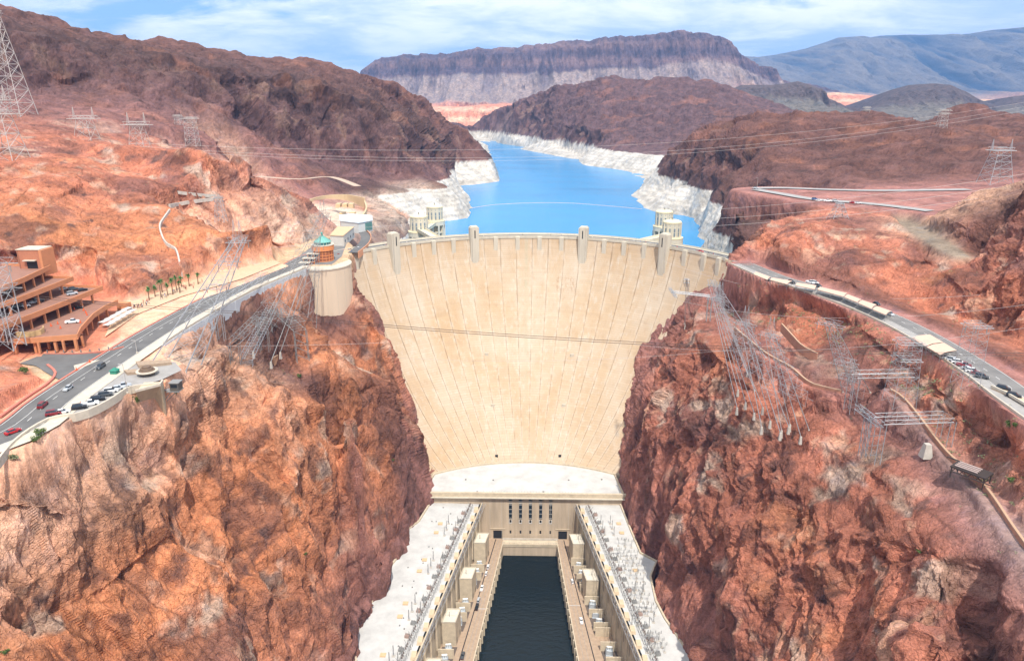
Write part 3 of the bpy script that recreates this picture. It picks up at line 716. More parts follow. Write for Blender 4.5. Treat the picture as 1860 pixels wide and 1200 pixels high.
def rock_material(name, attr='rock', far=False):
    m = bpy.data.materials.new(name); m.use_nodes = True; n = m.node_tree.nodes; l = m.node_tree.links; b = n['Principled BSDF']
    b.inputs['Roughness'].default_value = .92; b.inputs['Specular IOR Level'].default_value = .15
    at = n.new('ShaderNodeAttribute'); at.attribute_name = attr
    tcn = n.new('ShaderNodeTexCoord')
    def noise(scale, det, ro=.6, sc=(1, 1, 1), dist=0.0):
        mp = n.new('ShaderNodeMapping'); mp.inputs['Scale'].default_value = sc; l.new(tcn.outputs['Object'], mp.inputs[0])
        t = n.new('ShaderNodeTexNoise'); t.inputs['Scale'].default_value = scale; t.inputs['Detail'].default_value = det
        t.inputs['Roughness'].default_value = ro; t.inputs['Distortion'].default_value = dist; l.new(mp.outputs[0], t.inputs['Vector']); return t.outputs['Fac']
    def math_(op, a, c):
        k = n.new('ShaderNodeMath'); k.operation = op
        for i, v in enumerate((a, c)):
            if isinstance(v, (int, float)): k.inputs[i].default_value = v
            else: l.new(v, k.inputs[i])
        return k.outputs[0]
    k = .12 if far else 1.0
    a1 = noise(.35 * k, 8, .7, (1, 1, .6), .6); a2 = noise(1.6 * k, 6, .65)
    v = n.new('ShaderNodeTexVoronoi'); v.feature = 'DISTANCE_TO_EDGE'; v.inputs['Scale'].default_value = .45 * k
    mp = n.new('ShaderNodeMapping'); mp.inputs['Scale'].default_value = (1, 1, .55); l.new(tcn.outputs['Object'], mp.inputs[0])
    wv = n.new('ShaderNodeVectorMath'); wv.operation = 'ADD'
    nz_ = n.new('ShaderNodeTexNoise'); nz_.inputs['Scale'].default_value = .3 * k; nz_.inputs['Detail'].default_value = 4; l.new(tcn.outputs['Object'], nz_.inputs['Vector'])
    sc_ = n.new('ShaderNodeVectorMath'); sc_.operation = 'SCALE'; sc_.inputs['Scale'].default_value = 3.5 / k; l.new(nz_.outputs['Color'], sc_.inputs[0])
    l.new(mp.outputs[0], wv.inputs[0]); l.new(sc_.outputs[0], wv.inputs[1]); l.new(wv.outputs[0], v.inputs['Vector'])
    vr = n.new('ShaderNodeMapRange'); vr.inputs['From Max'].default_value = .10; l.new(v.outputs['Distance'], vr.inputs['Value'])
    r1 = n.new('ShaderNodeMapRange'); r1.inputs['From Min'].default_value = .30; r1.inputs['From Max'].default_value = .70; r1.inputs['To Min'].default_value = .52; r1.inputs['To Max'].default_value = 1.54
    l.new(math_('ADD', math_('MULTIPLY', a1, .6), math_('MULTIPLY', a2, .4)), r1.inputs['Value'])
    r3 = n.new('ShaderNodeMapRange'); r3.inputs['From Min'].default_value = .32; r3.inputs['From Max'].default_value = .68; r3.inputs['To Min'].default_value = .62; r3.inputs['To Max'].default_value = 1.38; l.new(noise(.045, 9, .72, (1, 1, .7)), r3.inputs['Value'])
    vm = n.new('ShaderNodeVectorMath'); vm.operation = 'SCALE'; l.new(at.outputs['Color'], vm.inputs[0]); l.new(math_('MULTIPLY', r1.outputs[0], r3.outputs[0]), vm.inputs['Scale'])
    # hue drift between rust and grey-mauve
    hs = n.new('ShaderNodeMix'); hs.data_type = 'RGBA'; hs.blend_type = 'MULTIPLY'; hs.inputs[7].default_value = (.78, .92, 1.15, 1)
    hr = n.new('ShaderNodeMapRange'); hr.inputs['From Min'].default_value = .52; hr.inputs['From Max'].default_value = .72; hr.inputs['To Max'].default_value = .8
    l.new(noise(.11 * k, 6, .65), hr.inputs['Value']); l.new(hr.outputs[0], hs.inputs[0]); l.new(vm.outputs[0], hs.inputs[6])
    ck = n.new('ShaderNodeMix'); ck.data_type = 'RGBA'; ck.blend_type = 'MULTIPLY'; ck.inputs[7].default_value = (.42, .36, .36, 1)
    v2 = n.new('ShaderNodeTexVoronoi'); v2.feature = 'DISTANCE_TO_EDGE'; v2.inputs['Scale'].default_value = .17 * k; l.new(wv.outputs[0], v2.inputs['Vector'])
    def cr_(vo, w):
        q = n.new('ShaderNodeMapRange'); q.inputs['From Max'].default_value = w; q.inputs['To Min'].default_value = 1.0; q.inputs['To Max'].default_value = 0.0; l.new(vo.outputs['Distance'], q.inputs['Value']); return q.outputs[0]
    gate = n.new('ShaderNodeMapRange'); gate.inputs['From Min'].default_value = .42; gate.inputs['From Max'].default_value = .62; l.new(noise(.09 * k, 3), gate.inputs['Value'])
    cf = math_('MULTIPLY', math_('MULTIPLY', math_('MAXIMUM', cr_(v, .03), cr_(v2, .018)), gate.outputs[0]), math_('MULTIPLY', at.outputs['Alpha'], .22))
    l.new(cf, ck.inputs[0]); l.new(hs.outputs[2], ck.inputs[6]); l.new(ck.outputs[2], b.inputs['Base Color'])
    h = math_('ADD', math_('ADD', math_('ADD', math_('MULTIPLY', noise(.06 * k, 8, .7, (1, 1, .6)), 2.2), a1), math_('MULTIPLY', a2, .35)), math_('MULTIPLY', vr.outputs[0], .18))
    bp = n.new('ShaderNodeBump'); bp.inputs['Distance'].default_value = 2.2 / k
    st = n.new('ShaderNodeMapRange'); st.inputs['To Min'].default_value = .12; st.inputs['To Max'].default_value = .95; l.new(at.outputs['Alpha'], st.inputs['Value'])
    l.new(st.outputs[0], bp.inputs['Strength']); l.new(h, bp.inputs['Height']); l.new(bp.outputs[0], b.inputs['Normal'])
    return m
M_ROCK = rock_material('canyon_rock')
TERRAIN = build_terrain()
TERRAIN.data.materials.append(M_ROCK)

from mathutils.bvhtree import BVHTree
def _bvh():
    me = TERRAIN.data; n = len(me.vertices); co = np.empty(n * 3, np.float32); me.vertices.foreach_get('co', co); co = co.reshape(-1, 3)
    m = len(me.polygons); li = np.empty(m * 4, np.int32); me.loops.foreach_get('vertex_index', li); li = li.reshape(-1, 4)
    return BVHTree.FromPolygons(co.tolist(), li.tolist(), all_triangles=False)
BVH = _bvh()
def gz(x, y):
    h = BVH.ray_cast(Vector((x, y, 900)), Vector((0, 0, -1)))
    return h[0].z if h[0] else float(ground(np.array([x]), np.array([y]))[0, 0])
def hitp(u, v, lo=0, hi=0):
    d = Vector(ray(u, v)).normalized(); h = BVH.ray_cast(Vector((0, 0, CAM_H)), d)
    return tuple(h[0]) if h[0] else P(u, v, y=500)
# ------------------------------------------------------------------ distant mesa, blue range, small hills, desert plain, water
def far_hill(name, ridge, foot, layers, col_fn, label, seed, amp, nx=420, ny=70, back=.25):
    """a mountain between a foot line and a ridge line (both 3-D, left to right), with a back slope"""
    R_ = np.array(resample(ridge, 1e9) if False else ridge, float); F_ = np.array(foot, float)
    def rs(A, n):
        t = np.concatenate([[0], np.cumsum(np.hypot(np.diff(A[:, 0]), np.diff(A[:, 1])))]); u = np.linspace(0, t[-1], n)
        return np.stack([np.interp(u, t, A[:, i]) for i in range(3)], 1)
    R2, F2 = rs(R_, nx), rs(F_, nx)
    prof = np.array(layers)  # (t along, height fraction)
    t = np.linspace(0, 1, ny); hf = np.interp(t, prof[:, 0], prof[:, 1])
    B2 = R2.copy(); B2[:, 1] += back * (R2[:, 1].mean()); B2[:, 2] = F2[:, 2]
    X = F2[:, None, 0] * (1 - t)[None] + R2[:, None, 0] * t[None]
    Yq = F2[:, None, 1] * (1 - t)[None] + R2[:, None, 1] * t[None]
    Z = F2[:, None, 2] + (R2[:, None, 2] - F2[:, None, 2]) * hf[None]
    tb = np.linspace(0, 1, 8)[1:]
    Xb = R2[:, None, 0] * (1 - tb)[None] + B2[:, None, 0] * tb[None]; Yb = R2[:, None, 1] * (1 - tb)[None] + B2[:, None, 1] * tb[None]
    Zb = R2[:, None, 2] * (1 - tb)[None] + B2[:, None, 2] * tb[None]
    X = np.concatenate([X, Xb], 1); Yq = np.concatenate([Yq, Yb], 1); Z = np.concatenate([Z, Zb], 1)
    T = np.concatenate([t, np.ones(7)])[None] * np.ones((nx, 1)); n2 = ny + 7
    env = np.clip(np.minimum(T * 6, 1), 0, 1) * np.clip((1.0 - T) * 5 + .12, 0, 1)
    s = amp * 14
    g = fbm(X / s, Yq / (s * 5), Z / (s * 3), 5, seed, .55, ridged=True)
    g2 = fbm(X / (s * .25), Yq / (s * 1.2), Z / (s * .8), 4, seed + 9, .6, ridged=True)
    g3 = fbm(X / (s * .5), Yq / (s * 3), Z / (s * 6), 4, seed + 19, .55, ridged=True); Yq = Yq - env * (g * amp * 3.4 + g3 * amp * 2.6 + g2 * amp * 1.0); Z = Z + env * (g * amp * .7 + g3 * amp * .35 + g2 * amp * .25)
    col = col_fn(T, g, g2, X, Yq, Z)
    co = np.stack([X, Yq, Z], -1).reshape(-1, 3)
    idx = np.arange(nx * n2).reshape(nx, n2)
    q = np.stack([idx[:-1, :-1], idx[1:, :-1], idx[1:, 1:], idx[:-1, 1:]], -1).reshape(-1, 4)
    me = bpy.data.meshes.new(name); me.from_pydata(co.tolist(), [], q.tolist()); me.update()
    at = me.color_attributes.new('rock', 'FLOAT_COLOR', 'POINT')
    rgba = np.concatenate([np.clip(col, .02, .85).reshape(-1, 3), np.full((nx * n2, 1), .5)], 1).astype(np.float32)
    at.data.foreach_set('color', rgba.ravel())
    me.materials.append(M_FAR)
    o = bpy.data.objects.new(name, me); COL.objects.link(o)
    return tag(o, kind='structure', label=label)
M_FAR = rock_material('distant_rock', far=True)
def cmix(a, b, m): m = np.clip(m, 0, 1)[..., None]; return np.array(a) * (1 - m) + np.array(b) * m
def mesa_col(T, g, g2, X, Yq, Z):
    z1 = T + .05 * fbm(X / 900, Yq / 900, Z / 900, 4, 301) * 2 + .04 * g
    cliff = np.clip((z1 - .60) * 30, 0, 1)
    c = cmix((.20, .15, .15), (.34, .25, .21), g2 * 1.1 + .3)
    c = c * (1 - cliff[..., None]) + cmix((.11, .07, .08), (.20, .12, .11), np.sin(Z / 22) * .5 + g2) * cliff[..., None]
    top = np.clip((T - .97) * 60, 0, 1)[..., None]
    c = c * (1 - top) + np.array((.28, .22, .17)) * top
    low = np.clip((.20 + .12 * fbm(X / 500, Yq / 500, Z / 500, 3, 311) - T) * 12, 0, 1) + np.clip((X - 1550) / 500, 0, 1) * np.clip((.5 - T) * 6, 0, 1)
    low = np.clip(low, 0, 1)[..., None]
    c = c * (1 - low * .8) + np.array((.62, .27, .17)) * low * .8
    return c
def py_(u, v, y): return P(u, v, y=y)
far_hill('distant_mesa',
         Y((640, 175, 7600), (675, 133, 7500), (690, 117, 7450), (705, 110, 7400), (760, 106, 7300), (830, 98, 7200), (900, 92, 7150), (1000, 86, 7100), (1060, 82, 7050), (1100, 76, 7000), (1130, 74, 7000), (1180, 70, 6950), (1228, 63, 6900), (1265, 67, 6900), (1300, 71, 6850), (1315, 92, 6800), (1340, 110, 6800), (1370, 130, 6850), (1420, 150, 7000), (1480, 168, 7200)),
         Y((560, 200, 6300), (760, 202, 6000), (900, 203, 5700), (1100, 200, 5600), (1300, 195, 5600), (1400, 190, 5800), (1600, 190, 6200)),
         [(0, 0), (.25, .12), (.45, .30), (.62, .56), (.68, .66), (.74, .86), (.80, .90), (.86, .985), (1, 1)], mesa_col,
         'long flat-topped mesa with dark cliff band above pale gullied slopes beyond the lake', 401, 46, 700, 110)
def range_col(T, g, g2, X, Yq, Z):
    c = cmix((.045, .055, .085), (.20, .165, .14), g * .8 + g2 * .7 + .1)  # gullies darker and bluer than ridges: relief shading put into the colour
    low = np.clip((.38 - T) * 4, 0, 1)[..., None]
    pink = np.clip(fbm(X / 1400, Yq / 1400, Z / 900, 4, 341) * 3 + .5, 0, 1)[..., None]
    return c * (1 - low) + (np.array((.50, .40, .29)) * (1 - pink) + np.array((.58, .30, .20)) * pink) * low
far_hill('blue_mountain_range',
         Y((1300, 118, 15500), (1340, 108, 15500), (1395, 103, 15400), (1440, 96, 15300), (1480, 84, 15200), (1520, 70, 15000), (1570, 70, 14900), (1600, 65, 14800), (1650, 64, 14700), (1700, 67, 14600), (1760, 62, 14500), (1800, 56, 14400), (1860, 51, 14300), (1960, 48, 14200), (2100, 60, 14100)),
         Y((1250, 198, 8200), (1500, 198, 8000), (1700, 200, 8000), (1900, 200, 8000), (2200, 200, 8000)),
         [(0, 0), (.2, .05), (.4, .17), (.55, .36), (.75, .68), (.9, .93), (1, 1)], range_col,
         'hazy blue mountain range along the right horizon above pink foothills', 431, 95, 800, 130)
def dark_col(T, g, g2, X, Yq, Z):
    return cmix((.17, .145, .12), (.11, .08, .075), np.clip((T - .55) * 6 + g2, 0, 1))
far_hill('cone_hill', Y((1310, 172, 3900), (1345, 155, 3850), (1400, 155, 3800), (1425, 152, 3780), (1448, 148, 3760), (1470, 155, 3760), (1487, 160, 3780), (1495, 178, 3820), (1530, 192, 3900), (1560, 202, 3950)),
         Y((1300, 210, 3300), (1450, 212, 3200), (1580, 212, 3300)), [(0, 0), (.5, .42), (.8, .8), (1, 1)], dark_col,
         'small dark hill with a pointed top right of the mesa foot', 451, 15, 200, 50)
far_hill('flat_dome_hill', Y((1560, 200, 4300), (1590, 180, 4250), (1620, 163, 4200), (1650, 155, 4150), (1690, 152, 4100), (1725, 154, 4100), (1750, 165, 4150), (1772, 178, 4200), (1800, 190, 4300)),
         Y((1555, 222, 3500), (1680, 225, 3400), (1810, 222, 3500)), [(0, 0), (.5, .35), (.8, .72), (1, 1)], dark_col,
         'dark dome-shaped hill with a flat top below the blue range', 461, 16, 220, 50)
far_hill('edge_hill', Y((1800, 190, 4600), (1835, 176, 4500), (1870, 172, 4500), (1950, 165, 4500), (2100, 170, 4600)),
         Y((1800, 215, 3700), (1900, 215, 3600), (2100, 215, 3700)), [(0, 0), (.5, .4), (1, 1)], dark_col,
         'low dark hill at the right end of the blue range', 471, 9, 120, 40)
def red_col(T, g, g2, X, Yq, Z):
    return cmix((.62, .24, .14), (.66, .46, .30), np.clip(np.sin(Z / 9.0) * .5 + g2, 0, 1))
far_hill('red_badlands', Y((740, 200, 5300), (790, 192, 5250), (840, 194, 5200), (880, 190, 5200), (930, 188, 5250)),
         Y((740, 232, 4300), (830, 234, 4200), (930, 232, 4300)), [(0, 0), (.3, .25), (.4, .7), (.7, .85), (1, 1)], red_col,
         'small red and pink banded badland cliffs at the foot of the mesa', 481, 12, 200, 50)
far_hill('pink_foothills', Y((1380, 178, 6100), (1450, 172, 6000), (1520, 168, 6000), (1600, 176, 6050), (1700, 182, 6100), (1860, 180, 6200), (2000, 180, 6300)),
         Y((1380, 202, 5000), (1560, 204, 4900), (1780, 206, 4900), (2050, 206, 5000)), [(0, 0), (.4, .3), (1, 1)], red_col,
         'low pink foothills between the dark hills and the blue range', 491, 14, 260, 40)
mb = MB()
N_ = 64; vs = [(0, 0, -215)] + [(1500 + 21500 * math.cos(2 * math.pi * i / N_), 6000 + 21500 * math.sin(2 * math.pi * i / N_), -215) for i in range(N_)]
mb.add(vs, [(0, 1 + i, 1 + (i + 1) % N_) for i in range(N_)])
tag(mb.build('desert_ground', mat('desert_plain', (.30, .22, .16), .95, noise=.2, nscale=.002)), kind='structure', label='pale desert plain around the canyon')
mb = MB(); mb.box((1500, 13000, -60), (33000, 15500, 20))
tag(mb.build('desert_plateau', MATS['desert_plain']), kind='structure', label='desert plateau beyond the hills, behind the lake')

def water_mat(name, base, rough, wave, wscale, trans=0.0):
    m = bpy.data.materials.new(name); m.use_nodes = True; n = m.node_tree.nodes; l = m.node_tree.links; b = n['Principled BSDF']
    b.inputs['Base Color'].default_value = base + (1,); b.inputs['Roughness'].default_value = rough; b.inputs['IOR'].default_value = 1.33
    t = n.new('ShaderNodeTexNoise'); t.inputs['Scale'].default_value = wscale; t.inputs['Detail'].default_value = 6; t.inputs['Roughness'].default_value = .6
    tcn = n.new('ShaderNodeTexCoord'); mp = n.new('ShaderNodeMapping'); mp.inputs['Scale'].default_value = (1, 1.8, 1); l.new(tcn.outputs['Object'], mp.inputs[0]); l.new(mp.outputs[0], t.inputs['Vector'])
    bp = n.new('ShaderNodeBump'); bp.inputs['Strength'].default_value = 1; bp.inputs['Distance'].default_value = wave
    l.new(t.outputs['Fac'], bp.inputs['Height']); l.new(bp.outputs[0], b.inputs['Normal'])
    t2 = n.new('ShaderNodeTexNoise'); t2.inputs['Scale'].default_value = wscale * .03; t2.inputs['Detail'].default_value = 5; l.new(mp.outputs[0], t2.inputs['Vector'])
    mx = n.new('ShaderNodeMix'); mx.data_type = 'RGBA'; mx.inputs[6].default_value = tuple(c * .75 for c in base) + (1,); mx.inputs[7].default_value = tuple(min(1, c * 1.2) for c in base) + (1,)
    l.new(t2.outputs['Fac'], mx.inputs[0]); l.new(mx.outputs[2], b.inputs['Base Color'])
    return m
mb = MB(); vs = []; g = 40; rws = 26
for j in range(rws + 1):
    for i in range(g + 1):
        t_ = i / g * 2 - 1; xx = 330 * t_ * 1.0 if abs(t_) < .6 else math.copysign(198 + (abs(t_) - .6) / .4 * 702, t_)
        y0 = 413 + math.sqrt(max(161.0 ** 2 - min(abs(xx), 148.0) ** 2, 0)) if abs(xx) < 330 else 620
        vs.append((xx, y0 + (4100 - y0) * (j / rws) ** 2, -46.0))
mb.add(vs, [(j * (g + 1) + i, j * (g + 1) + i + 1, (j + 1) * (g + 1) + i + 1, (j + 1) * (g + 1) + i) for j in range(rws) for i in range(g)])
tag(mb.build('lake_water', water_mat('lake_blue', (.010, .26, .56), .2, .2, .25)), kind='structure', label='bright blue lake behind the dam')
mb = MB(); mb.ribbon([(-100, 60, -189.5), (-100, 250, -189.5), (-60, 410, -189.5)], [(100, 60, -189.5), (100, 250, -189.5), (60, 410, -189.5)])
tag(mb.build('river_water', water_mat('river_dark', (.001, .007, .009), .14, .35, .22)), kind='structure', label='dark green river water between the powerhouse wings')
# ------------------------------------------------------------------ the dam
M_CONC = mat('dam_concrete_trim', (.62, .53, .40), .8, noise=.14, nscale=.25, bump=.05)
def dam_mat():
    m = bpy.data.materials.new('dam_concrete'); m.use_nodes = True; n = m.node_tree.nodes; l = m.node_tree.links; b = n['Principled BSDF']
    b.inputs['Roughness'].default_value = .85; b.inputs['Specular IOR Level'].default_value = .2
    tcn = n.new('ShaderNodeTexCoord')
    def noise(sc, scale, det, ro=.6):
        mp = n.new('ShaderNodeMapping'); mp.inputs['Scale'].default_value = sc; l.new(tcn.outputs['Object'], mp.inputs[0])
        t = n.new('ShaderNodeTexNoise'); t.inputs['Scale'].default_value = scale; t.inputs['Detail'].default_value = det; t.inputs['Roughness'].default_value = ro
        l.new(mp.outputs[0], t.inputs['Vector']); return t.outputs['Fac']
    def rng(x, a, c, lo=0.0, hi=1.0):
        r = n.new('ShaderNodeMapRange'); r.inputs['From Min'].default_value = a; r.inputs['From Max'].default_value = c
        r.inputs['To Min'].default_value = lo; r.inputs['To Max'].default_value = hi; l.new(x, r.inputs['Value']); return r.outputs[0]
    def mix(f, a, c, mode='MIX'):
        k = n.new('ShaderNodeMix'); k.data_type = 'RGBA'; k.blend_type = mode
        if isinstance(f, float): k.inputs[0].default_value = f
        else: l.new(f, k.inputs[0])
        for i, v in ((6, a), (7, c)):
            if isinstance(v, tuple): k.inputs[i].default_value = v
            else: l.new(v, k.inputs[i])
        return k.outputs[2]
    c = mix(rng(noise((1, 1, .35), .035, 6), .35, .65), (.50, .355, .215, 1), (.56, .46, .345, 1))
    # darker vertical weather streaks
    c = mix(rng(noise((1, 1, .05), .30, 7, .7), .54, .74, 0, .55), c, (.42, .28, .17, 1))
    c = mix(rng(noise((1, 1, .045), .9, 6, .7), .62, .76, 0, .5), c, (.31, .22, .15, 1))
    c = mix(rng(noise((1, 1, .06), .22, 6, .7), .55, .70, 0, .6), c, (.60, .54, .45, 1))
    # lift lines every 1.5 m, blocky tone changes between lifts
    sx = n.new('ShaderNodeSeparateXYZ'); l.new(tcn.outputs['Object'], sx.inputs[0])
    def mth(op, a, c2=None):
        k = n.new('ShaderNodeMath'); k.operation = op
        for i, v in enumerate((a, c2)):
            if v is None: continue
            if isinstance(v, (int, float)): k.inputs[i].default_value = v
            else: l.new(v, k.inputs[i])
        return k.outputs[0]
    fr = mth('FRACT', mth('DIVIDE', sx.outputs['Z'], 1.52))
    line = mth('LESS_THAN', fr, .16)
    lift = mth('FLOOR', mth('DIVIDE', sx.outputs['Z'], 1.52))
    cv = n.new('ShaderNodeCombineXYZ'); oi = n.new('ShaderNodeObjectInfo'); l.new(mth('MULTIPLY', oi.outputs['Random'], 57.3), cv.inputs[0]); l.new(lift, cv.inputs[1])
    wn_ = n.new('ShaderNodeTexWhiteNoise'); wn_.noise_dimensions = '2D'; l.new(cv.outputs[0], wn_.inputs['Vector'])
    tone = n.new('ShaderNodeMapRange'); tone.inputs['To Min'].default_value = .96; tone.inputs['To Max'].default_value = 1.03; l.new(wn_.outputs['Value'], tone.inputs['Value'])
    sc2 = n.new('ShaderNodeVectorMath'); sc2.operation = 'SCALE'; l.new(c, sc2.inputs[0]); l.new(tone.outputs[0], sc2.inputs['Scale'])
    patch = rng(noise((1, 1, 1), .06, 5), .42, .6, .25, .75)
    c = mix(mth('MULTIPLY', line, patch), sc2.outputs[0], (.43, .33, .23, 1))
    ea = n.new('ShaderNodeAttribute'); ea.attribute_name = 'across'
    ed = mth('MINIMUM', ea.outputs['Fac'], mth('SUBTRACT', 1.0, ea.outputs['Fac']))
    nn = noise((1, 1, .07), .35, 5)
    def box_(o, a, c_, w):
        return mth('MULTIPLY', rng(o, a, a + w, 0, 1), rng(o, c_ - w, c_, 1, 0))
    rust = mth('MULTIPLY', mth('MULTIPLY', box_(sx.outputs['X'], 22.5, 38.5, .8), box_(sx.outputs['Z'], 187 - 41, 187 - 27.5, 3)), rng(noise((1, 1, .02), .8, 4), .46, .62, 0, .55))
    c = mix(rust, c, (.36, .22, .13, 1))
    drain = mth('MULTIPLY', box_(sx.outputs['X'], -2.6, 1.2, 1.2), rng(noise((1, 1, .2), .2, 4), .35, .6, .1, .5))
    c = mix(drain, c, (.42, .40, .28, 1))
    pale = mth('MULTIPLY', rng(ed, .0, .22, 1, 0), rng(nn, .45, .68, 0, .6)); dark = mth('MULTIPLY', rng(ed, .0, .04, 1, 0), rng(noise((1, 1, .05), .16, 5), .42, .62, .0, .45))
    c = mix(pale, c, (.66, .60, .50, 1)); c = mix(dark, c, (.24, .17, .12, 1))
    l.new(c, b.inputs['Base Color'])
    bp = n.new('ShaderNodeBump'); bp.inputs['Strength'].default_value = .5; bp.inputs['Distance'].default_value = .12
    l.new(mth('ADD', mth('MULTIPLY', line, -.6), noise((1, 1, .5), .8, 5)), bp.inputs['Height']); l.new(bp.outputs[0], b.inputs['Normal'])
    return m
M_DAM = dam_mat()
dam = empty('dam', (0, 413, -187), label='huge curved pale concrete arch dam filling the canyon between the red rock walls', cat='dam')
def build_dam():
    off = Vector((0, 413, -187))
    levels = [0, -1.2, -3, -6, -10, -15, -21, -28, -36, -45, -55, -65, -76, -88, -100, -112, -124, -135, -146, -158, -172, -190]
    NP = 28; a0, a1 = -1.20, 1.24
    def face(t, z):      # t from -1..1.. angle fraction -> position on the downstream face
        ang = (a0 + (a1 - a0) * t); d = dam_radial(ang, z)
        return (1 + d * math.sin(ang), 413 + d * math.cos(ang), z)
    for k in range(NP):
        t0, t1 = k / NP, (k + 1) / NP
        g = .009 / NP * 2
        mb = MB(); vs = []; rows = 0
        for z in levels:
            for j in range(4):
                t = t0 + g + (t1 - t0 - 2 * g) * j / 3
                vs.append(face(t, z))
        n = 4; fs = []
        for i in range(len(levels) - 1):
            for j in range(n - 1):
                a = i * n + j; fs.append((a, a + n, a + n + 1, a + 1))
        # returns of the joint, 0.5 m deep
        base = len(vs)
        for i, z in enumerate(levels):
            for t, in ((t0 + g,), (t1 - g,)):
                ang = a0 + (a1 - a0) * t; d = dam_radial(ang, z) + .6
                vs.append((1 + d * math.sin(ang), 413 + d * math.cos(ang), z))
        for i in range(len(levels) - 1):
            L0, L1 = i * n, (i + 1) * n; b0, b1 = base + 2 * i, base + 2 * (i + 1)
            fs.append((L0, b0, b1, L1)); fs.append((L0 + n - 1, L1 + n - 1, b1 + 1, b0 + 1))
        mb.add([Vector(v) - off for v in vs], fs)
        o = mb.build('concrete_column', M_DAM, dam)
        at = o.data.attributes.new('across', 'FLOAT', 'POINT'); at.data.foreach_set('value', [(i % 4) / 3 if i < 4 * len(levels) else .5 for i in range(len(o.data.vertices))])
    # the mass behind the columns up to the upstream face
    mb = MB(); vs = []; M = 60
    for z in levels:
        for j in range(M + 1):
            ang = a0 + (a1 - a0) * j / M; d = dam_radial(ang, z) + .5
            vs.append(Vector((1 + d * math.sin(ang), 413 + d * math.cos(ang), z - .02)) - off)
    nl = len(levels)
    for z in levels:
        for j in range(M + 1):
            ang = a0 + (a1 - a0) * j / M
            vs.append(Vector((1 + 162.5 * math.sin(ang), 413 + 162.5 * math.cos(ang), z - .02)) - off)
    fs = []
    W = M + 1
    for i in range(nl - 1):
        for j in range(M):
            a = i * W + j; fs.append((a, a + 1, a + W + 1, a + W)); b = nl * W + a; fs.append((b, b + W, b + W + 1, b + 1))
    for j in range(M): fs.append((j, nl * W + j, nl * W + j + 1, j + 1))
    mb.add(vs, fs); mb.build('dam_core', M_DAM, dam)
build_dam()
M_WHITE = mat('pale_concrete', (.56, .51, .41), .75, noise=.10, nscale=.35, bump=.04, streak=True)
M_GREYC = mat('grey_concrete', (.50, .46, .40), .85, noise=.15, nscale=.4, bump=.04)
M_ASPH = mat('asphalt', (.135, .13, .125), .9, noise=.22, nscale=.12, bump=.01)
M_DARK = mat('dark_opening', (.012, .013, .015), .6)
M_GLASS = mat('dark_glass', (.02, .03, .04), .08, spec=.8)
M_PAINT = mat('road_paint', (.75, .73, .68), .7)
M_STEEL = mat('galvanised_steel', (.40, .41, .42), .5, metal=.3, noise=.15, nscale=.3)
M_STEELD = mat('weathered_steel', (.30, .30, .29), .55, metal=.4, noise=.2, nscale=.5)
# crest: roadway, pavements, parapets, pilasters and the four towers
OFFD = Vector((0, 413, -187))
def arc_ribbon(r0, r1, z0, z1, a0, a1, n=60):
    mb = MB(); vs = []
    for i in range(n + 1):
        a = a0 + (a1 - a0) * i / n
        for r, z in ((r0, z0), (r1, z0), (r1, z1), (r0, z1)): vs.append(Vector(crest(r, a, z)) - OFFD)
    fs = []
    for i in range(n):
        p, q = 4 * i, 4 * i + 4
        for k in range(4): fs.append((p + k, p + (k + 1) % 4, q + (k + 1) % 4, q + k))
    fs += [(0, 1, 2, 3), (4 * n + 3, 4 * n + 2, 4 * n + 1, 4 * n)]
    return mb.add(vs, fs)
A0_, A1_ = rad(-60), rad(64)
arc_ribbon(149.4, 162.4, -.9, 0.0, A0_, A1_).build('crest_slab', M_DAM, dam)
arc_ribbon(151.9, 160.2, .004, .05, A0_, A1_).build('crest_road', M_ASPH, dam)
arc_ribbon(149.8, 151.9, .004, .20, A0_, A1_).build('crest_pavement', M_WHITE, dam)
arc_ribbon(160.2, 162.0, .004, .20, A0_, A1_).build('crest_pavement', M_WHITE, dam)
arc_ribbon(149.35, 149.8, -1.0, 1.25, A0_, A1_).build('parapet', M_WHITE, dam)
arc_ribbon(162.0, 162.5, -1.0, 1.25, A0_, A1_).build('parapet', M_WHITE, dam)
for i in range(70):
    a = A0_ + (A1_ - A0_) * (i + .5) / 70
    if i % 2 == 0:
        mb = MB(); mb.add([Vector(crest(156 + s_, a + t_, .062)) - OFFD for s_, t_ in ((-.12, -.01), (.12, -.01), (.12, .01), (-.12, .01))], [(0, 1, 2, 3)]); mb.build('lane_dash', M_PAINT, dam)
def radial_box(a, r0, r1, w, z0, z1, mb=None, taper=0.0):
    mb = mb or MB()
    c, s = math.cos(a), math.sin(a)
    vs = []
    for z, t in ((z0, 0), (z1, taper)):
        for r, ww in ((r0 + t, -w / 2 + t), (r1, -w / 2 + t), (r1, w / 2 - t), (r0 + t, w / 2 - t)):
            vs.append(Vector((CREST_C[0] + r * s + ww * c, CREST_C[1] + r * c - ww * s, z)) - OFFD)
    return mb.add(vs, [(3, 2, 1, 0), (4, 5, 6, 7), (0, 1, 5, 4), (1, 2, 6, 5), (2, 3, 7, 6), (3, 0, 4, 7)])
PIL = [-56.5, -49.8, -36.3, -29.8, -23.5, -10.2, -3.4, 3.4, 10.2, 23.5, 29.8, 36.3, 49.8, 56.5, 62]
for d_ in PIL:
    radial_box(rad(d_), 147.2, 149.34, 3.4, -19.5, .35).build('pilaster', M_WHITE, dam)
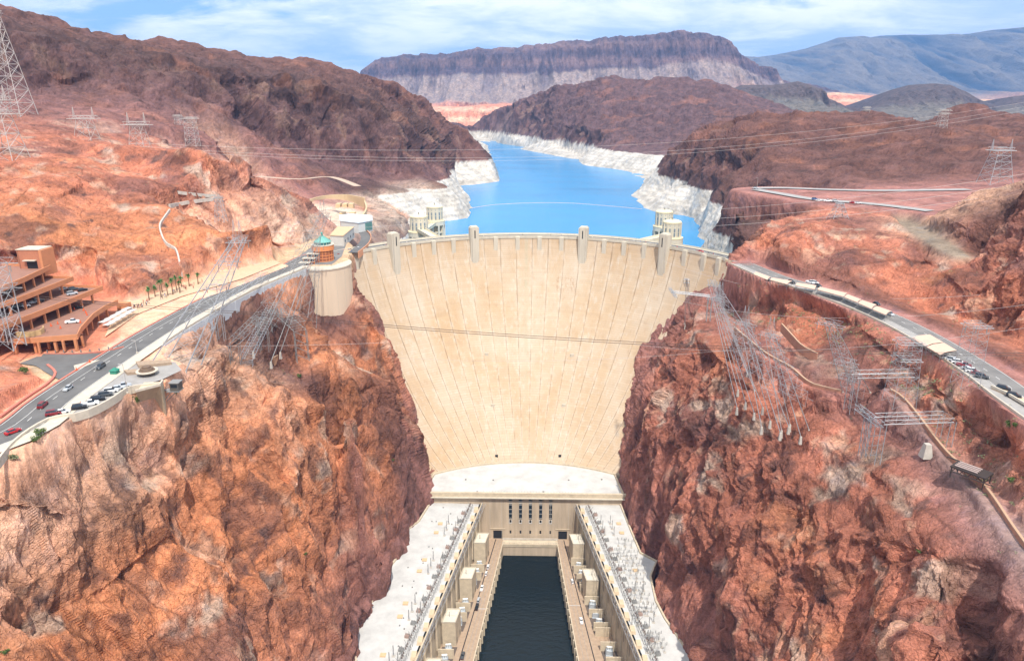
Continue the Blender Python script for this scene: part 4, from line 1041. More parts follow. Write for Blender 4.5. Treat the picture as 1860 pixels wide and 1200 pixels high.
for d_, kind in ((-43, 0), (-17, 1), (17, 1), (43, 0)):
    a = rad(d_); h = 9.0 if kind else 9.6
    t = radial_box(a, 144.6, 151.4, 6.8, -29, h).build('crest_tower', M_WHITE, dam)
    radial_box(a, 143.9, 144.6, 4.4, -30, h + .5).build('tower_front', M_WHITE, t)
    radial_box(a, 145.2, 150.8, 5.6, h, h + .9, taper=.25).build('tower_cap', M_WHITE, t)
    radial_box(a, 143.86, 143.95, .85, .8, h - 2.0).build('slot_window', M_DARK, t)
    for s_ in (-1, 1):
        m_ = MB()
        c, s = math.cos(a), math.sin(a)
        p = [Vector((CREST_C[0] + r * s + ww * c, CREST_C[1] + r * c - ww * s, 0)) - OFFD for r, ww in ((144.3, s_ * 2.25), (144.3, s_ * 2.55), (144.62, s_ * 2.55), (144.62, s_ * 2.25))]
        m_.prism([tuple(q[:2]) for q in p], -28 + 187, h + 187 + .2); m_.build('corner_rib', M_GREYC, t)
    radial_box(a, 151.38, 151.45, 1.6, .3, 3.0).build('door', mat('bronze_door', (.20, .13, .07), .4, metal=.5), t)
# two small inspection balconies above the powerhouse roof
for u_ in (902, 1017):
    p = PF(u_, 829); b_ = MB().box((0, 0, 0), (2.0, 1.2, 2.4)).build('inspection_opening', M_DARK, dam, loc=Vector(p) - OFFD + Vector((0, .3, 0)))
    MB().box((0, 0, 0), (2.6, 1.8, 2.2)).build('balcony', M_GREYC, dam, loc=Vector(p) - OFFD + Vector((0, -.6, -3.0)))
for u_, v_ in ((884, 644), (1039, 646), (895, 737), (1024, 737)):
    p = PF(u_, v_); MB().box((0, 0, 0), (2.8, 1.2, 3.4)).build('gallery_balcony', M_WHITE, dam, loc=Vector(p) - OFFD)
# ------------------------------------------------------------------ powerhouse between the canyon walls
M_ROOF = mat('white_roof_coating', (.54, .535, .51), .8, noise=.16, nscale=.12, detail=9)
M_WALLC = mat('stained_concrete', (.50, .40, .29), .85, noise=.20, nscale=.22, bump=.05, streak=True)
M_WALLG = mat('tan_concrete', (.56, .47, .34), .85, noise=.16, nscale=.35, bump=.04)  # plain tan concrete for powerhouse walls, parapets and piers
M_DECK = mat('deck_paving', (.40, .29, .20), .9, noise=.16, nscale=.5)
M_TRANS = mat('transformer_paint', (.55, .60, .64), .4, metal=.2, noise=.1, nscale=1)
M_BOXR = mat('block_roof', (.66, .61, .50), .8, noise=.1, nscale=.6)
def wall_holes(mb, x0, x1, z0, z1, y, holes, depth=.8):
    """wall in the plane y, seen from -y, with real recessed openings (hx0, hx1, hz0, hz1)"""
    xs = sorted({x0, x1} | {h[0] for h in holes} | {h[1] for h in holes}); zs = sorted({z0, z1} | {h[2] for h in holes} | {h[3] for h in holes})
    for i in range(len(xs) - 1):
        for j in range(len(zs) - 1):
            cx_, cz_ = (xs[i] + xs[i + 1]) / 2, (zs[j] + zs[j + 1]) / 2
            if any(h[0] < cx_ < h[1] and h[2] < cz_ < h[3] for h in holes): continue
            mb.add([(xs[i], y, zs[j]), (xs[i + 1], y, zs[j]), (xs[i + 1], y, zs[j + 1]), (xs[i], y, zs[j + 1])], [(0, 1, 2, 3)])
    for a, b, c, d in holes:
        q = [(a, y, c), (b, y, c), (b, y, d), (a, y, d), (a, y + depth, c), (b, y + depth, c), (b, y + depth, d), (a, y + depth, d)]
        mb.add(q, [(0, 4, 5, 1), (1, 5, 6, 2), (2, 6, 7, 3), (3, 7, 4, 0)])
ph = empty('powerhouse', (0, 417, -187), label='concrete powerhouse block with white curved roof at the foot of the dam', cat='powerhouse')
OP = Vector((0, 417, -187))
def sub(mb, o=OP):
    mb.v = [(p[0] - o.x, p[1] - o.y, p[2] - o.z) for p in mb.v]; return mb
# curved roof terrace
arc = []
for i in range(33):
    x = -64.5 + 127 * i / 32
    arc.append((x, dam_face(x, -146) - .3))
roof_poly = [(-68, 417.2)] + [(-68, 424)] + arc + [(64.5, 424), (65.5, 417.2)]
mb = MB(); mb.prism(roof_poly, -152, -146.6); sub(mb).build('terrace_roof', M_ROOF, ph)
mb = MB(); mb.wall([(p[0], p[1] - .5, -146.6) for p in arc], .8, 0, 1.3); sub(mb).build('roof_kerb', M_WALLG, ph)
mb = MB(); mb.wall([(-67.6, 417.6, -146.6), (-67.4, 424, -146.6), (-64.0, arc[0][1], -146.6)], .8, 0, 1.5); sub(mb).build('roof_kerb', M_WALLG, ph)
mb = MB(); mb.wall([(65, 417.6, -146.6), (64.2, 424, -146.6), (62.2, arc[-1][1], -146.6)], .8, 0, 1.5); sub(mb).build('roof_kerb', M_WALLG, ph)
def zrow(v, y=417.0, u=957): return P(u, v, y=y)[2]
z_ledge = zrow(901.5)
mb = MB(); mb.box((-1.5, 416.6, (z_ledge - 145.4) / 2), (137, 1.6, -145.4 - z_ledge)); sub(mb).build('cornice', M_WALLG, ph)
mb = MB(); mb.box((-1.5, 416.1, z_ledge - .25), (137.6, 3.0, .6)); sub(mb).build('ledge', M_WHITE, ph)
wins = []
cols_x = [P(u, 930, y=417)[0] for u in (927.2, 945.5, 963.4, 982.0, 1000.0)]
zt, zg, zb = zrow(903), zrow(915.3), zrow(943.3)
zw0, zw1 = zrow(949.3), zrow(944)
zs0, zs1 = zrow(969), zrow(963)
holes = []
for x in cols_x:
    holes += [(x - 1.05, x + 1.05, zb, zt - .3), (x - .6, x + .6, zw0, zw1), (x - .6, x + .6, zs0, zs1)]
dl = (P(896, 970, y=417)[0], P(912.5, 970, y=417)[0]); dr_ = (P(1014, 970, y=417)[0], P(1030, 970, y=417)[0])
zd0, zd1 = zrow(977), zrow(963.5)
holes += [(dl[0], dl[1], -181.5, zd1), (dr_[0], dr_[1], -181.5, zd1)]
mb = MB(); wall_holes(mb, -68, 66, -190, z_ledge, 417, holes, 1.0); sub(mb).build('front_wall', M_WALLC, ph)
for k, x in enumerate(cols_x):
    w_ = MB().box((0, .6, 0), (2.1, .3, zt - zb), 0); w_ = sub(MB().add([(v[0] + x, v[1] + 417, v[2] + (zt + zb) / 2) for v in w_.v], w_.f)).build('window', M_GLASS, ph)
    n_ = 7
    for j in range(n_):
        zz_ = zb + (zg - zb) * (j + .5) / n_
        if j % 2 == 0: sub(MB().box((x, 417.42, zz_), (2.04, .1, (zg - zb) / n_ * .45))).build('spandrel', M_STEELD, w_)
    sub(MB().box((x, 417.45, (zt + zg) / 2), (2.08, .5, zt - zg))).build('header_panel', M_GREYC, w_)
    f_ = sub(MB().box((x, 417.5, (zw0 + zw1) / 2), (1.2, .3, zw1 - zw0))).build('small_window', M_DARK, ph)
    sub(MB().box((x - .85, 416.95, (zw0 + zw1) / 2), (.42, .2, zw1 - zw0 + .8)).box((x + .85, 416.95, (zw0 + zw1) / 2), (.42, .2, zw1 - zw0 + .8)).box((x, 416.93, zw0 - .3), (1.26, .2, .4))).build('window_frame', M_ROOF, f_)
    sub(MB().box((x, 417.5, (zs0 + zs1) / 2), (1.2, .3, zs1 - zs0))).build('small_window', M_DARK, ph)
for q in (dl, dr_):
    sub(MB().box(((q[0] + q[1]) / 2, 418.0, (zd0 + zd1) / 2 - .6), (q[1] - q[0], .3, zd1 - zd0 + 2))).build('loading_door', M_DARK, ph)
    sub(MB().box(((q[0] + q[1]) / 2, 416.8, zd1 + 1.5), (q[1] - q[0] + 4, .5, .35))).build('door_lintel', M_WALLG, ph)
# raised joints on the front wall
for x in (-24, -16, 16.5, 29):
    sub(MB().box((x, 416.96, (z_ledge - 181) / 2), (.18, .14, z_ledge + 181))).build('wall_rib', M_GREYC, ph)
# lower terrace over the river with railing
y_t0 = P(957, 989, z=-181)[1]
xl, xr = P(913, 1000, y=y_t0)[0] - .3, P(1013, 1000, y=y_t0)[0] + .3
sub(MB().box(((xl + xr) / 2, (417 + y_t0) / 2, -181.9), (xr - xl + .6, 417 - y_t0, 1.6))).build('river_terrace', M_WALLG, ph)
sub(MB().box(((xl + xr) / 2, y_t0 + .9, -189), (xr - xl + 1, 1.0, 12.6))).build('river_wall', M_WALLC, ph)
sub(MB().box(((xl + xr) / 2, y_t0 + .1, -181.0), (xr - xl + .6, .5, .9))).build('terrace_edge', M_WALLG, ph)
sub(MB().box(((xl + xr) / 2, 415.4, -180.2), (xr - xl, .35, 1.5))).build('terrace_rail_wall', M_GREYC, ph)
mb = MB()
for i in range(24): mb.bar((xl + (xr - xl) * i / 23, y_t0 + 1, -181.1), (xl + (xr - xl) * i / 23, y_t0 + 1, -179.9), .05)
mb.bar((xl, y_t0 + 1, -179.9), (xr, y_t0 + 1, -179.9), .06); sub(mb).build('railing', M_STEELD, ph)
# roof edge things: vents and posts on the curved roof
for u_, v_ in ((846, 871), (896, 872), (1033, 872), (1093, 871), (987, 893), (867, 893)):
    p = P(u_, v_, z=-146.6); o = MB().box((0, 0, .25), (1.0, .8, .5)).box((0, 0, .56), (1.2, 1.0, .1)).build('roof_vent', M_STEELD, None, loc=p)
    tag(o, 'small vent box on the white curved roof', 'vent', 'vents on the curved powerhouse roof')
mb = MB()
for i in range(34):
    x = -30 + i * 1.95; mb.bar((x, 417.3, -145.4), (x, 417.3, -144.5), .06)
mb.bar((-30, 417.3, -144.5), (34.5, 417.3, -144.5), .05); sub(mb).build('roof_railing', M_STEELD, ph)

def wing(side):
    if side < 0:
        xw = lambda y: -29.4 - (416 - y) * .163; a_ = P(912, 995, z=-181); b_ = P(861, 1200, z=-181); xd = lambda y: a_[0] + (b_[0] - a_[0]) * (a_[1] - y) / (a_[1] - b_[1]); out = ROOF_L
        lab = 'left powerhouse wing with long white roof against the orange cliff'
    else:
        xw = lambda y: 34.3 + (416 - y) * .158; a_ = P(1012, 990, z=-181); b_ = P(1050, 1200, z=-181); xd = lambda y: a_[0] + (b_[0] - a_[0]) * (a_[1] - y) / (a_[1] - b_[1]); out = ROOF_R
        lab = 'right powerhouse wing with white roof crowded with switchgear frames'
    O = Vector((xw(340), 340, -187)); Y0 = 225.0
    w = empty('powerhouse_wing', O, label=lab, cat='powerhouse wing', group=None)
    inner = [(xw(Y0), Y0), (xw(416.2), 416.2)]
    ext = [((-84 if side < 0 else 84) , Y0), ] + [tuple(p[:2]) for p in out]
    poly = inner + list(reversed(ext))
    mb = MB(); mb.prism(poly, -158, -154.0); sub(mb, O).build('roof_slab', M_ROOF, w)
    mb = MB(); mb.wall([(p[0] + side * .4, p[1], -154) for p in ext], 1.0, -8, 1.1); sub(mb, O).build('outer_parapet', M_WALLG, w)
    mb = MB(); mb.wall([(xw(y) - side * .1, y, -154) for y in (Y0, 300, 360, 416)], .7, -1, 1.0); sub(mb, O).build('inner_parapet', M_WALLG, w)
    # main wall facing the river
    mb = MB(); mb.wall([(xw(y) + side * .8, y, -154) for y in (Y0, 320, 416.5)], 1.6, -36, 0); sub(mb, O).build('river_side_wall', M_WALLG, w)
    # tan fins standing along the roof edge with dark slots below
    y = 408.0; k = 0
    while y > Y0 + 4:
        x = xw(y)
        mb = MB(); mb.box((x + side * 1.8, y, -153.2), (3.0, 5.2, 1.7), rz=0, taper=.8); sub(mb, O).build('roof_fin', mat('fin_concrete', (.60, .47, .31), .85, noise=.1, nscale=1), w)
        mb = MB(); mb.box((x - side * .25, y, -165.5), (.9, 1.0, 23)); sub(mb, O).build('wall_pier', M_WALLG, w)
        mb = MB(); mb.box((x - side * .02, y - 5, -160.5), (.12, .8, 9)); sub(mb, O).build('slot_window', M_DARK, w)
        y -= 10.0; k += 1
    # deck
    L = [(xd(y), y, -181) for y in (Y0, 300, 360, 417)]; R = [(xw(y), y, -181) for y in (Y0, 300, 360, 417)]
    pl = [p[:2] for p in L] + [p[:2] for p in reversed(R)]
    mb = MB(); mb.prism(pl, -183, -181.0); sub(mb, O).build('deck', M_DECK, w)
    mb = MB(); mb.wall([(xd(y) + side * .3, y, -181) for y in (Y0, 300, 360, 417)], .6, -12, .5); sub(mb, O).build('deck_edge', M_WALLG, w)
    bx = lambda y: xw(y) - side * (xw(y) - xd(y)) * side * .0
    for f_, wd, col in ((.14, .16, M_STEELD), (.25, .16, M_STEELD), (.385, .55, M_DARK)):
        mb = MB(); ys = (Y0, 300, 360, 416)
        a = [(xd(y) + (xw(y) - xd(y)) * f_ - wd / 2, y, -180.99) for y in ys]; b = [(xd(y) + (xw(y) - xd(y)) * f_ + wd / 2, y, -180.99) for y in ys]
        mb.ribbon(a, b); sub(mb, O).build('rail_slot' if col is M_DARK else 'crane_rail', col, w)
    y = 396.0
    while y > Y0 + 3:
        mb = MB(); x = xd(y); mb.box((x - side * .35, y, -186.5), (.8, .7, 11.5)); sub(mb, O).build('deck_pier', M_WALLG, w); y -= 6.2
    # paving joint line
    yj = 346 if side < 0 else 350
    x0, x1 = xd(yj), xd(yj) + (xw(yj) - xd(yj)) * .38
    mb = MB(); mb.box(((x0 + x1) / 2, yj, -180.9), (abs(x1 - x0), .35, .12)); sub(mb, O).build('deck_joint', M_ROOF, w)
    # enclosure blocks and transformer bays
    centres = [394, 358, 321, 284, 247]
    nblk = centres if side < 0 else centres[:2] + centres[4:]
    for y in nblk:
        hl = 5.4; dpt = 7.4
        xa = xw(y) - side * .9; xb = xa - side * dpt
        sl = -.163 * side * -1
        def q(xx, yy): return (xx + (xw(yy) - xw(y)), yy)
        pl = [q(xa, y - hl), q(xb, y - hl), q(xb, y + hl), q(xa, y + hl)]
        mb = MB(); mb.prism(pl, -181, -165.5); b = sub(mb, O).build('enclosure_block', M_WALLG, w)
        pr = [q(xa - side * .5, y - hl + .5), q(xb + side * .5, y - hl + .5), q(xb + side * .5, y + hl - .5), q(xa - side * .5, y + hl - .5)]
        mb = MB(); mb.prism(pr, -165.5, -165.35); sub(mb, O).build('block_roof', M_BOXR, b)
        mb = MB(); mb.wall([(p[0], p[1], -165.5) for p in pl] + [(pl[0][0], pl[0][1], -165.5)], .35, 0, .55); sub(mb, O).build('block_parapet', M_WHITE, b)
        mb = MB(); cxm = (pl[0][0] + pl[1][0]) / 2; mb.bar((cxm, y - 1, -165.4), (cxm, y - 1, -162.0), .13); sub(mb, O).build('mast', M_STEELD, b)
        mb = MB(); mb.box((cxm, y, -165.3), (6.4, .16, .14)); sub(mb, O).build('roof_joint', M_GREYC, b)
        for k in (-1, 1):
            mb = MB(); p = q(xb - side * .03, y + k * 3.1); mb.box((p[0], p[1], -178.6), (.12, 1.4, 3.2)); sub(mb, O).build('block_door', M_DARK, b)
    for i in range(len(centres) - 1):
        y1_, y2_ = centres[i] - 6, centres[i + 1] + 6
        mb = MB(); mb.prism([(xw(y1_) - side * .8, y1_), (xw(y1_) - side * 9.2, y1_), (xw(y2_) - side * 9.2, y2_), (xw(y2_) - side * .8, y2_)], -181, -180.93); sub(mb, O).build('bay_floor', mat('dark_niche_floor', (.13, .10, .08), .9, noise=.2, nscale=.6), w)  # darkness of the niches put into the floor colour
        a, c = centres[i] - 6, centres[i + 1] + 6
        if side > 0 and i >= 1: a, c = centres[i] + 6 - 2, centres[i + 1] + 8
        n = 3
        for k in range(n + (1 if side > 0 else 0)):
            yy = a + (c - a) * (k) / n
            if 0 < k < n or side > 0:
                xa = xw(yy) - side * .9; mb = MB(); mb.box((xa - side * 4.3, yy, -178.0), (8.6, .6, 6.0)); sub(mb, O).build('bay_partition', M_WALLG, w)
    return w, xw, xd
WL, xwL, xdL = wing(-1)
WR, xwR, xdR = wing(1)

# transformers standing in the bays
def make_transformer():
    t = empty('transformer', (0, 0, 0))
    MB().box((0, 0, 1.9), (3.0, 2.6, 3.0)).box((0, 0, .25), (3.6, 3.0, .5)).build('tank', M_TRANS, t)
    mb = MB()
    for s in (-1, 1):
        for k in range(5): mb.box((s * 1.75, -1.0 + k * .5, 1.9), (.5, .16, 2.3))
    mb.build('radiator', mat('radiator_steel', (.42, .46, .50), .4, metal=.4), t)
    mb = MB(); mb.bar((-1.5, .9, 4.3), (1.5, .9, 4.3), .55, 10); mb.bar((-1.0, .9, 3.3), (-1.0, .9, 4.0), .1); mb.bar((1.0, .9, 3.3), (1.0, .9, 4.0), .1); mb.build('conservator', mat('white_drum', (.78, .79, .78), .4), t)
    for k in (-1, 0, 1):
        mb = MB(); mb.bar((k * .9, -.4, 3.4), (k * 1.05, -.5, 5.3), .16, 6, .06); mb.build('bushing', M_STEELD, t)
    return t
tr0 = make_transformer(); TRK = tree_of(tr0); first = True
for side, xw in ((-1, xwL), (1, xwR)):
    centres = [394, 358, 321, 284]
    idx = 0
    for i, c in enumerate(centres):
        for k in range(3):
            y = c - 6 - 3.9 - k * 7.7
            pos = (xw(y) - side * 5.4, y, -180.9); idx += 1
            lab = 'grey transformer in its bay, number %d' % idx
            nth = ['first', 'second', 'third'][k]
            bay = ['nearest the dam', 'second from the dam', 'third from the dam', 'lowest in the photo'][i]
            lab = 'grey transformer, %s in the %s bay group, %s' % (nth, 'left' if side < 0 else 'right', bay)
            if first:
                tr0.location = pos; tr0.rotation_euler = (0, 0, .15); tag(tr0, lab, 'transformer', 'transformers in the wing bays'); first = False
            else:
                copy_tree(tr0, TRK, pos, (.15 if side < 0 else -.15) + random.uniform(-.04, .04), lab, 'transformers in the wing bays')
# steel pole-mounted insulators on the roofs
def make_post():
    t = empty('insulator_post', (0, 0, 0))
    MB().box((0, 0, .25), (1.5, 1.2, .5)).build('footing', M_GREYC, t)
    MB().bar((-.35, 0, .5), (0, 0, 3.2), .09).bar((.35, 0, .5), (0, 0, 3.2), .09).bar((0, -.3, .5), (0, 0, 3.2), .08).build('stand', M_STEEL, t)
    mb = MB(); mb.cyl((0, 0), .16, 3.0, 6.6, 8)
    for k in range(7): mb.cyl((0, 0), .30, 3.3 + k * .45, 3.4 + k * .45, 8, .2)
    mb.build('insulator', M_STEELD, t); return t
po = make_post(); POK = tree_of(po); first = True
ORD = ['first', 'second', 'third', 'fourth', 'fifth', 'sixth', 'seventh', 'eighth', 'ninth', 'tenth', 'eleventh', 'twelfth', 'thirteenth', 'fourteenth', 'fifteenth', 'sixteenth', 'seventeenth', 'eighteenth', 'nineteenth', 'twentieth'] + ['twenty-' + k for k in ('first', 'second', 'third', 'fourth', 'fifth', 'sixth', 'seventh', 'eighth', 'ninth')] + ['thirtieth'] + ['thirty-' + k for k in ('first', 'second', 'third', 'fourth', 'fifth')]
L6 = [(1400, 205), (1385, 248), (1370, 290), (1465, 212), (1450, 248), (1435, 290), (1290, 470), (1272, 520), (1252, 566), (1360, 475), (1345, 522), (1325, 572), (1158, 785), (1135, 842), (1112, 902), (1219, 790), (1198, 842), (1178, 902), (1000, 1165), (970, 1215), (1060, 1170), (1033, 1215)]
R7 = [(645, 205), (658, 242), (672, 286), (713, 207), (727, 243), (740, 288), (862, 760), (890, 705), (910, 900), (870, 940), (915, 940), (945, 715), (955, 690), (1028, 920), (995, 955), (960, 985), (980, 1140), (1000, 1060), (985, 1050)]
R7.sort(key=lambda q: q[1])
pl_ = [(465 + a / 4, 900 + b / 4, 'left') for a, b in L6] + [(930 + a / 4, 900 + b / 4, 'right') for a, b in R7]
for i, (u_, v_, sd_) in enumerate(pl_):
    pos = P(u_, v_, z=-154)
    lab = ('insulator post on the left wing roof, %s of the %s cluster from the dam' % (ORD[i % 6], ORD[i // 6])) if sd_ == 'left' else 'insulator post on the right wing roof, %s counted away from the dam' % ORD[i - len(L6)]; g = 'insulator posts on the %s wing roof' % sd_
    if first: po.location = pos; tag(po, lab, 'insulator', g); first = False
    else: copy_tree(po, POK, pos, random.uniform(-.2, .2), lab, g)
# hatches
for i, (u_, v_, sd_) in enumerate([(465 + a / 4, 900 + b / 4, 'left') for a, b in [(1340, 205), (1310, 270), (1225, 468), (1188, 550), (1087, 784), (1047, 880), (923, 1160)]] + [(930 + a / 4, 900 + b / 4, 'right') for a, b in [(775, 205), (797, 272), (700, 530), (895, 545)]]):
    p = P(u_, v_, z=-154); o = MB().box((0, 0, .3), (2.6, 2.2, .6)).box((0, 0, .66), (2.9, 2.5, .12)).build('roof_hatch', mat('hatch_tan', (.62, .45, .26), .8, noise=.1, nscale=1), None, loc=p)
    tag(o, 'square tan hatch on the white roof of the %s wing' % sd_, 'hatch', 'roof hatches on the %s wing' % sd_)
for i in range(26):
    r_ = random.random(); y = 262 + 150 * r_; x = xwL(y) - 8 - random.random() * 20
    o = MB().box((0, 0, .2), (.7, .6, .4)).cyl((0, 0), .16, .4, .8, 6).build('roof_vent', M_STEELD, None, loc=(x, y, -154))
    tag(o, 'tiny pipe vent on the white roof of the left wing', 'vent', 'pipe vents on the left wing roof')
# switchgear frames (H frames) on the right wing
def make_frame():
    t = empty('switchgear', (0, 0, 0))
    MB().box((-1.9, 0, .2), (1.2, 1.2, .4)).box((1.9, 0, .2), (1.2, 1.2, .4)).build('footing', M_GREYC, t)
    for s in (-1.9, 1.9):
        MB().bar((s, 0, .4), (s, 0, 5.6), .10).build('leg', M_STEELD, t)
    MB().bar((-2.6, 0, 4.2), (2.6, 0, 4.2), .09).bar((-2.6, .5, 4.2), (2.6, .5, 4.2), .06).bar((-2.6, 0, 4.2), (-2.6, .5, 4.2), .06).bar((2.6, 0, 4.2), (2.6, .5, 4.2), .06).build('crossbar', M_STEELD, t)
    for s in (-2.7, 0, 2.7):
        mb = MB(); mb.cyl((s, .2), .14, 4.3, 6.0, 6)
        for k in range(3): mb.cyl((s, .2), .26, 4.5 + k * .45, 4.6 + k * .45, 6, .18)
        mb.build('insulator', M_STEELD, t)
    return t
fr0 = make_frame(); FRK = tree_of(fr0); first = True
FRP = [(795, 365), (845, 375), (745, 440), (790, 440), (735, 480), (810, 460), (885, 455), (860, 490), (770, 560), (800, 530), (840, 560), (900, 510), (880, 600), (935, 560), (930, 625), (870, 690), (930, 690), (915, 745), (960, 770), (950, 835), (985, 840), (1010, 870), (940, 870), (1040, 1050), (1020, 1060), (1060, 1100), (1080, 1135), (1035, 1150)]
FRP.sort(key=lambda q: q[1])
for i, (a, b) in enumerate(FRP):
    pos = P(930 + a / 4, 900 + b / 4, z=-154)
    if first: fr0.location = pos; tag(fr0, 'grey steel switch frame on the right wing roof, first counted from the dam', 'switch frame', 'switch frames on the right wing roof'); first = False
    else: copy_tree(fr0, FRK, pos, random.uniform(-.12, .12), 'grey steel switch frame on the right wing roof, %s counted from the dam' % ORD[i], 'switch frames on the right wing roof')
# conductor racks along the inner roof edges
def make_rack():
    t = empty('conductor_rack', (0, 0, 0)); mb = MB()
    for s in (-1, 1):
        for e in (-2.2, 2.2): mb.bar((s * 1.4, e, 0), (s * 1.1, e, 3.0), .10)
        mb.bar((s * 1.1, -2.2, 3.0), (s * 1.1, 2.2, 3.0), .10); mb.bar((s * 1.4, -2.2, .3), (s * 1.1, 2.2, 3.0), .07); mb.bar((s * 1.4, 2.2, .3), (s * 1.1, -2.2, 3.0), .07)
    for e in (-2.2, 0, 2.2): mb.bar((-1.1, e, 3.0), (1.1, e, 3.0), .09)
    mb.build('rack_frame', M_STEELD, t)
    for e in (-1.6, 0, 1.6):
        MB().cyl((0, e), .22, 3.1, 4.3, 6).build('insulator', mat('brown_porcelain', (.13, .07, .05), .3), t)
    MB().bar((0, 2.0, 1.0), (-2.2, 2.8, 4.6), .13, 4).build('arrester_arm', M_STEELD, t)
    return t
rk = make_rack(); RKK = tree_of(rk); first = True
for side, xw in ((-1, xwL), (1, xwR)):
    y = 409.0; n = 0
    while y > 240:
        pos = (xw(y) + side * 6.0, y, -154); n += 1
        lab = '%s dark conductor rack from the dam on the %s wing roof edge' % (ORD[n - 1], 'left' if side < 0 else 'right'); g = 'conductor racks on the %s wing' % ('left' if side < 0 else 'right')
        if first: rk.location = pos; rk.rotation_euler = (0, 0, -.16); tag(rk, lab, 'rack', g); first = False
        else: copy_tree(rk, RKK, pos, -.16 if side < 0 else 3.3, lab, g)
        y -= 6.1
M_PINKB = mat('pinkish_box', (.34, .24, .20), .8, noise=.15, nscale=1)
for side, xw in ((-1, xwL), (1, xwR)):
    y = 404.0; n = 0
    while y > 244:
        n += 1; s_ = 'left' if side < 0 else 'right'; e = empty('switch_box', (xw(y) + side * 9.3, y, -154), -.16 * -side, label='%s small equipment box from the dam beside the %s wing racks' % (ORD[n - 1], s_), cat='equipment box', group='equipment boxes on the %s wing roof' % s_)
        MB().box((0, 0, .7), (2.4, 2.0, 1.4)).build('cabinet', M_PINKB if n % 2 else M_STEELD, e)
        MB().cyl((-.6, 0), .18, 1.4, 2.6, 6).build('insulator', M_STEELD, e); MB().cyl((.6, 0), .18, 1.4, 2.6, 6).build('insulator', M_STEELD, e)
        MB().bar((0, 0, 1.4), (-side * 4.5, .6, 3.4), .07, 3).build('lead', M_STEELD, e)
        y -= 9.4
# lattice walkway girders just outside the inner parapets
for side, xw in ((-1, xwL), (1, xwR)):
    g_ = empty('lattice_girder', (xw(340) - side * 1.3, 340, -153), label='long light steel lattice girder along the river side of the %s wing roof' % ('left' if side < 0 else 'right'), cat='girder')
    O = Vector(g_.location); y = 412.0; mb = MB(); mb2 = MB()
    P0 = lambda y, dx, dz: Vector((xw(y) - side * (1.3 + dx), y, -153 + dz)) - O
    mb.bar(P0(414, 0, 0), P0(235, 0, 0), .14).bar(P0(414, 0, 1.6), P0(235, 0, 1.6), .14).bar(P0(414, 1.7, .8), P0(235, 1.7, .8), .13)
    while y > 238:
        mb2.bar(P0(y, 0, 0), P0(y - 2.6, 0, 1.6), .08).bar(P0(y - 2.6, 0, 1.6), P0(y - 5.2, 0, 0), .08).bar(P0(y, 0, 1.6), P0(y - 2.6, 1.7, .8), .08).bar(P0(y - 2.6, 1.7, .8), P0(y - 5.2, 0, 0), .08)
        y -= 5.2
    mb.build('chord', M_STEEL, g_); mb2.build('bracing', M_STEEL, g_)
# ------------------------------------------------------------------ roads with kerbs and markings
ORD = ['first', 'second', 'third', 'fourth', 'fifth', 'sixth', 'seventh', 'eighth', 'ninth', 'tenth', 'eleventh', 'twelfth', 'thirteenth', 'fourteenth', 'fifteenth', 'sixteenth', 'seventeenth', 'eighteenth', 'nineteenth', 'twentieth'] + ['twenty-' + k for k in ('first', 'second', 'third', 'fourth', 'fifth', 'sixth', 'seventh', 'eighth', 'ninth')] + ['thirtieth'] + ['thirty-' + k for k in ('first', 'second', 'third', 'fourth', 'fifth')]
def road(name, line, hw, mat_, label, dz=.03, dash=True, lines=()):
    o = MB().ribbon(offset_line([(p[0], p[1], p[2] + dz) for p in line], -hw), offset_line([(p[0], p[1], p[2] + dz) for p in line], hw)).build(name, mat_)
    for q in o.data.polygons: pass
    tag(o, label, kind='structure')
    if dash:
        d = resample(line, 4.5)
        for i in range(0, len(d) - 1, 2):
            a, b = Vector(d[i]), Vector(d[i + 1]); t = (b - a).normalized(); n = Vector((-t.y, t.x, 0)) * .09; b = a + t * 3.0
            z = Vector((0, 0, dz + .006))
            MB().add([a - n + z, a + n + z, b + n + z, b - n + z], [(0, 1, 2, 3)]).build('lane_dash', M_PAINT, o)
    for off_, w_ in lines:
        A = offset_line([(p[0], p[1], p[2] + dz + .006) for p in line], off_ - w_ / 2); B = offset_line([(p[0], p[1], p[2] + dz + .006) for p in line], off_ + w_ / 2)
        MB().ribbon(A, B).build('edge_line', M_PAINT, o)
    return o
M_ROAD2 = mat('worn_asphalt', (.19, .18, .17), .9, noise=.22, nscale=.15, streak=False)
M_KERBR = mat('red_kerb', (.50, .17, .12), .8, noise=.1, nscale=1)
M_KERB = mat('kerb_concrete', (.56, .49, .39), .85, noise=.12, nscale=.5)
M_FASCIA = mat('bridge_fascia', (.56, .58, .60), .8, noise=.10, nscale=.25, streak=True)
roadl = road('road', ROAD_L, 7.0, M_ASPH, 'grey road coming up the left side past the lookout towards the dam', lines=((6.5, .18), (-6.5, .18), (2.2, .14)))
tag(MB().wall(offset_line(ROAD_L[3:], 7.5), .9, -.3, .28).build('road_kerb', M_KERBR), kind='structure', label='red painted kerb along the upper side of the left road')
seg = ROAD_L[3:-8]
tag(MB().ribbon([(p[0], p[1], p[2] + .17) for p in offset_line(seg, -12.2)], [(p[0], p[1], p[2] + .17) for p in offset_line(seg, -7.1)]).build('pavement', M_KERB), kind='structure', label='pale pavement along the canyon side of the left road')
tag(MB().wall(offset_line(seg, -7.2), .35, -.3, .16).build('road_kerb', M_KERB), kind='structure', label='pale kerb along the canyon side of the left road')
br = [p for p in ROAD_L[:-7] if p[1] > 278 and p[1] < 440]
fw = empty('road_bridge_wall', br[0], label='long pale blue-grey concrete bridge wall carrying the left road above the ravine', cat='bridge wall')
O = Vector(br[0])
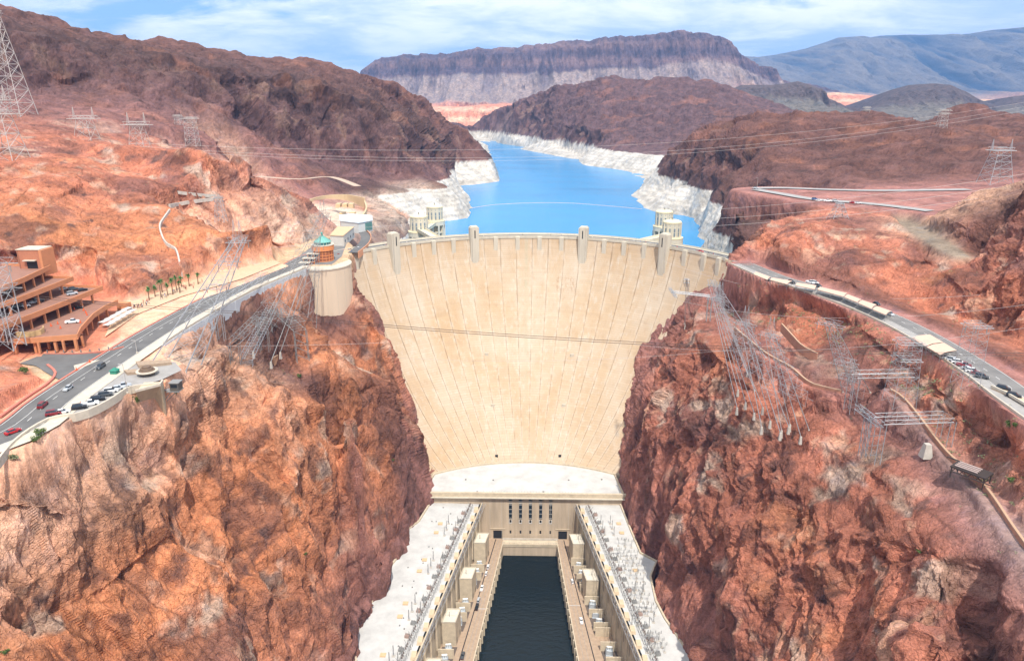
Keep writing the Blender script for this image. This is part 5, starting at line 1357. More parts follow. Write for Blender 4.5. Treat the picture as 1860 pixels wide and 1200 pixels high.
def rel(mb, O):
    mb.v = [(p[0] - O.x, p[1] - O.y, p[2] - O.z) for p in mb.v]; return mb
rel(MB().wall(offset_line(br, -12.6), .8, -7.0, .1), O).build('fascia', M_FASCIA, fw)
rel(MB().wall(offset_line(br, -12.5), .5, .1, 1.2), O).build('parapet', M_KERB, fw)
k = 0
for i in range(1, len(br) - 1, 2):
    p = offset_line(br, -13.05)[i]; rel(MB().box((p[0], p[1], p[2] - 3.2), (.25, .6, 6.4)), O).build('rib', M_FASCIA, fw)
# side road to the garage, traffic island
side = resample([P(150, 684, z=3), P(118, 668, z=3.0), P(95, 655, z=3.1), P(60, 650, z=3.2)], 4)
road('side_road', side, 6.5, M_ASPH, 'short side road curving off the left road towards the parking garage', dz=.02, dash=False)
fillp = C(3.0, [(230, 640), (150, 642), (86, 645), (82, 656), (98, 680), (130, 690), (180, 672)])
tag(MB().add([(p[0], p[1], 3.012) for p in fillp], [tuple(range(len(fillp)))]).build('junction_asphalt', M_ASPH), kind='structure', label='asphalt of the junction in front of the parking garage')
isl = C(3, [(134, 664), (166, 656), (181, 654), (160, 663), (137, 674)])
tag(MB().prism([p[:2] for p in isl], 3.0, 3.16).build('traffic_island', M_KERB), kind='structure', label='small pale triangular traffic island in the junction')
kl = resample(C(3.1, [(0, 757), (50, 720), (85, 697), (100, 681), (98, 672), (86, 662)]), 4)
tag(MB().wall(kl, .9, -.3, .3).build('curved_kerb', M_KERBR), kind='structure', label='curved red kerb below the orange rock at the left edge')
kf = resample(C(3.1, [(82, 643), (150, 642), (200, 636), (225, 630)]), 4)
tag(MB().wall(kf, .6, -.3, .35).build('garage_kerb', M_KERBR), kind='structure', label='dark red kerb in front of the parking garage')
# parking strip by the left road with its low wall
pk = C(3, [(62, 770), (90, 763), (160, 748), (240, 703), (292, 690), (330, 672), (318, 657), (262, 655), (225, 660), (205, 672)])
tag(MB().add([(p[0], p[1], 3.02) for p in pk], [tuple(range(len(pk)))]).build('parking_strip', mat('pale_asphalt', (.33, .31, .29), .9, noise=.15, nscale=.3)), kind='structure', label='pale paved parking strip beside the left road')
pw = resample(C(3, [(-20, 860), (30, 800), (90, 762), (130, 756), (160, 748), (200, 728), (236, 704), (252, 703), (290, 698)]), 4)
lw = MB().wall(pw, .7, -2.0, .9).build('lookout_wall', M_KERB); tag(lw, 'low pale stone wall along the cliff edge behind the parked cars', 'low wall')
# concrete bastion below the lookout
t_ = [P(246, 712, z=3.4), P(291, 700.5, z=3.4), P(296, 693, z=3.4), P(262, 694, z=3.4)]
b_ = [P(266, 758, z=-14), P(305, 765, z=-14), P(309, 752, z=-14), P(270, 730, z=-8)]
bs = empty('lookout_bastion', t_[0], label='tall tan concrete bastion holding up the lookout', cat='bastion'); O = Vector(t_[0])
rel(MB().add(list(b_) + list(t_), [(3, 2, 1, 0), (4, 5, 6, 7), (0, 1, 5, 4), (1, 2, 6, 5), (2, 3, 7, 6), (3, 0, 4, 7)]), O).build('bastion_body', mat('bastion_concrete', (.58, .48, .33), .85, noise=.15, nscale=.3, streak=True, bump=.04), bs)  # one streaked tan colour on every side
rel(MB().wall([t_[0], t_[1], t_[2]], .6, 0, .9), O).build('bastion_parapet', M_KERB, bs)
# lookout booth on its footbridge
bp = Vector(P(318, 707, z=-.5)); booth = empty('lookout_booth', bp, label='small dark grey lookout booth at the end of a short steel footbridge', cat='booth')
MB().box((0, 0, -.2), (4.6, 4.2, .35)).build('platform', M_STEELD, booth)
MB().box((.6, 0, 1.5), (3.2, 3.4, 3.0)).build('cabin', mat('dark_timber', (.11, .095, .08), .7), booth)
MB().box((.6, 0, 3.15), (3.8, 4.0, .3)).build('roof', mat('booth_roof', (.24, .23, .22), .6), booth)
MB().box((.6, -1.72, 1.9), (2.4, .06, 1.2)).build('window', M_GLASS, booth); MB().box((-1.02, 0, 1.6), (.06, 1.2, 2.2)).build('window', M_GLASS, booth)
MB().box((-5.2, 0.2, -.2), (6.0, 1.6, .3)).build('footbridge', M_STEEL, booth)
mb = MB()
for i in range(7):
    for s in (-.6, 1.0): mb.bar((-8 + i * 1.0, s, 0), (-8 + i * 1.0, s, 1.1), .05)
for s in (-.6, 1.0): mb.bar((-8, s, 1.1), (-2, s, 1.1), .05)
mb.build('railing', M_STEEL, booth)
mb = MB(); mb.bar((-1, -1, -.3), (-4.5, -.6, -4.5), .12).bar((1, -1, -.3), (-3.5, -.6, -4.5), .1).bar((1, 1, -.3), (-3.5, .6, -4.5), .1); mb.build('strut', M_STEELD, booth)
# round kiosk, planters and green tent on the lookout
kp = Vector(P(268, 680, z=3.1)); ks = empty('round_kiosk', kp, label='round kiosk with stacked dark rings and a pale brim on the lookout', cat='kiosk')
MB().cyl((0, 0), 2.6, 0, 1.4, 20, 2.4).build('drum', mat('kiosk_dark', (.10, .075, .055), .6), ks)
MB().cyl((0, 0), 3.9, 1.4, 1.75, 24).build('brim', M_KERB, ks)
for r_, z_ in ((2.9, 1.8), (2.3, 2.4), (1.6, 3.0)): MB().cyl((0, 0), r_, z_, z_ + .45, 20, r_ * .9).build('ring', mat('kiosk_ring', (.17, .11, .07), .6), ks)
for poly, nm, lb in (([(247, 660), (310, 657), (312, 662), (252, 668)], 'stone_planter', 'long low stone planter at the back of the lookout'), ([(226, 676), (247, 674), (251, 679), (232, 681)], 'stone_planter', 'small square stone planter left of the round kiosk')):
    pp = C(3.1, poly); tag(MB().prism([p[:2] for p in pp], 3.0, 4.1).build(nm, mat('brown_stone', (.36, .26, .18), .9, noise=.2, nscale=1)), lb, 'planter')
tp = Vector(P(209, 678, z=3.1)); tt = empty('green_tent', tp, label='small green vendor tent beside the pavement near the lookout', cat='tent')
MB().box((0, 0, 1.9), (3.0, 3.0, .9), taper=.15).build('canopy', mat('green_canvas', (.03, .22, .15), .7), tt)
MB().box((0, 0, .8), (2.4, 2.4, 1.4)).build('side_cloth', mat('green_canvas', (.03, .22, .15)), tt)

# ------------------------------------------------------------------ terraced parking garage
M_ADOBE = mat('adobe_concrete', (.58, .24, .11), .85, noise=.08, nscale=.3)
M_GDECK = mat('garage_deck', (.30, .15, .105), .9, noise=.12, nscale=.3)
M_GDARK = mat('garage_dark_brown', (.30, .15, .10), .9)  # darker brown for the back walls and the tower rib
gar = empty('parking_garage', P(100, 600, z=4), label='terraced adobe-coloured parking garage with open decks stepping up the rock at left', cat='parking garage')
O = Vector(gar.location)
def gline(pix, z): return [P(u, v, z=z) for u, v in pix]
DK = [(9.3, [(25, 616), (140, 607), (146, 594), (169, 569), (190, 555), (213, 544)], 30),
      (14.8, [(-120, 640), (19, 584), (100, 553), (186, 519)], 28),
      (20.3, [(-150, 602), (0, 550), (30, 541), (132, 502)], 28),
      (25.8, [(-150, 575), (0, 521), (44, 503), (91, 481)], 26)]
for z, pix, dep in DK:
    F_ = gline(pix, z + 1.1); F_ = [(p[0], p[1], z) for p in F_]
    back = [(p[0] - dep, p[1] + 3, z) for p in F_]
    if z < 10: back = [(p[0] - 4, max(p[1], 262) + 2, z) for p in F_[:1]] + [(F_[1][0] - 34, 300, z), (F_[5][0] - 26, F_[5][1] + 4, z)]
    poly = [p[:2] for p in F_] + [p[:2] for p in reversed(back)]
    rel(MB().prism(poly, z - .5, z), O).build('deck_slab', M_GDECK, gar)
    rel(MB().wall(F_, .5, -1.1, 1.15), O).build('deck_parapet', M_ADOBE, gar)
    if z > 10: rel(MB().wall([back[-1], F_[-1]], .4, -.4, 1.1), O).build('end_parapet', M_ADOBE, gar)
    n = 0
    for p in resample(F_, 8.5)[:-1]:
        if n or z > 10: rel(MB().box((p[0] - .7, p[1] + .2, z - 3.3), (.8, .8, 4.6)), O).build('column', M_ADOBE, gar)
        n += 1
    for p in resample([(q[0] - 13, q[1], z) for q in F_], 11)[:-1]:
        rel(MB().box((p[0], p[1], z - 3.0), (.8, .8, 5.0)), O).build('column', M_ADOBE, gar)
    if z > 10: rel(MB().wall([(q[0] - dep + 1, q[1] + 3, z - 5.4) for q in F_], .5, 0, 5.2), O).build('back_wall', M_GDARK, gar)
# ground storey front
gf = [P(u, v, z=4) for u, v in [(30, 640), (90, 637), (140, 634)]]
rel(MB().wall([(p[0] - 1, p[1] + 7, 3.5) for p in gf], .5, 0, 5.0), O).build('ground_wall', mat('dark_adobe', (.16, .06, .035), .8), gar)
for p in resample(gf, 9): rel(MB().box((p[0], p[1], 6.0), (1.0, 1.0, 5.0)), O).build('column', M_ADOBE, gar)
ep = P(68, 500, z=25.8); ew = 6.0
ex, ey = P(68, 484, z=25.8)[0], P(68, 484, z=25.8)[1]
rel(MB().box((ex, ey, 30.0), (11.0, 9.0, 9.5)), O).build('lift_tower', mat('brick_adobe', (.46, .18, .10), .85, noise=.1, nscale=.5), gar)
rel(MB().box((ex, ey, 34.95), (11.5, 9.5, .4)), O).build('lift_tower_coping', M_KERB, gar)
rel(MB().box((ex + 6.2, ey - .6, 28.5), (1.2, 9.4, 12.5)), O).build('lift_tower_pier', M_ADOBE, gar)
rel(MB().box((ex + 1.0, ey - 4.56, 27.6), (5.0, .2, 3.4)), O).build('lift_door', M_DARK, gar)
rel(MB().box((ex + .6, ey - 5.4, 29.9), (6.0, 1.8, .4)), O).build('door_canopy', M_WHITE, gar)
rel(MB().box((ex - 5.0, ey - 4.57, 30.0), (.2, .3, 9.3)), O).build('tower_rib', M_GDARK, gar)
st = [P(u, v, z=z) for u, v, z in ((222, 552, 9), (232, 566, 4))]
rel(MB().wall([(p[0], p[1], 0) for p in [P(214, 545, z=9), P(236, 560, z=5)]], 3.0, 3.5, 8.0), O).build('ramp_wall', M_ADOBE, gar)
cur = resample(C(9.3, [(30, 612), (60, 611), (78, 606), (80, 600)]), 3)
rel(MB().wall(cur, .4, 0, 2.2), O).build('ramp_screen', mat('sand_wall', (.62, .42, .20), .85), gar)
# bollards along the kerb
for i, p in enumerate(resample([(q[0], q[1] + 1.5, 3.2) for q in kf], 3.4)[:9]):
    tag(MB().box((0, 0, .6), (.4, .4, 1.2), taper=.8).build('bollard', M_STEELD, None, loc=p), '%s bollard from the left along the kerb in front of the garage' % ORD[i], 'bollard', 'bollards in front of the garage')
# white awnings in rows below the garage, plaza and garden bed
plz = C(4, [(190, 612), (250, 570), (330, 538), (440, 506), (510, 478), (500, 473), (400, 494), (300, 526), (215, 556)])
tag(MB().add([(p[0], p[1], 4.03) for p in plz], [tuple(range(len(plz)))]).build('plaza', mat('plaza_paving', (.62, .42, .27), .9, noise=.1, nscale=.4)), kind='structure', label='sand-coloured visitor plaza between the garage and the road')
for r_, (a, b) in enumerate((((192, 592), (232, 569)), ((200, 597), (240, 573)))):
    for i in range(5):
        t = i / 4; p = P(a[0] + (b[0] - a[0]) * t, a[1] + (b[1] - a[1]) * t, z=4)
        e = empty('shade_canopy', p, -.15, label='white flat shade canopy, %s from the road in the %s row below the garage' % (ORD[i], ('upper', 'lower')[r_]), cat='canopy', group='white shade canopies below the garage')
        MB().box((0, 0, 2.5), (2.8, 5.0, .22), taper=.96).build('roof', M_ROOF, e)
        for sx, sy in ((-1.4, -2.8), (1.4, -2.8), (1.4, 2.8), (-1.4, 2.8)): MB().bar((sx, sy, 0), (sx, sy, 2.4), .07).build('post', M_STEELD, e)

# ------------------------------------------------------------------ visitor centre on its round concrete base
vc = empty('visitor_centre', (-137, 466, 0), label='round orange visitor centre with a turquoise cone roof and stepped terraces', cat='visitor centre'); vc.scale = (.88, .88, .9)
M_VORG = mat('orange_render', (.66, .25, .09), .8, noise=.08, nscale=1); M_VBR = mat('brown_frame', (.22, .07, .04), .7); M_TURQ = mat('turquoise_copper', (.17, .42, .36), .5, noise=.12, nscale=2)
MB().cyl((0, 0), 7.2, 0, 9.2, 36).build('drum', mat('drum_brown', (.30, .10, .05), .8), vc)
for k in range(4):
    MB().cyl((0, 0), 7.45, 1.2 + k * 2.1, 1.7 + k * 2.1, 36).build('floor_band', M_VORG, vc)
for k in range(18):
    a = 2 * math.pi * k / 18; MB().box((7.35 * math.cos(a), 7.35 * math.sin(a), 4.6), (.5, .35, 9.0), rz=a).build('mullion', M_VORG, vc)
MB().cyl((0, 0), 8.3, 9.2, 13.0, 40).build('ring_wall', M_VORG, vc); MB().cyl((0, 0), 8.55, 13.0, 13.35, 40).build('ring_coping', M_WHITE, vc)
dr = MB().cyl((0, 0), 6.0, 13.3, 15.2, 32).build('glazed_drum', mat('teal_glass', (.05, .18, .18), .15), vc)
for k in range(16):
    a = 2 * math.pi * k / 16; MB().box((6.05 * math.cos(a), 6.05 * math.sin(a), 14.2), (.2, .25, 1.9), rz=a).build('mullion', M_WHITE, dr)
MB().cyl((0, 0), 6.6, 15.2, 19.6, 16, .9).build('cone_roof', M_TURQ, vc)
mb = MB()
for k in range(16):
    a = 2 * math.pi * k / 16; mb.bar((6.62 * math.cos(a), 6.62 * math.sin(a), 15.25), (.9 * math.cos(a), .9 * math.sin(a), 19.68), .07)
mb.build('roof_seam', mat('turq_dark', (.07, .33, .28), .5), vc)
MB().cyl((0, 0), .8, 19.6, 21.6, 10).cyl((0, 0), 1.0, 21.6, 22.3, 10, .2).build('lantern', mat('turq_dark', (.07, .33, .28), .5), vc)
for k, (dx, dy, h, w) in enumerate(((-5.2, -6.5, 7.4, 8.5), (-7.2, -11.0, 5.0, 8.5), (-9.4, -15.6, 2.6, 7.5))):
    b = MB().box((dx, dy, h / 2), (w, 5.0, h)).build('terrace_block', M_VBR, vc)
    MB().box((dx - .3, dy - .3, h + .15), (w + 1.0, 5.8, .3)).build('terrace_roof', M_WHITE, b)
    MB().box((dx, dy - 2.55, h - 1.2), (w - .8, .1, 1.3)).build('window', M_GLASS, b)
    MB().box((dx, dy - 2.6, h - 2.4), (w, .3, .5)).build('band', M_VORG, b)
    for q in (-w / 2 + .2, 0, w / 2 - .2): MB().box((dx + q, dy - 2.62, h / 2), (.3, .3, h)).build('mullion', M_VORG, b)
rw = empty('round_retaining_wall', (-138, 459, -55), label='huge round smooth concrete retaining wall below the visitor centre', cat='retaining wall')
mb = MB(); mb.cyl((0, 0), 20.5, 0, 54.6, 64); o = mb.build('wall_drum', mat('smooth_concrete', (.66, .53, .39), .85, noise=.08, nscale=.1, streak=True), rw)
mb = MB(); mb.cyl((0, 0), 20.9, 54.6, 55.4, 64); mb.build('wall_coping', M_KERB, rw)
for k in range(9):
    a = rad(-165 + k * 20); MB().box((20.52 * math.cos(a), 20.52 * math.sin(a), 27), (.1, .16, 54), rz=a).build('joint', M_KERB, rw)
a = rad(-97); MB().box((20.5 * math.cos(a), 20.5 * math.sin(a), 23), (.5, 2.6, 2.8), rz=a).build('patch_panel', M_WALLG, rw)
ang = [rad(-155 + i * 5) for i in range(9)]
MB().wall([(21.2 * math.cos(a), 21.2 * math.sin(a), 22 if i > 3 else 22 + (3 - i) * 3) for i, a in enumerate(ang)], .35, 0, .8).build('pipe_tray', M_ROOF, rw)
# buildings and curved road behind it
def block(name, label, cat, pix, z, h, wallm, roofm, roofh=.5):
    pts = C(z, pix); o = empty(name, pts[0], label=label, cat=cat); O = Vector(pts[0])
    rel(MB().prism([p[:2] for p in pts], z - .5, z + h), O).build('wall', wallm, o)
    cx_ = sum(p[0] for p in pts) / len(pts); cy_ = sum(p[1] for p in pts) / len(pts)
    rel(MB().prism([(cx_ + (p[0] - cx_) * 1.03, cy_ + (p[1] - cy_) * 1.03) for p in pts], z + h, z + h + roofh), O).build('roof', roofm, o)
    return o, pts, O
b1, q1, O1 = block('exhibit_building', 'plain pale building with a tan flat roof behind the turquoise dome', 'building', [(601, 446), (625, 447), (644, 430), (614, 430)], 1, 7.5, mat('building_grey', (.60, .57, .51), .8, noise=.06, nscale=.4), mat('tan_roof', (.62, .43, .25), .85, noise=.1, nscale=.5))
for i in range(4):
    t = (i + .5) / 4; x = q1[1][0] * (1 - t) + q1[2][0] * t; y = q1[1][1] * (1 - t) + q1[2][1] * t
    rel(MB().box((x + .1, y - .1, 4.0), (.3, 1.4, 1.8), rz=0), O1).build('window', M_GLASS, b1)
b2, q2, O2 = block('glass_pavilion', 'low modern building with pale blue flat roof and glass end wall beside the lake', 'building', [(620, 419), (652, 423), (677, 418), (676, 409), (640, 406), (618, 408)], 1, 8.0, mat('pavilion_wall', (.62, .64, .62), .7), mat('blue_white_roof', (.66, .74, .80), .5))
for i in range(5):
    t = (i + .5) / 10 + .45; x = q2[1][0] * (1 - t) + q2[2][0] * t; y = q2[1][1] * (1 - t) + q2[2][1] * t
    rel(MB().box((x + .05, y - .25, 5.0), (1.9, .3, 6.0)), O2).build('window', mat('green_glass', (.12, .25, .24), .15), b2)
x, y = (q2[0][0] + q2[1][0]) / 2, (q2[0][1] + q2[1][1]) / 2
rel(MB().box((x - 1, y - .6, 2.6), (8, .4, 2.6)), O2).build('entrance', M_DARK, b2)
cr = resample(C(1.2, [(640, 459), (652, 450), (661, 441), (664, 430), (658, 421), (648, 416)]), 3)
road('loop_road', cr, 3.6, M_ASPH, 'curved asphalt ramp behind the visitor centre', dz=.05, dash=False)
lw2 = MB().wall(offset_line(cr, -4.2), .5, -4, 1.0).build('ramp_wall', mat('orange_wall', (.62, .30, .17), .85)); tag(lw2, 'curved orange wall along the outside of the ramp behind the visitor centre', 'curved wall')
ap = [(-152, 452), (-128, 452), (-128, 478), (-137, 530), (-152, 548), (-160, 545), (-158, 480)]
tag(MB().add([(p[0], p[1], 1.06) for p in ap], [tuple(range(len(ap)))]).build('visitor_forecourt', M_ROAD2), kind='structure', label='paved forecourt around the visitor centre')
# spillway structure
sp = empty('spillway', (-215, 760, -9), label='curved cream concrete spillway wall below the dark slope left of the lake', cat='spillway'); O = Vector(sp.location)
M_SPILL = mat('cream_concrete', (.60, .47, .28), .85, noise=.08, nscale=.1)
top = resample(Y((557, 356, 800), (590, 352, 840), (630, 352, 850), (662, 358, 820)), 5)
rel(MB().wall([(p[0], p[1], -16) for p in top], 1.5, 0, 14.5), O).build('curved_wall', M_SPILL, sp)
e2 = resample(Y((662, 358, 820), (665, 375, 760), (655, 395, 690)), 6); rel(MB().wall([(p[0], p[1], -16) for p in e2], 1.5, 0, 11), O).build('side_wall', M_SPILL, sp)
for k, (u, v, y) in enumerate(((615, 368, 790), (627, 366, 790), (638, 365, 790), (622, 380, 740), (640, 378, 740))):
    p = P(u, v, y=y); rel(MB().box((p[0], p[1], -10), (5, 9, 12 - (k > 2) * 5)), O).build('gate_pier', M_SPILL, sp)
rel(MB().prism([(-165, 690), (-178, 790), (-235, 800), (-225, 700)], -17, -14.5), O).build('spillway_floor', M_SPILL, sp)

# ------------------------------------------------------------------ intake towers with their bridges
M_TOW = mat('tower_concrete', (.64, .59, .47), .75, noise=.07, nscale=.3, streak=True)
M_CAP = mat('tower_cap_concrete', (.74, .64, .42), .75, noise=.06, nscale=.5)
M_WINB = mat('window_blue_grey', (.20, .25, .28), .3)
M_SEAT = mat('pier_concrete', (.62, .55, .42), .85)  # slightly darker concrete for bridge piers, ring beams and tower cores
def make_intake():
    t = empty('intake_tower', (0, 0, 0)); R_ = 7.2
    MB().cyl((0, 0), R_, 0, 13.0, 24).build('drum', M_TOW, t)
    MB().cyl((0, 0), R_ + .35, 12.1, 12.6, 24).build('cornice', M_CAP, t)
    cap = MB().cyl((0, 0), R_ + .3, 13.0, 13.7, 24, R_ - .4).cyl((0, 0), R_ - 1.0, 13.7, 14.5, 24, R_ - 2.6).build('roof', M_CAP, t)
    MB().cyl((0, 0), .5, 14.5, 16.6, 8).build('roof_lantern', M_STEELD, cap)
    for k in range(12):
        a = 2 * math.pi * k / 12; c, s = math.cos(a), math.sin(a)
        MB().box(((R_ + .15) * c, (R_ + .15) * s, 6.2), (.9, .55, 12.2), rz=a).build('fluted_pier', M_TOW, t)
        a += math.pi / 12; c, s = math.cos(a), math.sin(a)
        w = MB().box(((R_ - .02) * c, (R_ - .02) * s, 5.0), (.3, 1.3, 6.6), rz=a).build('window', M_WINB, t)
        MB().box(((R_ + .1) * c, (R_ + .1) * s, 5.2), (.12, 1.34, .35), rz=a).build('transom', M_TOW, w)
        MB().box(((R_ + .02) * c, (R_ + .02) * s, 10.4), (.2, .5, .9), rz=a).build('small_window', M_WINB, t)
    MB().cyl((0, 0), R_ + 2.2, -3.8, 0, 24).build('balcony_ring', M_TOW, t)
    MB().cyl((0, 0), R_ + 2.35, -.3, .5, 24).build('balcony_parapet', M_CAP, t)
    for k in range(10):
        a = 2 * math.pi * (k + .5) / 10; MB().box(((R_ + .9) * math.cos(a), (R_ + .9) * math.sin(a), -32), (2.8, 1.5, 56.4), rz=a).build('pillar', M_TOW, t)
    for z in (-11, -19, -27, -35, -43): MB().cyl((0, 0), R_ + 1.2, z, z + 1.4, 20).build('ring_beam', M_SEAT, t)
    MB().cyl((0, 0), R_ - 2.5, -60, -3.8, 16).build('core', M_SEAT, t)
    return t
it = make_intake(); ITK = tree_of(it)
ITP = [((-93, 604, -3), 'near left intake tower, white fluted drum beside the rocky bank'), ((-87, 664, -3), 'far left intake tower, tall white drum standing out over the blue lake'), ((118, 579, -3), 'near right intake tower, white fluted drum just behind the dam'), ((122, 636, -3), 'far right intake tower, white drum partly behind the nearer one')]
for i, (p, lb) in enumerate(ITP):
    if i == 0: it.location = p; it.rotation_euler = (0, 0, .1); tag(it, lb, 'intake tower', 'intake towers in the lake behind the dam')
    else: copy_tree(it, ITK, p, .1 + i * .4, lb, 'intake towers in the lake behind the dam')
for k, (a, b) in enumerate((((-93, 604), rad(-27)), ((118, 579), rad(33)))):
    e = crest(161, b); d = (Vector((a[0], a[1])) - Vector(e[:2])); L = d.length - 8; an = math.atan2(d.y, d.x)
    br_ = empty('access_bridge', (e[0], e[1], 0), an, label=('cream concrete access bridge from the crest to the left intake towers', 'cream concrete access bridge from the crest to the right intake towers')[k], cat='bridge')
    MB().box((L / 2 + .5, 0, -1.2), (L + 2, 7.5, 1.6)).build('bridge_deck', M_CAP, br_)
    for s in (-1, 1): MB().box((L / 2 + .5, s * 3.6, .2), (L + 2, .4, 1.3)).build('bridge_parapet', M_TOW, br_)
    for q in (.25, .6, .95): MB().box((L * q, 0, -25), (1.6, 6.4, 46)).build('bridge_pier', M_SEAT, br_)
for k, (a, b) in enumerate((((-93, 604), (-87, 664)), ((118, 579), (122, 636)))):
    d = Vector(b) - Vector(a); an = math.atan2(d.y, d.x); L = d.length
    br_ = empty('access_bridge', (a[0], a[1], -3), an, label=('cream concrete bridge between the two left intake towers', 'cream concrete bridge between the two right intake towers')[k], cat='bridge')
    MB().box((L / 2, 0, -2.2), (L - 18, 6.0, 1.6)).build('bridge_deck', M_CAP, br_)
    for s in (-1, 1): MB().box((L / 2, s * 2.9, -.8), (L - 18, .4, 1.2)).build('bridge_parapet', M_TOW, br_)

# ------------------------------------------------------------------ right side: road, canopies, walls
road('road', ROAD_R, 5.2, M_ROAD2, 'grey road leaving the right end of the dam along the red rocks', lines=((4.8, .15), (-4.8, .15)))
rk_ = ROAD_R[2:]
tag(MB().ribbon([(p[0], p[1], p[2] + .02) for p in offset_line(rk_, -10.0)], [(p[0], p[1], p[2] + .02) for p in offset_line(rk_, -5.2)]).build('parking_lane', mat('pale_asphalt', (.33, .31, .29))), kind='structure', label='parking lane on the canyon side of the right road')
tag(MB().wall(offset_line(rk_, -10.2), .5, -1.5, .5).build('road_kerb', M_KERB), kind='structure', label='pale kerb wall along the canyon side of the right road')
M_ROAD3 = mat('sun_bleached_road', (.34, .325, .31), .9, noise=.1, nscale=.1)
road('upper_road', UP_R1, 5.5, M_ROAD3, 'upper road crossing the red flat right of the lake', dz=.12, dash=False, lines=())
road('upper_road', UP_R2, 5.5, M_ROAD3, 'lower branch of the upper road running to the orange rock cut', dz=.12, dash=False, lines=())
road('cliff_road', resample(PATH_L1, 10), 3.5, mat('dirt_track', (.48, .36, .27), .95, noise=.15, nscale=.3), 'narrow pale track across the slope below the dark cliff at left', dz=1.0, dash=False)
M_CANR = mat('canopy_roof', (.66, .44, .33), .7, noise=.05, nscale=.6)
CAN = [[(1369, 498), (1373, 493), (1400, 503), (1394, 508)], [(1399, 508), (1404, 504), (1439, 510), (1430, 516)], [(1445, 518), (1448, 513), (1483, 518), (1480, 525)], [(1485, 525.5), (1490, 520.5), (1539, 532), (1533, 538.5)], [(1534, 539.5), (1540, 534), (1565, 543.6), (1557.5, 549)], [(1559, 550), (1566, 544.5), (1592.5, 553), (1583, 560.5)], [(1585, 561.5), (1593, 555.5), (1619, 564.6), (1609, 571.5)], [(1656, 613), (1689, 607), (1713, 621), (1682, 628.5)], [(1683, 629.5), (1714.5, 622), (1738, 636), (1708, 644)]]
for i, q in enumerate(CAN):
    pts = C(5.4, q); c = sum((Vector(p) for p in pts), Vector()) / 4
    lb = '%s tan parking canopy from the dam along the right road' % ORD[i] if i < 7 else ('wide tan parking canopy, the upper of the pair on the right', 'wide tan parking canopy, the lower of the pair, beside the parked cars')[i - 7]
    e = empty('parking_canopy', c, label=lb, cat='canopy', group='tan parking canopies along the right road')
    pl_ = [Vector(p) - c for p in pts]
    near_mid = (pl_[0] * .62 + pl_[1] * .38), (pl_[3] * .62 + pl_[2] * .38)
    up = Vector((0, 0, .5))
    MB().add([pl_[0], pl_[3], near_mid[1] + up, near_mid[0] + up, pl_[0] + Vector((0, 0, -.25)), pl_[3] + Vector((0, 0, -.25))], [(0, 1, 2, 3), (4, 5, 1, 0)]).build('roof_slope', M_CANR, e)
    MB().add([near_mid[0] + up * .92, near_mid[1] + up * .92, pl_[2], pl_[1]], [(0, 1, 2, 3)]).build('roof_panel', M_CANR, e)
    MB().add([p + Vector((0, 0, -.3)) for p in pl_], [(0, 3, 2, 1)]).build('soffit', M_STEELD, e)
    n = max(2, int((pl_[3] - pl_[0]).length / 6))
    for k in range(n + 1):
        for A, B in ((pl_[0], pl_[3]), (pl_[1], pl_[2])):
            p = A.lerp(B, k / n) * .96; MB().bar(p + Vector((0, 0, -3.4)), p + Vector((0, 0, -.3)), .12).build('post', M_STEELD, e)
# retaining walls on the right
def rwall(name, pix, z, h, t, label, m, cope=True, dz=0):
    L = resample(C(z, pix) if z is not None else [P(u, v, z=q) for u, v, q in pix], 4); e = empty(name, L[0], label=label, cat='retaining wall'); O = Vector(L[0])
    rel(MB().wall(L, t, -h, 0), O).build('wall_face', m, e)
    if cope: rel(MB().wall(L, t + .1, 0, .35), O).build('coping', mat('sand_coping', (.48, .31, .20), .85), e)
    return e
M_TANW = mat('tan_wall', (.40, .195, .125), .9, noise=.2, nscale=.4)
rwall('trail_wall', WP1, None, 8, .7, 'long curving tan retaining wall descending the right slope to the photo edge', M_TANW)
rwall('trail_wall', WP2, None, 6, .7, 'tan retaining wall winding below the leaning steel towers', M_TANW)
rwall('trail_wall', WP3, None, 4.5, .6, 'short tan wall on the red slope above the leaning towers', M_TANW)
w1 = [P(1800, 703, z=2.5), P(1825, 714, z=2.5), P(1857, 733, z=2.5), P(1875, 744, z=2.5)]; e = empty('road_buttress', w1[0], label='tall pale concrete wedge wall holding up the road at the right edge', cat='retaining wall'); O = Vector(w1[0])
dn = [P(1806, 720, z=0.0), P(1828, 752, z=-6.0), P(1852, 775, z=-9.5), P(1875, 785, z=-9.5)]
bk = [(p[0] + 4, p[1] + 1, p[2]) for p in w1]; bk2 = [(p[0] + 8, p[1] + 1, p[2] - 4) for p in dn]
vs = w1 + dn + bk + bk2; fs = []
for i in range(3): fs += [(i, i + 1, i + 5, i + 4), (i + 8, i + 12, i + 13, i + 9), (i, i + 8, i + 9, i + 1), (i + 4, i + 5, i + 13, i + 12)]
fs += [(0, 4, 12, 8), (3, 11, 15, 7)]
rel(MB().add(vs, fs), O).build('wall_face', mat('buttress_concrete', (.62, .44, .30), .85, noise=.12, nscale=.4, streak=True), e)
rel(MB().wall(w1, .6, 0, .9), O).build('coping', M_KERB, e)
# gully retaining slope and wall left
rwall('ravine_wall', [(496, 650), (520, 638), (543, 626)], -31, 9, 1.0, 'sloping tan wall closing the gravel chute behind the left headland', mat('peach_wall', (.58, .33, .20), .9, noise=.1, nscale=.5))
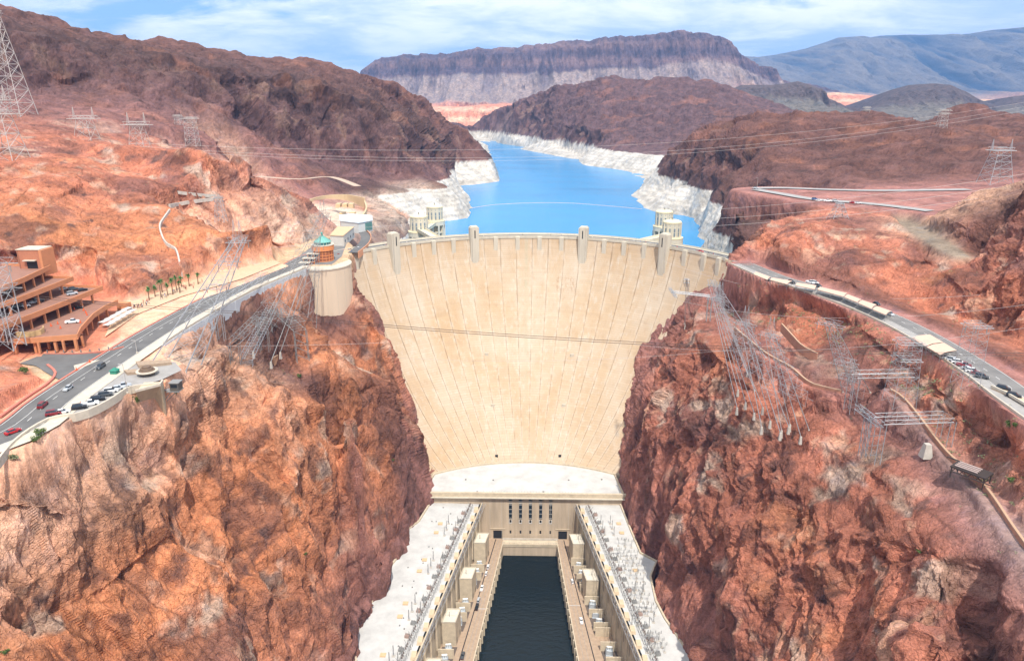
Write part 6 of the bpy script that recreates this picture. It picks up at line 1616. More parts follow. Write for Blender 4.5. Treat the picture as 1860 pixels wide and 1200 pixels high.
# concrete paths on the left cliff
def climb(name, pix, t, h, label, cat, m):
    L = []
    for (u0, v0), (u1, v1) in zip(pix, pix[1:]):
        for k in range(5): L.append(hitp(u0 + (u1 - u0) * k / 5, v0 + (v1 - v0) * k / 5))
    L.append(hitp(*pix[-1])); L = [(sum(q[0] for q in L[max(0, i - 2):i + 3]) / len(L[max(0, i - 2):i + 3]), sum(q[1] for q in L[max(0, i - 2):i + 3]) / len(L[max(0, i - 2):i + 3]), sum(q[2] for q in L[max(0, i - 2):i + 3]) / len(L[max(0, i - 2):i + 3]) + 1.3) for i in range(len(L))]
    e = MB().wall(L, t * .75, -2.0, h - .2).build(name, m); tag(e, label, cat); return e
climb('pipe_stair', [(u, v) for u, v in [(311, 381), (300, 396), (289, 412), (294, 430), (300, 443), (311, 450), (321, 455), (327, 480), (332, 510)]], 1.1, .5, 'pale zigzag stair and pipe running down the left cliff to the palms', 'stair', M_GREYC)
climb('cliff_walkway', [(u, v) for u, v in [(300, 377), (340, 369), (370, 365), (400, 362)]], 1.6, .6, 'lower pale walkway on the left cliff leading to the small mast', 'walkway', M_GREYC)
climb('cliff_walkway', [(u, v) for u, v in [(316, 350), (350, 354), (380, 357), (402, 357)]], 1.2, .5, 'upper thin pale walkway on the left cliff', 'walkway', M_GREYC)
# ------------------------------------------------------------------ lattice towers
def lattice_tower(base, top, wb, wt, panels, arms, label, name='pylon', cat='pylon', group=None, rz=0.0, leg_r=.28, br_r=.12, feet=True, m=None, peaks=0, ground_feet=False):
    """four legs from a base square to a top square, X bracing, cross arms [(height fraction, half length, depth)]"""
    base = Vector(base); top = Vector(top); m = m or M_STEEL; leg_r *= .88; br_r *= .72
    t = empty(name, base, label=label, cat=cat, group=group)
    ax = Vector((math.cos(rz), math.sin(rz), 0)); ay = Vector((-math.sin(rz), math.cos(rz), 0)); H_ = top - base
    def corner(f, i):
        w = (wb * (1 - f) + wt * f) / 2; sx, sy = ((-1, -1), (1, -1), (1, 1), (-1, 1))[i]
        return H_ * f + ax * (sx * w) + ay * (sy * w)
    for i in range(4):
        b0 = corner(0, i)
        if ground_feet:
            g_ = max(-14.0, min(6.0, gz(base.x + b0.x, base.y + b0.y) - base.z)); b0 = Vector((b0.x, b0.y, g_))
        MB().bar(b0, corner(1, i), leg_r, 4, leg_r * .6).build('leg', m, t)
        if feet: MB().box((b0.x, b0.y, b0.z - 1.6), (1.2, 1.2, 3.6), taper=.6).build('footing', M_GREYC, t)
    fr = [0.0]; 
    for k in range(panels): fr.append(fr[-1] + (1.25 - .5 * k / panels))
    fr = [f / fr[-1] for f in fr]
    mb = MB()
    for k in range(panels):
        f0, f1 = fr[k], fr[k + 1]
        for i in range(4):
            j = (i + 1) % 4; mb.bar(corner(f0, i), corner(f1, j), br_r, 3).bar(corner(f0, j), corner(f1, i), br_r, 3).bar(corner(f1, i), corner(f1, j), br_r, 3)
    mb.build('bracing', m, t)
    for f, hl, dp in arms:
        c = H_ * f; mb = MB(); w = (wb * (1 - f) + wt * f) / 2 + .3; n = max(4, int(hl / 1.6)); pts = []
        for s in (-1, 1):
            mb.bar(c - ax * hl + ay * (s * w), c + ax * hl + ay * (s * w), br_r * 1.9, 4)
            mb.bar(c - ax * hl * .8 + ay * (s * w) + Vector((0, 0, dp)), c + ax * hl * .8 + ay * (s * w) + Vector((0, 0, dp)), br_r * 1.3, 4)
        for k in range(n + 1):
            q = -1 + 2 * k / n
            mb.bar(c + ax * hl * q + ay * w, c + ax * hl * q - ay * w, br_r, 3)
            if k < n:
                q2 = -1 + 2 * (k + 1) / n; mb.bar(c + ax * hl * q + ay * w, c + ax * hl * q2 - ay * w, br_r, 3)
                for s in (-1, 1): mb.bar(c + ax * hl * q * (1 if k % 2 else .8) + ay * (s * w) + Vector((0, 0, 0 if k % 2 else dp)), c + ax * hl * q2 * (.8 if k % 2 else 1) + ay * (s * w) + Vector((0, 0, dp if k % 2 else 0)), br_r, 3)
        arm = mb.build('crossarm', m, t)
        for q in (-.92, 0, .92):
            p = c + ax * hl * q; MB().bar(p, p + Vector((0, 0, -2.6)), .16, 5).build('insulator', M_STEELD, arm)
    for s in ((-1, 1) if peaks else ()):
        c = H_ * arms[-1][0] + ax * (s * peaks); mb = MB()
        for q in ((-.9, -.9), (.9, -.9), (.9, .9), (-.9, .9)): mb.bar(c + ax * q[0] + ay * q[1] + Vector((0, 0, 0)), c + Vector((0, 0, arms[-1][2] + 7)), br_r * 1.2, 3)
        mb.build('peak', m, t)
    return t
M_PALE = mat('far_pale_steel', (.48, .45, .42), .6, metal=.2)
def T(u, v, y): return P(u, v, y=y)
# leaning towers over the left side
lattice_tower(P(322, 668, z=-2), P(436, 432, y=292), 13.5, 4.2, 9, [(.62, 4.5, 2.0), (.80, 4.5, 2.0), (.97, 4.5, 2.2)], 'leaning steel lattice tower straddling the left road, arms at top', ground_feet=True, leg_r=.34, br_r=.08, peaks=1.2, cat='leaning tower', group='leaning lattice towers over the canyon edge')
lattice_tower(P(470, 600, z=-6), P(590, 388, y=395), 14, 4.0, 10, [(.55, 4.5, 2.0), (.78, 5.0, 2.2), (.97, 4.5, 2.2)], 'leaning steel lattice tower in front of the visitor centre, arms overlapping the turquoise dome', ground_feet=True, leg_r=.22, br_r=.075, peaks=1.0, m=M_STEELD, cat='leaning tower', group='leaning lattice towers over the canyon edge')
lattice_tower(P(548, 590, z=-20), P(575, 440, y=432), 11, 3.6, 8, [(.6, 5.5, 1.8), (.95, 5, 1.8)], 'darker lattice tower standing against the round retaining wall', ground_feet=True, leg_r=.18, br_r=.07, m=M_STEELD, cat='leaning tower', group='leaning lattice towers over the canyon edge')
def gantry(a, b, w, h, label, name='line_gantry', legs=(0, 1), leg_to=None, m=None):
    """horizontal truss box between two points on legs"""
    a = Vector(a); b = Vector(b); m = m or M_STEEL; e = empty(name, a, label=label, cat='gantry'); d = (b - a); L = d.length; t_ = d.normalized(); n = Vector((-t_.y, t_.x, 0)).normalized()
    mb = MB(); mb2 = MB(); N = max(3, int(L / 4))
    def c(f, s, z): return d * f + n * (s * w / 2) + Vector((0, 0, z))
    for s in (-1, 1):
        for z in (0, h): mb.bar(c(0, s, z), c(1, s, z), .16 if z == 0 else .11, 4)
    for k in range(N):
        f0, f1 = k / N, (k + 1) / N
        for s in (-1, 1): mb2.bar(c(f0, s, 0 if k % 2 else h), c(f1, s, h if k % 2 else 0), .07, 3)
        for z in (0, h): mb2.bar(c(f0, -1, z), c(f1, 1, z), .06, 3).bar(c(f1, -1, z), c(f1, 1, z), .06, 3)
    mb.build('chord', m, e); mb2.build('bracing', m, e)
    for f in legs:
        mb = MB(); q = [c(f, s, 0) + t_ * o_ for s in (-1, 1) for o_ in (-1.1, 1.1)]; base = a + d * f; gq = gz(base.x, base.y) - a.z
        gq = max(gq, -16.0)
        for p in q: mb.bar(p, Vector((p.x, p.y, gq - .5)), .16, 4)
        hh = -gq; K = max(2, int(hh / 4))
        for k in range(K):
            z0, z1 = -hh * k / K, -hh * (k + 1) / K
            mb.bar(Vector((q[0].x, q[0].y, z0)), Vector((q[1].x, q[1].y, z1)), .08, 3).bar(Vector((q[2].x, q[2].y, z0)), Vector((q[3].x, q[3].y, z1)), .08, 3).bar(Vector((q[0].x, q[0].y, z0)), Vector((q[2].x, q[2].y, z1)), .08, 3).bar(Vector((q[1].x, q[1].y, z0)), Vector((q[3].x, q[3].y, z1)), .08, 3)
        mb.build('leg', m, e)
    return e
gantry(P(395, 560, z=6), P(480, 500, z=8), 3.5, 2.2, 'steel line gantry beside the bridge wall on the left', m=M_STEEL)
gantry(P(425, 625, z=-3), P(475, 575, z=-1), 4.5, 2.5, 'grey steel truss frame below the bridge wall over the ravine', m=M_STEELD)
gantry(P(500, 560, z=-6), P(545, 600, z=-6), 6, 4.5, 'dense dark steel truss frame at the foot of the round retaining wall', m=M_STEELD)
gantry(P(448, 655, z=-12), P(496, 560, z=-10), 5, 3.0, 'tangle of pale steel trusses between the ravine rocks and the road', m=M_STEEL)
# leaning towers on the right bench
for (bu, bv), (tu, tv), ty, arms, lb in (
    ((1368, 660), (1292, 508), 375, [(.93, 3.2, 1.5), (.78, 2.6, 1.4)], 'leaning lattice tower, leftmost and farthest of the row on the right bench'),
    ((1368, 690), (1300, 540), 340, [(.97, 4.6, 1.7)], 'leaning lattice tower, second from the left in the row on the right bench'),
    ((1415, 722), (1352, 585), 318, [(.97, 4.8, 1.7)], 'leaning lattice tower, third from the left in the row on the right bench'),
    ((1452, 728), (1398, 606), 305, [(.97, 4.8, 1.7)], 'leaning lattice tower, fourth in the row, above the winding tan wall'),
    ((1555, 716), (1506, 586), 285, [(.97, 5.4, 1.9), (.45, 4.8, 1.7), (.25, 4.8, 1.7)], 'leaning lattice tower with three arms, rightmost of the row on the bench')):
    lattice_tower(P(bu, bv, z=-20), P(tu, tv, y=ty - 12), 8.5, 2.8, 9, arms, lb, ground_feet=True, leg_r=.20, br_r=.07, rz=-.75, peaks=.8, cat='leaning tower', group='leaning lattice towers over the canyon edge')
gantry(P(1552, 683, z=-8), P(1655, 681, z=-8), 5.0, 1.8, 'horizontal steel line gantry in the middle of the right slope')
gantry(P(1597, 764, z=-10), P(1722, 760, z=-10), 6.5, 1.6, 'wide steel gantry above the curving tan wall, nearest on the right')
gantry(P(1556, 742, z=-13), P(1600, 776, z=-13), 2.0, 2.0, 'short steel crossarm truss at the left end of the near gantry', legs=(.5,))
gantry(P(1219, 531, z=-2), P(1290, 539, z=-4), 1.6, 1.0, 'thin horizontal steel boom reaching over the dam face from the right', legs=(1,))
gantry(P(1216, 524, z=-1), P(1228, 541, z=-3), 1.2, 1.0, 'short steel cross truss at the tip of the boom over the dam', legs=())
lattice_tower(P(1251, 552, z=-26), P(1247, 506, y=418), 3.0, .8, 7, [(.96, 1.8, .7), (.85, 1.6, .6)], 'small pale lattice mast standing before the right side of the dam face', name='lattice_mast', cat='mast', leg_r=.14, br_r=.07, ground_feet=True)
# upright pylons
def pyl(u, vb, vt, y, wb, wt, arms, lb, **k):
    b = P(u, vb, y=y); tz = P(u, vt, y=y)[2]; x0 = b[0]
    return lattice_tower((b[0], b[1], b[2]), (b[0], b[1], tz), wb, wt, k.pop('panels', 7), arms, lb, feet=k.pop('feet', False), ground_feet=False, **k)
pyl(30, 212, 18, 640, 24, 3.0, [(.97, 5, 2)], 'tallest lattice pylon, reaching above the dark ridge at the left edge', panels=9, leg_r=.42, br_r=.24, m=M_PALE)
pyl(22, 322, 178, 480, 22, 6, [(.80, 13, 2.5), (.97, 10, 2.5)], 'wide lattice pylon below the tallest one at the left edge', panels=6, leg_r=.36, br_r=.20, peaks=6, m=M_PALE, feet=True)
pyl(167, 300, 214, 610, 22, 8, [(.98, 12, 2.5)], 'twin-peaked pale pylon, left of the pair on the rocky plateau', panels=4, leg_r=.30, br_r=.17, peaks=8, m=M_PALE)
pyl(264, 328, 225, 570, 19, 7, [(.98, 11, 2.5)], 'twin-peaked pale pylon, right of the pair on the rocky plateau', panels=5, leg_r=.28, br_r=.16, peaks=6.5, m=M_PALE)
pyl(327, 246, 210, 800, 10, 4, [(.97, 5, 1.5)], 'small far pylon on the mauve slope, left one of two', panels=4, leg_r=.26, br_r=.16, m=M_PALE)
pyl(351, 266, 214, 760, 11, 9, [(.97, 8, 1.5)], 'small far pylon on the mauve slope, right one of two', panels=5, leg_r=.26, br_r=.16, m=M_PALE)
pyl(214, 306, 290, 600, 5, 4, [(.95, 3.5, 1.0)], 'tiny steel frame between the two twin-peaked pylons', panels=3, leg_r=.18, br_r=.12, m=M_PALE)
pyl(402, 403, 358, 445, 6, 3.0, [(.97, 3.0, 1.0)], 'small steel mast at the end of the walkways on the left cliff', panels=5, leg_r=.16, br_r=.09, name='lattice_mast')
pyl(20, 632, 480, 262, 7.5, 7.0, [(.99, 7.5, 2.2), (.70, 7, 2.0)], 'near steel lattice pylon in front of the parking garage at the left edge', panels=6, leg_r=.30, br_r=.10)
pyl(1571, 223, 195, 1040, 11, 4, [(.97, 5, 1.6), (.8, 4.5, 1.4)], 'far small pylon on the right ridge, left of the two', panels=5, leg_r=.30, br_r=.18, m=M_PALE)
pyl(1709, 236, 200, 940, 10, 7, [(.97, 8, 1.6), (.8, 7, 1.4)], 'far small pylon on the right ridge, right of the two', panels=5, leg_r=.28, br_r=.18, m=M_PALE)
pyl(1806, 334, 272, 640, 20, 10, [(.98, 10, 2.5)], 'large pylon with twin peaks on the red slope at the right', panels=5, leg_r=.36, br_r=.2, peaks=8, m=M_STEEL)
pyl(1520, 412, 368, 500, 15, 3, [(.97, 2.5, 1.2)], 'pylon standing on red rock in front of the upper road junction', panels=5, leg_r=.24, br_r=.13, m=M_STEEL)
pyl(1632, 735, 618, 262, 9, 6.5, [(.97, 5, 1.0), (.72, 4.4, 1.0)], 'thin steel pylon on the right slope above the gantries', panels=7, leg_r=.13, br_r=.07)
pyl(1752, 700, 588, 236, 6.5, 5.5, [(.97, 4.0, 1.0)], 'thin steel pylon beside the parked cars on the right road', panels=7, leg_r=.12, br_r=.06)
pb = MB().box((0, 0, 0), (3.6, 3.6, 5.5), taper=.55).build('pylon_footing', M_GREYC, None, loc=Vector(P(1683, 818, z=-21))); tag(pb, 'pale concrete pyramid footing below the near gantry on the right', 'footing')
# dark steel platform on the right slope
sp_ = Vector(P(1765, 853, z=-17)); sf = empty('steel_platform', sp_, -.9, label='dark rusty steel platform carrying pale pipes beside the tan wall', cat='platform')
M_RUST = mat('rusty_dark_steel', (.045, .032, .028), .8)
MB().box((0, 0, 0), (11, 6.5, .5)).build('deck', M_RUST, sf)
for k in range(4): MB().bar((-4.5, -2.1 + k * 1.3, .6), (2.5, -2.1 + k * 1.3, .6), .24, 8).build('pipe', mat('pipe_pink_grey', (.50, .38, .34), .6), sf)
for sx in (-5, 5):
    for sy in (-3, 3): MB().bar((sx, sy, -4), (sx, sy, 0), .22).build('leg', M_RUST, sf)
mb = MB()
for k in range(5): mb.bar((-5 + k * 2.5, -3.1, -1.6), (-3.75 + k * 2.5, -3.1, 0), .13).bar((-3.75 + k * 2.5, -3.1, 0), (-2.5 + k * 2.5, -3.1, -1.6), .13)
mb.bar((-5.5, -3.1, -1.6), (8, -3.1, -1.6), .2).bar((-9, 2.8, .3), (-4, 2.8, .3), .25); mb.build('truss', M_RUST, sf)
d2 = Vector(P(1850, 803, z=-14)); MBq = MB().box((0, 0, 0), (9, 3, .6), rz=-.8).bar((-3, 3, 0), (-5, 4, -2.5), .2).bar((3, -3, 0), (2, -3, -3), .2).build('steel_grating', M_RUST, None, loc=d2); tag(MBq, 'dark steel grating bridge at the right edge above the tan wall', 'grating')
# lamp posts on the left road
def lamp_post(p, h, lb):
    e = empty('lamp_post', p, label=lb, cat='lamp post'); MB().bar((0, 0, 0), (0, 0, h), .14, 6, .08).build('pole', M_PALE, e); MB().box((-.8, 0, h), (1.7, .3, .18)).build('lamp_head', M_PALE, e); MB().cyl((0, 0), .4, 0, .5, 8).build('base', M_KERB, e)
lamp_post(P(249, 641, z=3), 5.5, 'pale lamp post on the pavement below the long bridge wall')
lamp_post(P(232, 714, z=3), 11, 'tall pale lamp post at the cliff edge beside the parked silver cars')
lamp_post(P(1375, 342, z=30), 9, 'lone lamp post at the bend of the upper road right of the lake')
# overhead lines
def cable(a, b, sag, r, label, m, group):
    a = Vector(a); b = Vector(b); n = 28; pts = [a.lerp(b, i / n) + Vector((0, 0, -4 * sag * (i / n) * (1 - i / n))) for i in range(n + 1)]
    mb = MB(); vs = []
    for p in pts: vs += [p + Vector((0, 0, r)), p + Vector((r * .87, 0, -r * .5)), p + Vector((-r * .87, 0, -r * .5))]
    fs = []
    for i in range(n):
        for k in range(3): fs.append((3 * i + k, 3 * i + (k + 1) % 3, 3 * i + 3 + (k + 1) % 3, 3 * i + 3 + k))
    o = mb.add(vs, fs).build('power_line', m); tag(o, label, 'power line', group)
M_WIRE = mat('aluminium_wire', (.55, .50, .47), .5, metal=.2); M_WIRED = mat('dark_wire', (.10, .07, .06), .6)
gd = 'heavy dark cables crossing in front of the dam face'
cable(P(440, 566, y=330), P(1420, 633, y=318), 2.2, .16, 'upper of two heavy dark cables crossing in front of the dam', M_WIRED, gd)
cable(P(440, 569.5, y=326), P(1420, 637, y=314), 2.2, .16, 'lower of two heavy dark cables crossing in front of the dam', M_WIRED, gd)
cable(P(1420, 633, y=318), P(1880, 641, y=250), .6, .13, 'upper dark cable continuing over the right slope to the edge', M_WIRED, gd); cable(P(1420, 637, y=314), P(1880, 646, y=248), .6, .13, 'lower dark cable continuing over the right slope to the edge', M_WIRED, gd)
cable(P(-20, 528, y=300), P(440, 566, y=330), 1.0, .14, 'upper dark cable over the palms and left road', M_WIRED, gd); cable(P(-20, 532, y=296), P(440, 569.5, y=326), 1.0, .14, 'lower dark cable over the palms and left road', M_WIRED, gd)
gp = 'thin pale wires over the lake and right hills'
for k, (ua, va, ya, ub, vb, yb, sg) in enumerate(((200, 262, 620, 1885, 189, 820, 30), (200, 267, 620, 1885, 196, 820, 30), (200, 257, 640, 1885, 182, 860, 26), (1300, 380, 560, 1885, 312, 480, 3), (1300, 397, 540, 1885, 329, 460, 3), (1300, 410, 530, 1885, 344, 450, 3), (1200, 472, 480, 1885, 524, 330, 14), (1230, 545, 420, 1885, 550, 300, 9), (1150, 625, 400, 1885, 592, 260, 7), (700, 648, 400, 1400, 628, 330, 5))):
    cable(P(ua, va, y=ya), P(ub, vb, y=yb), sg, .11 if ya > 500 else .07, 'thin pale wire, %s from the top among those crossing to the right edge' % ORD[k], M_WIRE, gp)
gq = 'thin pale wires over the left cliffs'
for k, (ua, va, ya, ub, vb, yb, sg) in enumerate(((-20, 420, 380, 820, 400, 560, 5), (-20, 436, 380, 620, 428, 500, 4), (-20, 448, 370, 600, 441, 480, 4), (-20, 620, 260, 700, 622, 400, 2), (-20, 285, 470, 460, 322, 560, 4))):
    cable(P(ua, va, y=ya), P(ub, vb, y=yb), sg, .08, 'thin pale wire, %s from the top over the left cliffs' % ORD[k], M_WIRE, gq)
# log boom / buoy line on the lake
bl = [P(u, v, z=-46) for u, v in [(858, 378), (900, 372), (960, 369), (1030, 369), (1100, 374), (1166, 380)]]
mb = MB(); mb.wall([(p[0], p[1], -45.9) for p in resample(bl, 12)], 1.0, 0, .4); tag(mb.build('buoy_line', mat('buoy_pale', (.72, .62, .60), .6)), 'pale floating buoy line curving across the blue lake', 'buoy line')
# ------------------------------------------------------------------ cars
CARMESH = {}
M_TYRE = mat('tyre', (.02, .02, .02), .9); M_LAMP = mat('lamp_lens', (.8, .8, .76), .2); M_TAIL = mat('tail_lens', (.45, .02, .02), .3)
def car_paint(name, c): return mat('paint_' + name, c, .28, metal=.15, spec=.6)
PAINTS = {'white': (.78, .78, .77), 'silver': (.48, .50, .52), 'black': (.015, .015, .018), 'dark grey': (.07, .075, .08), 'red': (.50, .02, .02), 'dark red': (.22, .02, .025), 'blue': (.05, .10, .25)}
def loft_car(kind):
    if kind == 'sedan': L, W, prof = 4.6, 1.80, [(-2.3, .42, .78), (-2.2, .95, .80), (-1.35, 1.0, .86), (1.2, .98, .86), (2.15, .80, .80), (2.3, .45, .74)]; cab = [(-1.75, 1.0), (-1.15, 1.42), (.25, 1.45), (1.05, .98)]
    elif kind == 'suv': L, W, prof = 4.8, 1.95, [(-2.4, .50, .88), (-2.35, 1.15, .92), (-1.5, 1.18, .95), (1.2, 1.15, .95), (2.2, 1.02, .90), (2.4, .5, .84)]; cab = [(-2.25, 1.17), (-1.95, 1.80), (.45, 1.82), (1.25, 1.15)]
    else: L, W, prof = 5.6, 2.0, [(-2.8, .55, .92), (-2.8, 1.12, .95), (-1.0, 1.14, .97), (1.4, 1.14, .97), (2.6, 1.0, .92), (2.8, .5, .86)]; cab = [(-.7, 1.14), (-.5, 1.84), (.7, 1.86), (1.4, 1.14)]
    return L, W, prof, cab
def make_car(kind, paint):
    L, W, prof, cab = loft_car(kind); t = empty('car', (0, 0, 0)); pm = car_paint(paint.replace(' ', '_'), PAINTS[paint]); key = (kind, paint)
    hw = W / 2; mb = MB(); vs = []
    for x, z, k in prof: vs += [(x, -hw * k / .95, .28), (x, -hw * k, z * .72), (x, -hw * k * .86, z), (x, hw * k * .86, z), (x, hw * k, z * .72), (x, hw * k / .95, .28)]
    fs = []
    for i in range(len(prof) - 1):
        for j in range(6): fs.append((6 * i + j, 6 * i + 6 + j, 6 * i + 6 + (j + 1) % 6, 6 * i + (j + 1) % 6))
    fs += [(5, 4, 3, 2, 1, 0), tuple(6 * (len(prof) - 1) + j for j in range(6))]
    mb.add(vs, fs).build('body', pm, t)
    (x0, z0), (x1, z1), (x2, z2), (x3, z3) = cab; b = hw * .80; c = hw * .62
    MB().add([(x0, -b, z0 - .03), (x3, -b, z3 - .03), (x3, b, z3 - .03), (x0, b, z0 - .03), (x1, -c, z1), (x2, -c, z2), (x2, c, z2), (x1, c, z1)], [(3, 2, 1, 0), (4, 5, 6, 7), (0, 1, 5, 4), (1, 2, 6, 5), (2, 3, 7, 6), (3, 0, 4, 7)]).build('cabin_glass', M_GLASS, t)
    MB().box(((x1 + x2) / 2, 0, (z1 + z2) / 2 + .03), (x2 - x1 + .08, 2 * c + .06, .07)).build('roof', pm, t)
    for sx in (-1, 1):
        for sy in (-1, 1):
            MB().bar((sx * L * .31, sy * (hw - .26), .33), (sx * L * .31, sy * (hw + .01), .33), .34, 12).build('wheel', M_TYRE, t)
    for sy in (-1, 1):
        MB().box((L / 2 - .05, sy * hw * .62, .68), (.12, .36, .16)).build('headlight', M_LAMP, t)
        MB().box((-L / 2 + .04, sy * hw * .66, .78), (.12, .30, .18)).build('tail_light', M_TAIL, t)
    return t
CARS = {}
def car(kind, paint, loc, rz, label, group=None):
    k = (kind, paint)
    if k not in CARS:
        c = make_car(kind, paint); CARS[k] = (c, tree_of(c)); c.location = loc; c.rotation_euler = (0, 0, rz); tag(c, label, 'car' if kind != 'pickup' else 'pickup truck', group); return c
    c = copy_tree(CARS[k][0], CARS[k][1], loc, rz, label, group); c['category'] = 'car' if kind != 'pickup' else 'pickup truck'
    if not group and 'group' in c: del c['group']
    return c
def tang(line, p):
    i = min(range(1, len(line)), key=lambda j: (Vector(line[j][:2]) - Vector(p[:2])).length); a, b = line[i - 1], line[i]; return math.atan2(b[1] - a[1], b[0] - a[0])
for u, v, kd, pt, lb, rev in ((183, 668, 'suv', 'dark grey', 'dark grey car driving on the left road beside the lookout', 1), (124, 707, 'sedan', 'silver', 'silver sedan driving on the left road between the red car and the junction', 1), (78, 738, 'suv', 'dark red', 'dark red car driving on the left road beside the parked cars', 0), (24, 786, 'sedan', 'red', 'bright red car in the bottom lane of the left road at the edge', 0)):
    p = P(u, v, z=3.05); car(kd, pt, p, tang(ROAD_L, p) + (math.pi if rev else 0), lb)
g = 'cars parked along the lookout wall'
for u, v, kd, pt, lb in ((98, 753, 'suv', 'dark red', 'dark red suv, leftmost of the cars parked along the lookout wall'), (114, 750, 'sedan', 'white', 'white sedan parked right beside the leftmost dark red suv'), (145, 742, 'suv', 'black', 'black suv parked after the gap, third from the left by the wall'), (164, 735, 'pickup', 'white', 'white pickup parked between two black suvs by the lookout wall'), (178, 727, 'suv', 'black', 'black suv parked right of the white pickup'), (192, 719, 'suv', 'dark grey', 'dark grey suv parked in the middle right of the lookout row'), (202, 712, 'suv', 'white', 'white suv parked behind the tall lamp post row end'), (214, 707, 'sedan', 'silver', 'silver sedan parked last but one beside the tall lamp post'), (224, 703, 'pickup', 'silver', 'silver pickup, rightmost of the cars parked along the lookout wall')):
    p = P(u, v, z=3.05); car(kd, pt, p, rad(28), lb, g)
g = 'cars parked on the right road'
for u, v, kd, pt, lb in ((1722, 652, 'sedan', 'white', 'white sedan just below the lower wide canopy on the right road'), (1732, 656, 'suv', 'silver', 'silver suv second below the wide canopy'), (1740, 660, 'suv', 'white', 'white suv parked just before the red pickup'), (1751, 665, 'pickup', 'dark red', 'dark red pickup in the middle of the right parking row'), (1758, 671, 'sedan', 'silver', 'silver sedan parked just after the red pickup'), (1766, 676, 'suv', 'white', 'white suv parked between the silver sedan and a dark red sedan'), (1775, 680, 'sedan', 'dark red', 'dark red sedan parked last but one of the right row'), (1783, 686, 'suv', 'dark grey', 'dark grey suv, last of the right row before the gap'), (1822, 708, 'suv', 'black', 'black suv parked above the concrete wedge wall, upper of two'), (1841, 721, 'suv', 'black', 'black suv parked above the concrete wedge wall, lower of two')):
    p = P(u, v, z=2.1); car(kd, pt, p, tang(ROAD_R, p) + rad(62), lb, g)
g = 'cars in the shade between the right road canopies'
for u, v, kd, pt, lb in ((1396, 508, 'suv', 'silver', 'silver car at the gap after the first canopy'), (1437, 514, 'suv', 'black', 'black car at the gap after the second canopy'), (1472, 514, 'pickup', 'white', 'white pickup on the road beside the third canopy'), (1480, 515, 'suv', 'white', 'white suv on the road beside the third canopy'), (1486, 521, 'suv', 'dark grey', 'dark grey car at the gap before the fourth canopy'), (1592, 553, 'sedan', 'black', 'black car on the road beside the sixth canopy'), (1616, 572, 'suv', 'silver', 'silver car at the end of the seventh canopy')):
    p = P(u, v, z=2.1); car(kd, pt, p, tang(ROAD_R, p), lb, g)
a = rad(53.5); p = crest(153.8, a, .06); car('sedan', 'red', p, -a + 0, 'small red car driving on the dam crest right of the side tower')
for i, (dg, pt) in enumerate(((-52, 'white'), (-55, 'silver'))):
    a = rad(dg); p = crest(158, a, .06); car('sedan', pt, p, -a, '%s car on the crest road beside the visitor centre' % pt)
g = 'cars on the upper road'
for u, v, kd, pt, lb in ((1373, 343, 'suv', 'silver', 'silver car at the bend of the upper road'), (1480, 363, 'suv', 'blue', 'blue car in the middle of the upper road junction'), (1487, 365, 'sedan', 'white', 'white car right beside the blue car on the upper road'), (1503, 366, 'pickup', 'white', 'white pickup behind the pylon on the upper road'), (1517, 366, 'suv', 'silver', 'silver suv behind the pylon on the upper road'), (1549, 369, 'sedan', 'red', 'red car on the lower branch of the upper road'), (1558, 370, 'sedan', 'white', 'white car just right of the red car on the upper road')):
    p = P(u, v, z=30.7); car(kd, pt, p, -.2, lb, g)
g = 'cars on the garage decks'
for u, v, z, kd, pt, rz, lb in ((44, 558, 14.9, 'suv', 'white', .9, 'white suv on the middle garage deck between two columns'), (30, 561, 14.9, 'suv', 'black', .9, 'black suv on the middle deck left of the white one'), (70, 548, 14.9, 'suv', 'dark grey', .9, 'dark car on the middle garage deck right of the white suv'), (60, 551, 14.9, 'sedan', 'silver', .9, 'silver sedan half behind the dark car on the middle deck'), (131, 535, 14.9, 'suv', 'silver', .9, 'silver suv at the right end of the middle garage deck'), (117, 526, 14.9, 'sedan', 'white', .9, 'white sedan at the back right of the middle deck'), (133, 527, 14.9, 'suv', 'dark grey', .9, 'dark grey suv behind the silver one on the middle deck'), (150, 528, 14.9, 'sedan', 'black', .9, 'black sedan rightmost on the middle garage deck'), (132, 586, 9.4, 'pickup', 'white', .35, 'white pickup on the open lower garage deck'), (141, 560, 9.4, 'sedan', 'black', .4, 'black sedan in the shade on the lower garage deck')):
    car(kd, pt, P(u, v, z=z), rz, lb, g)
g = 'vehicles parked on the left powerhouse deck'
for i, (a_, b_, kd, pt) in enumerate(((1687, 520, 'suv', 'white'), (1672, 568, 'sedan', 'white'), (1641, 675, 'pickup', 'white'), (1617, 762, 'suv', 'silver'), (1605, 812, 'pickup', 'black'), (1502, 1165, 'pickup', 'dark grey'))):
    p = P(465 + a_ / 4, 900 + b_ / 4, z=-180.9); car(kd, pt, p, rad(84), '%s on the left powerhouse deck, %s from the dam' % ({'suv': pt + ' suv', 'sedan': pt + ' car', 'pickup': pt + ' pickup'}[kd], ORD[i]), g)
g = 'vehicles parked on the right powerhouse deck'
for i, (a_, b_, kd, pt) in enumerate(((438, 625, 'sedan', 'white'), (503, 912, 'pickup', 'white'))):
    p = P(930 + a_ / 4, 900 + b_ / 4, z=-180.9); car(kd, pt, p, rad(94), ('white car alone on the right powerhouse deck nearer the dam', 'white pickup on the right powerhouse deck farther from the dam')[i], g)
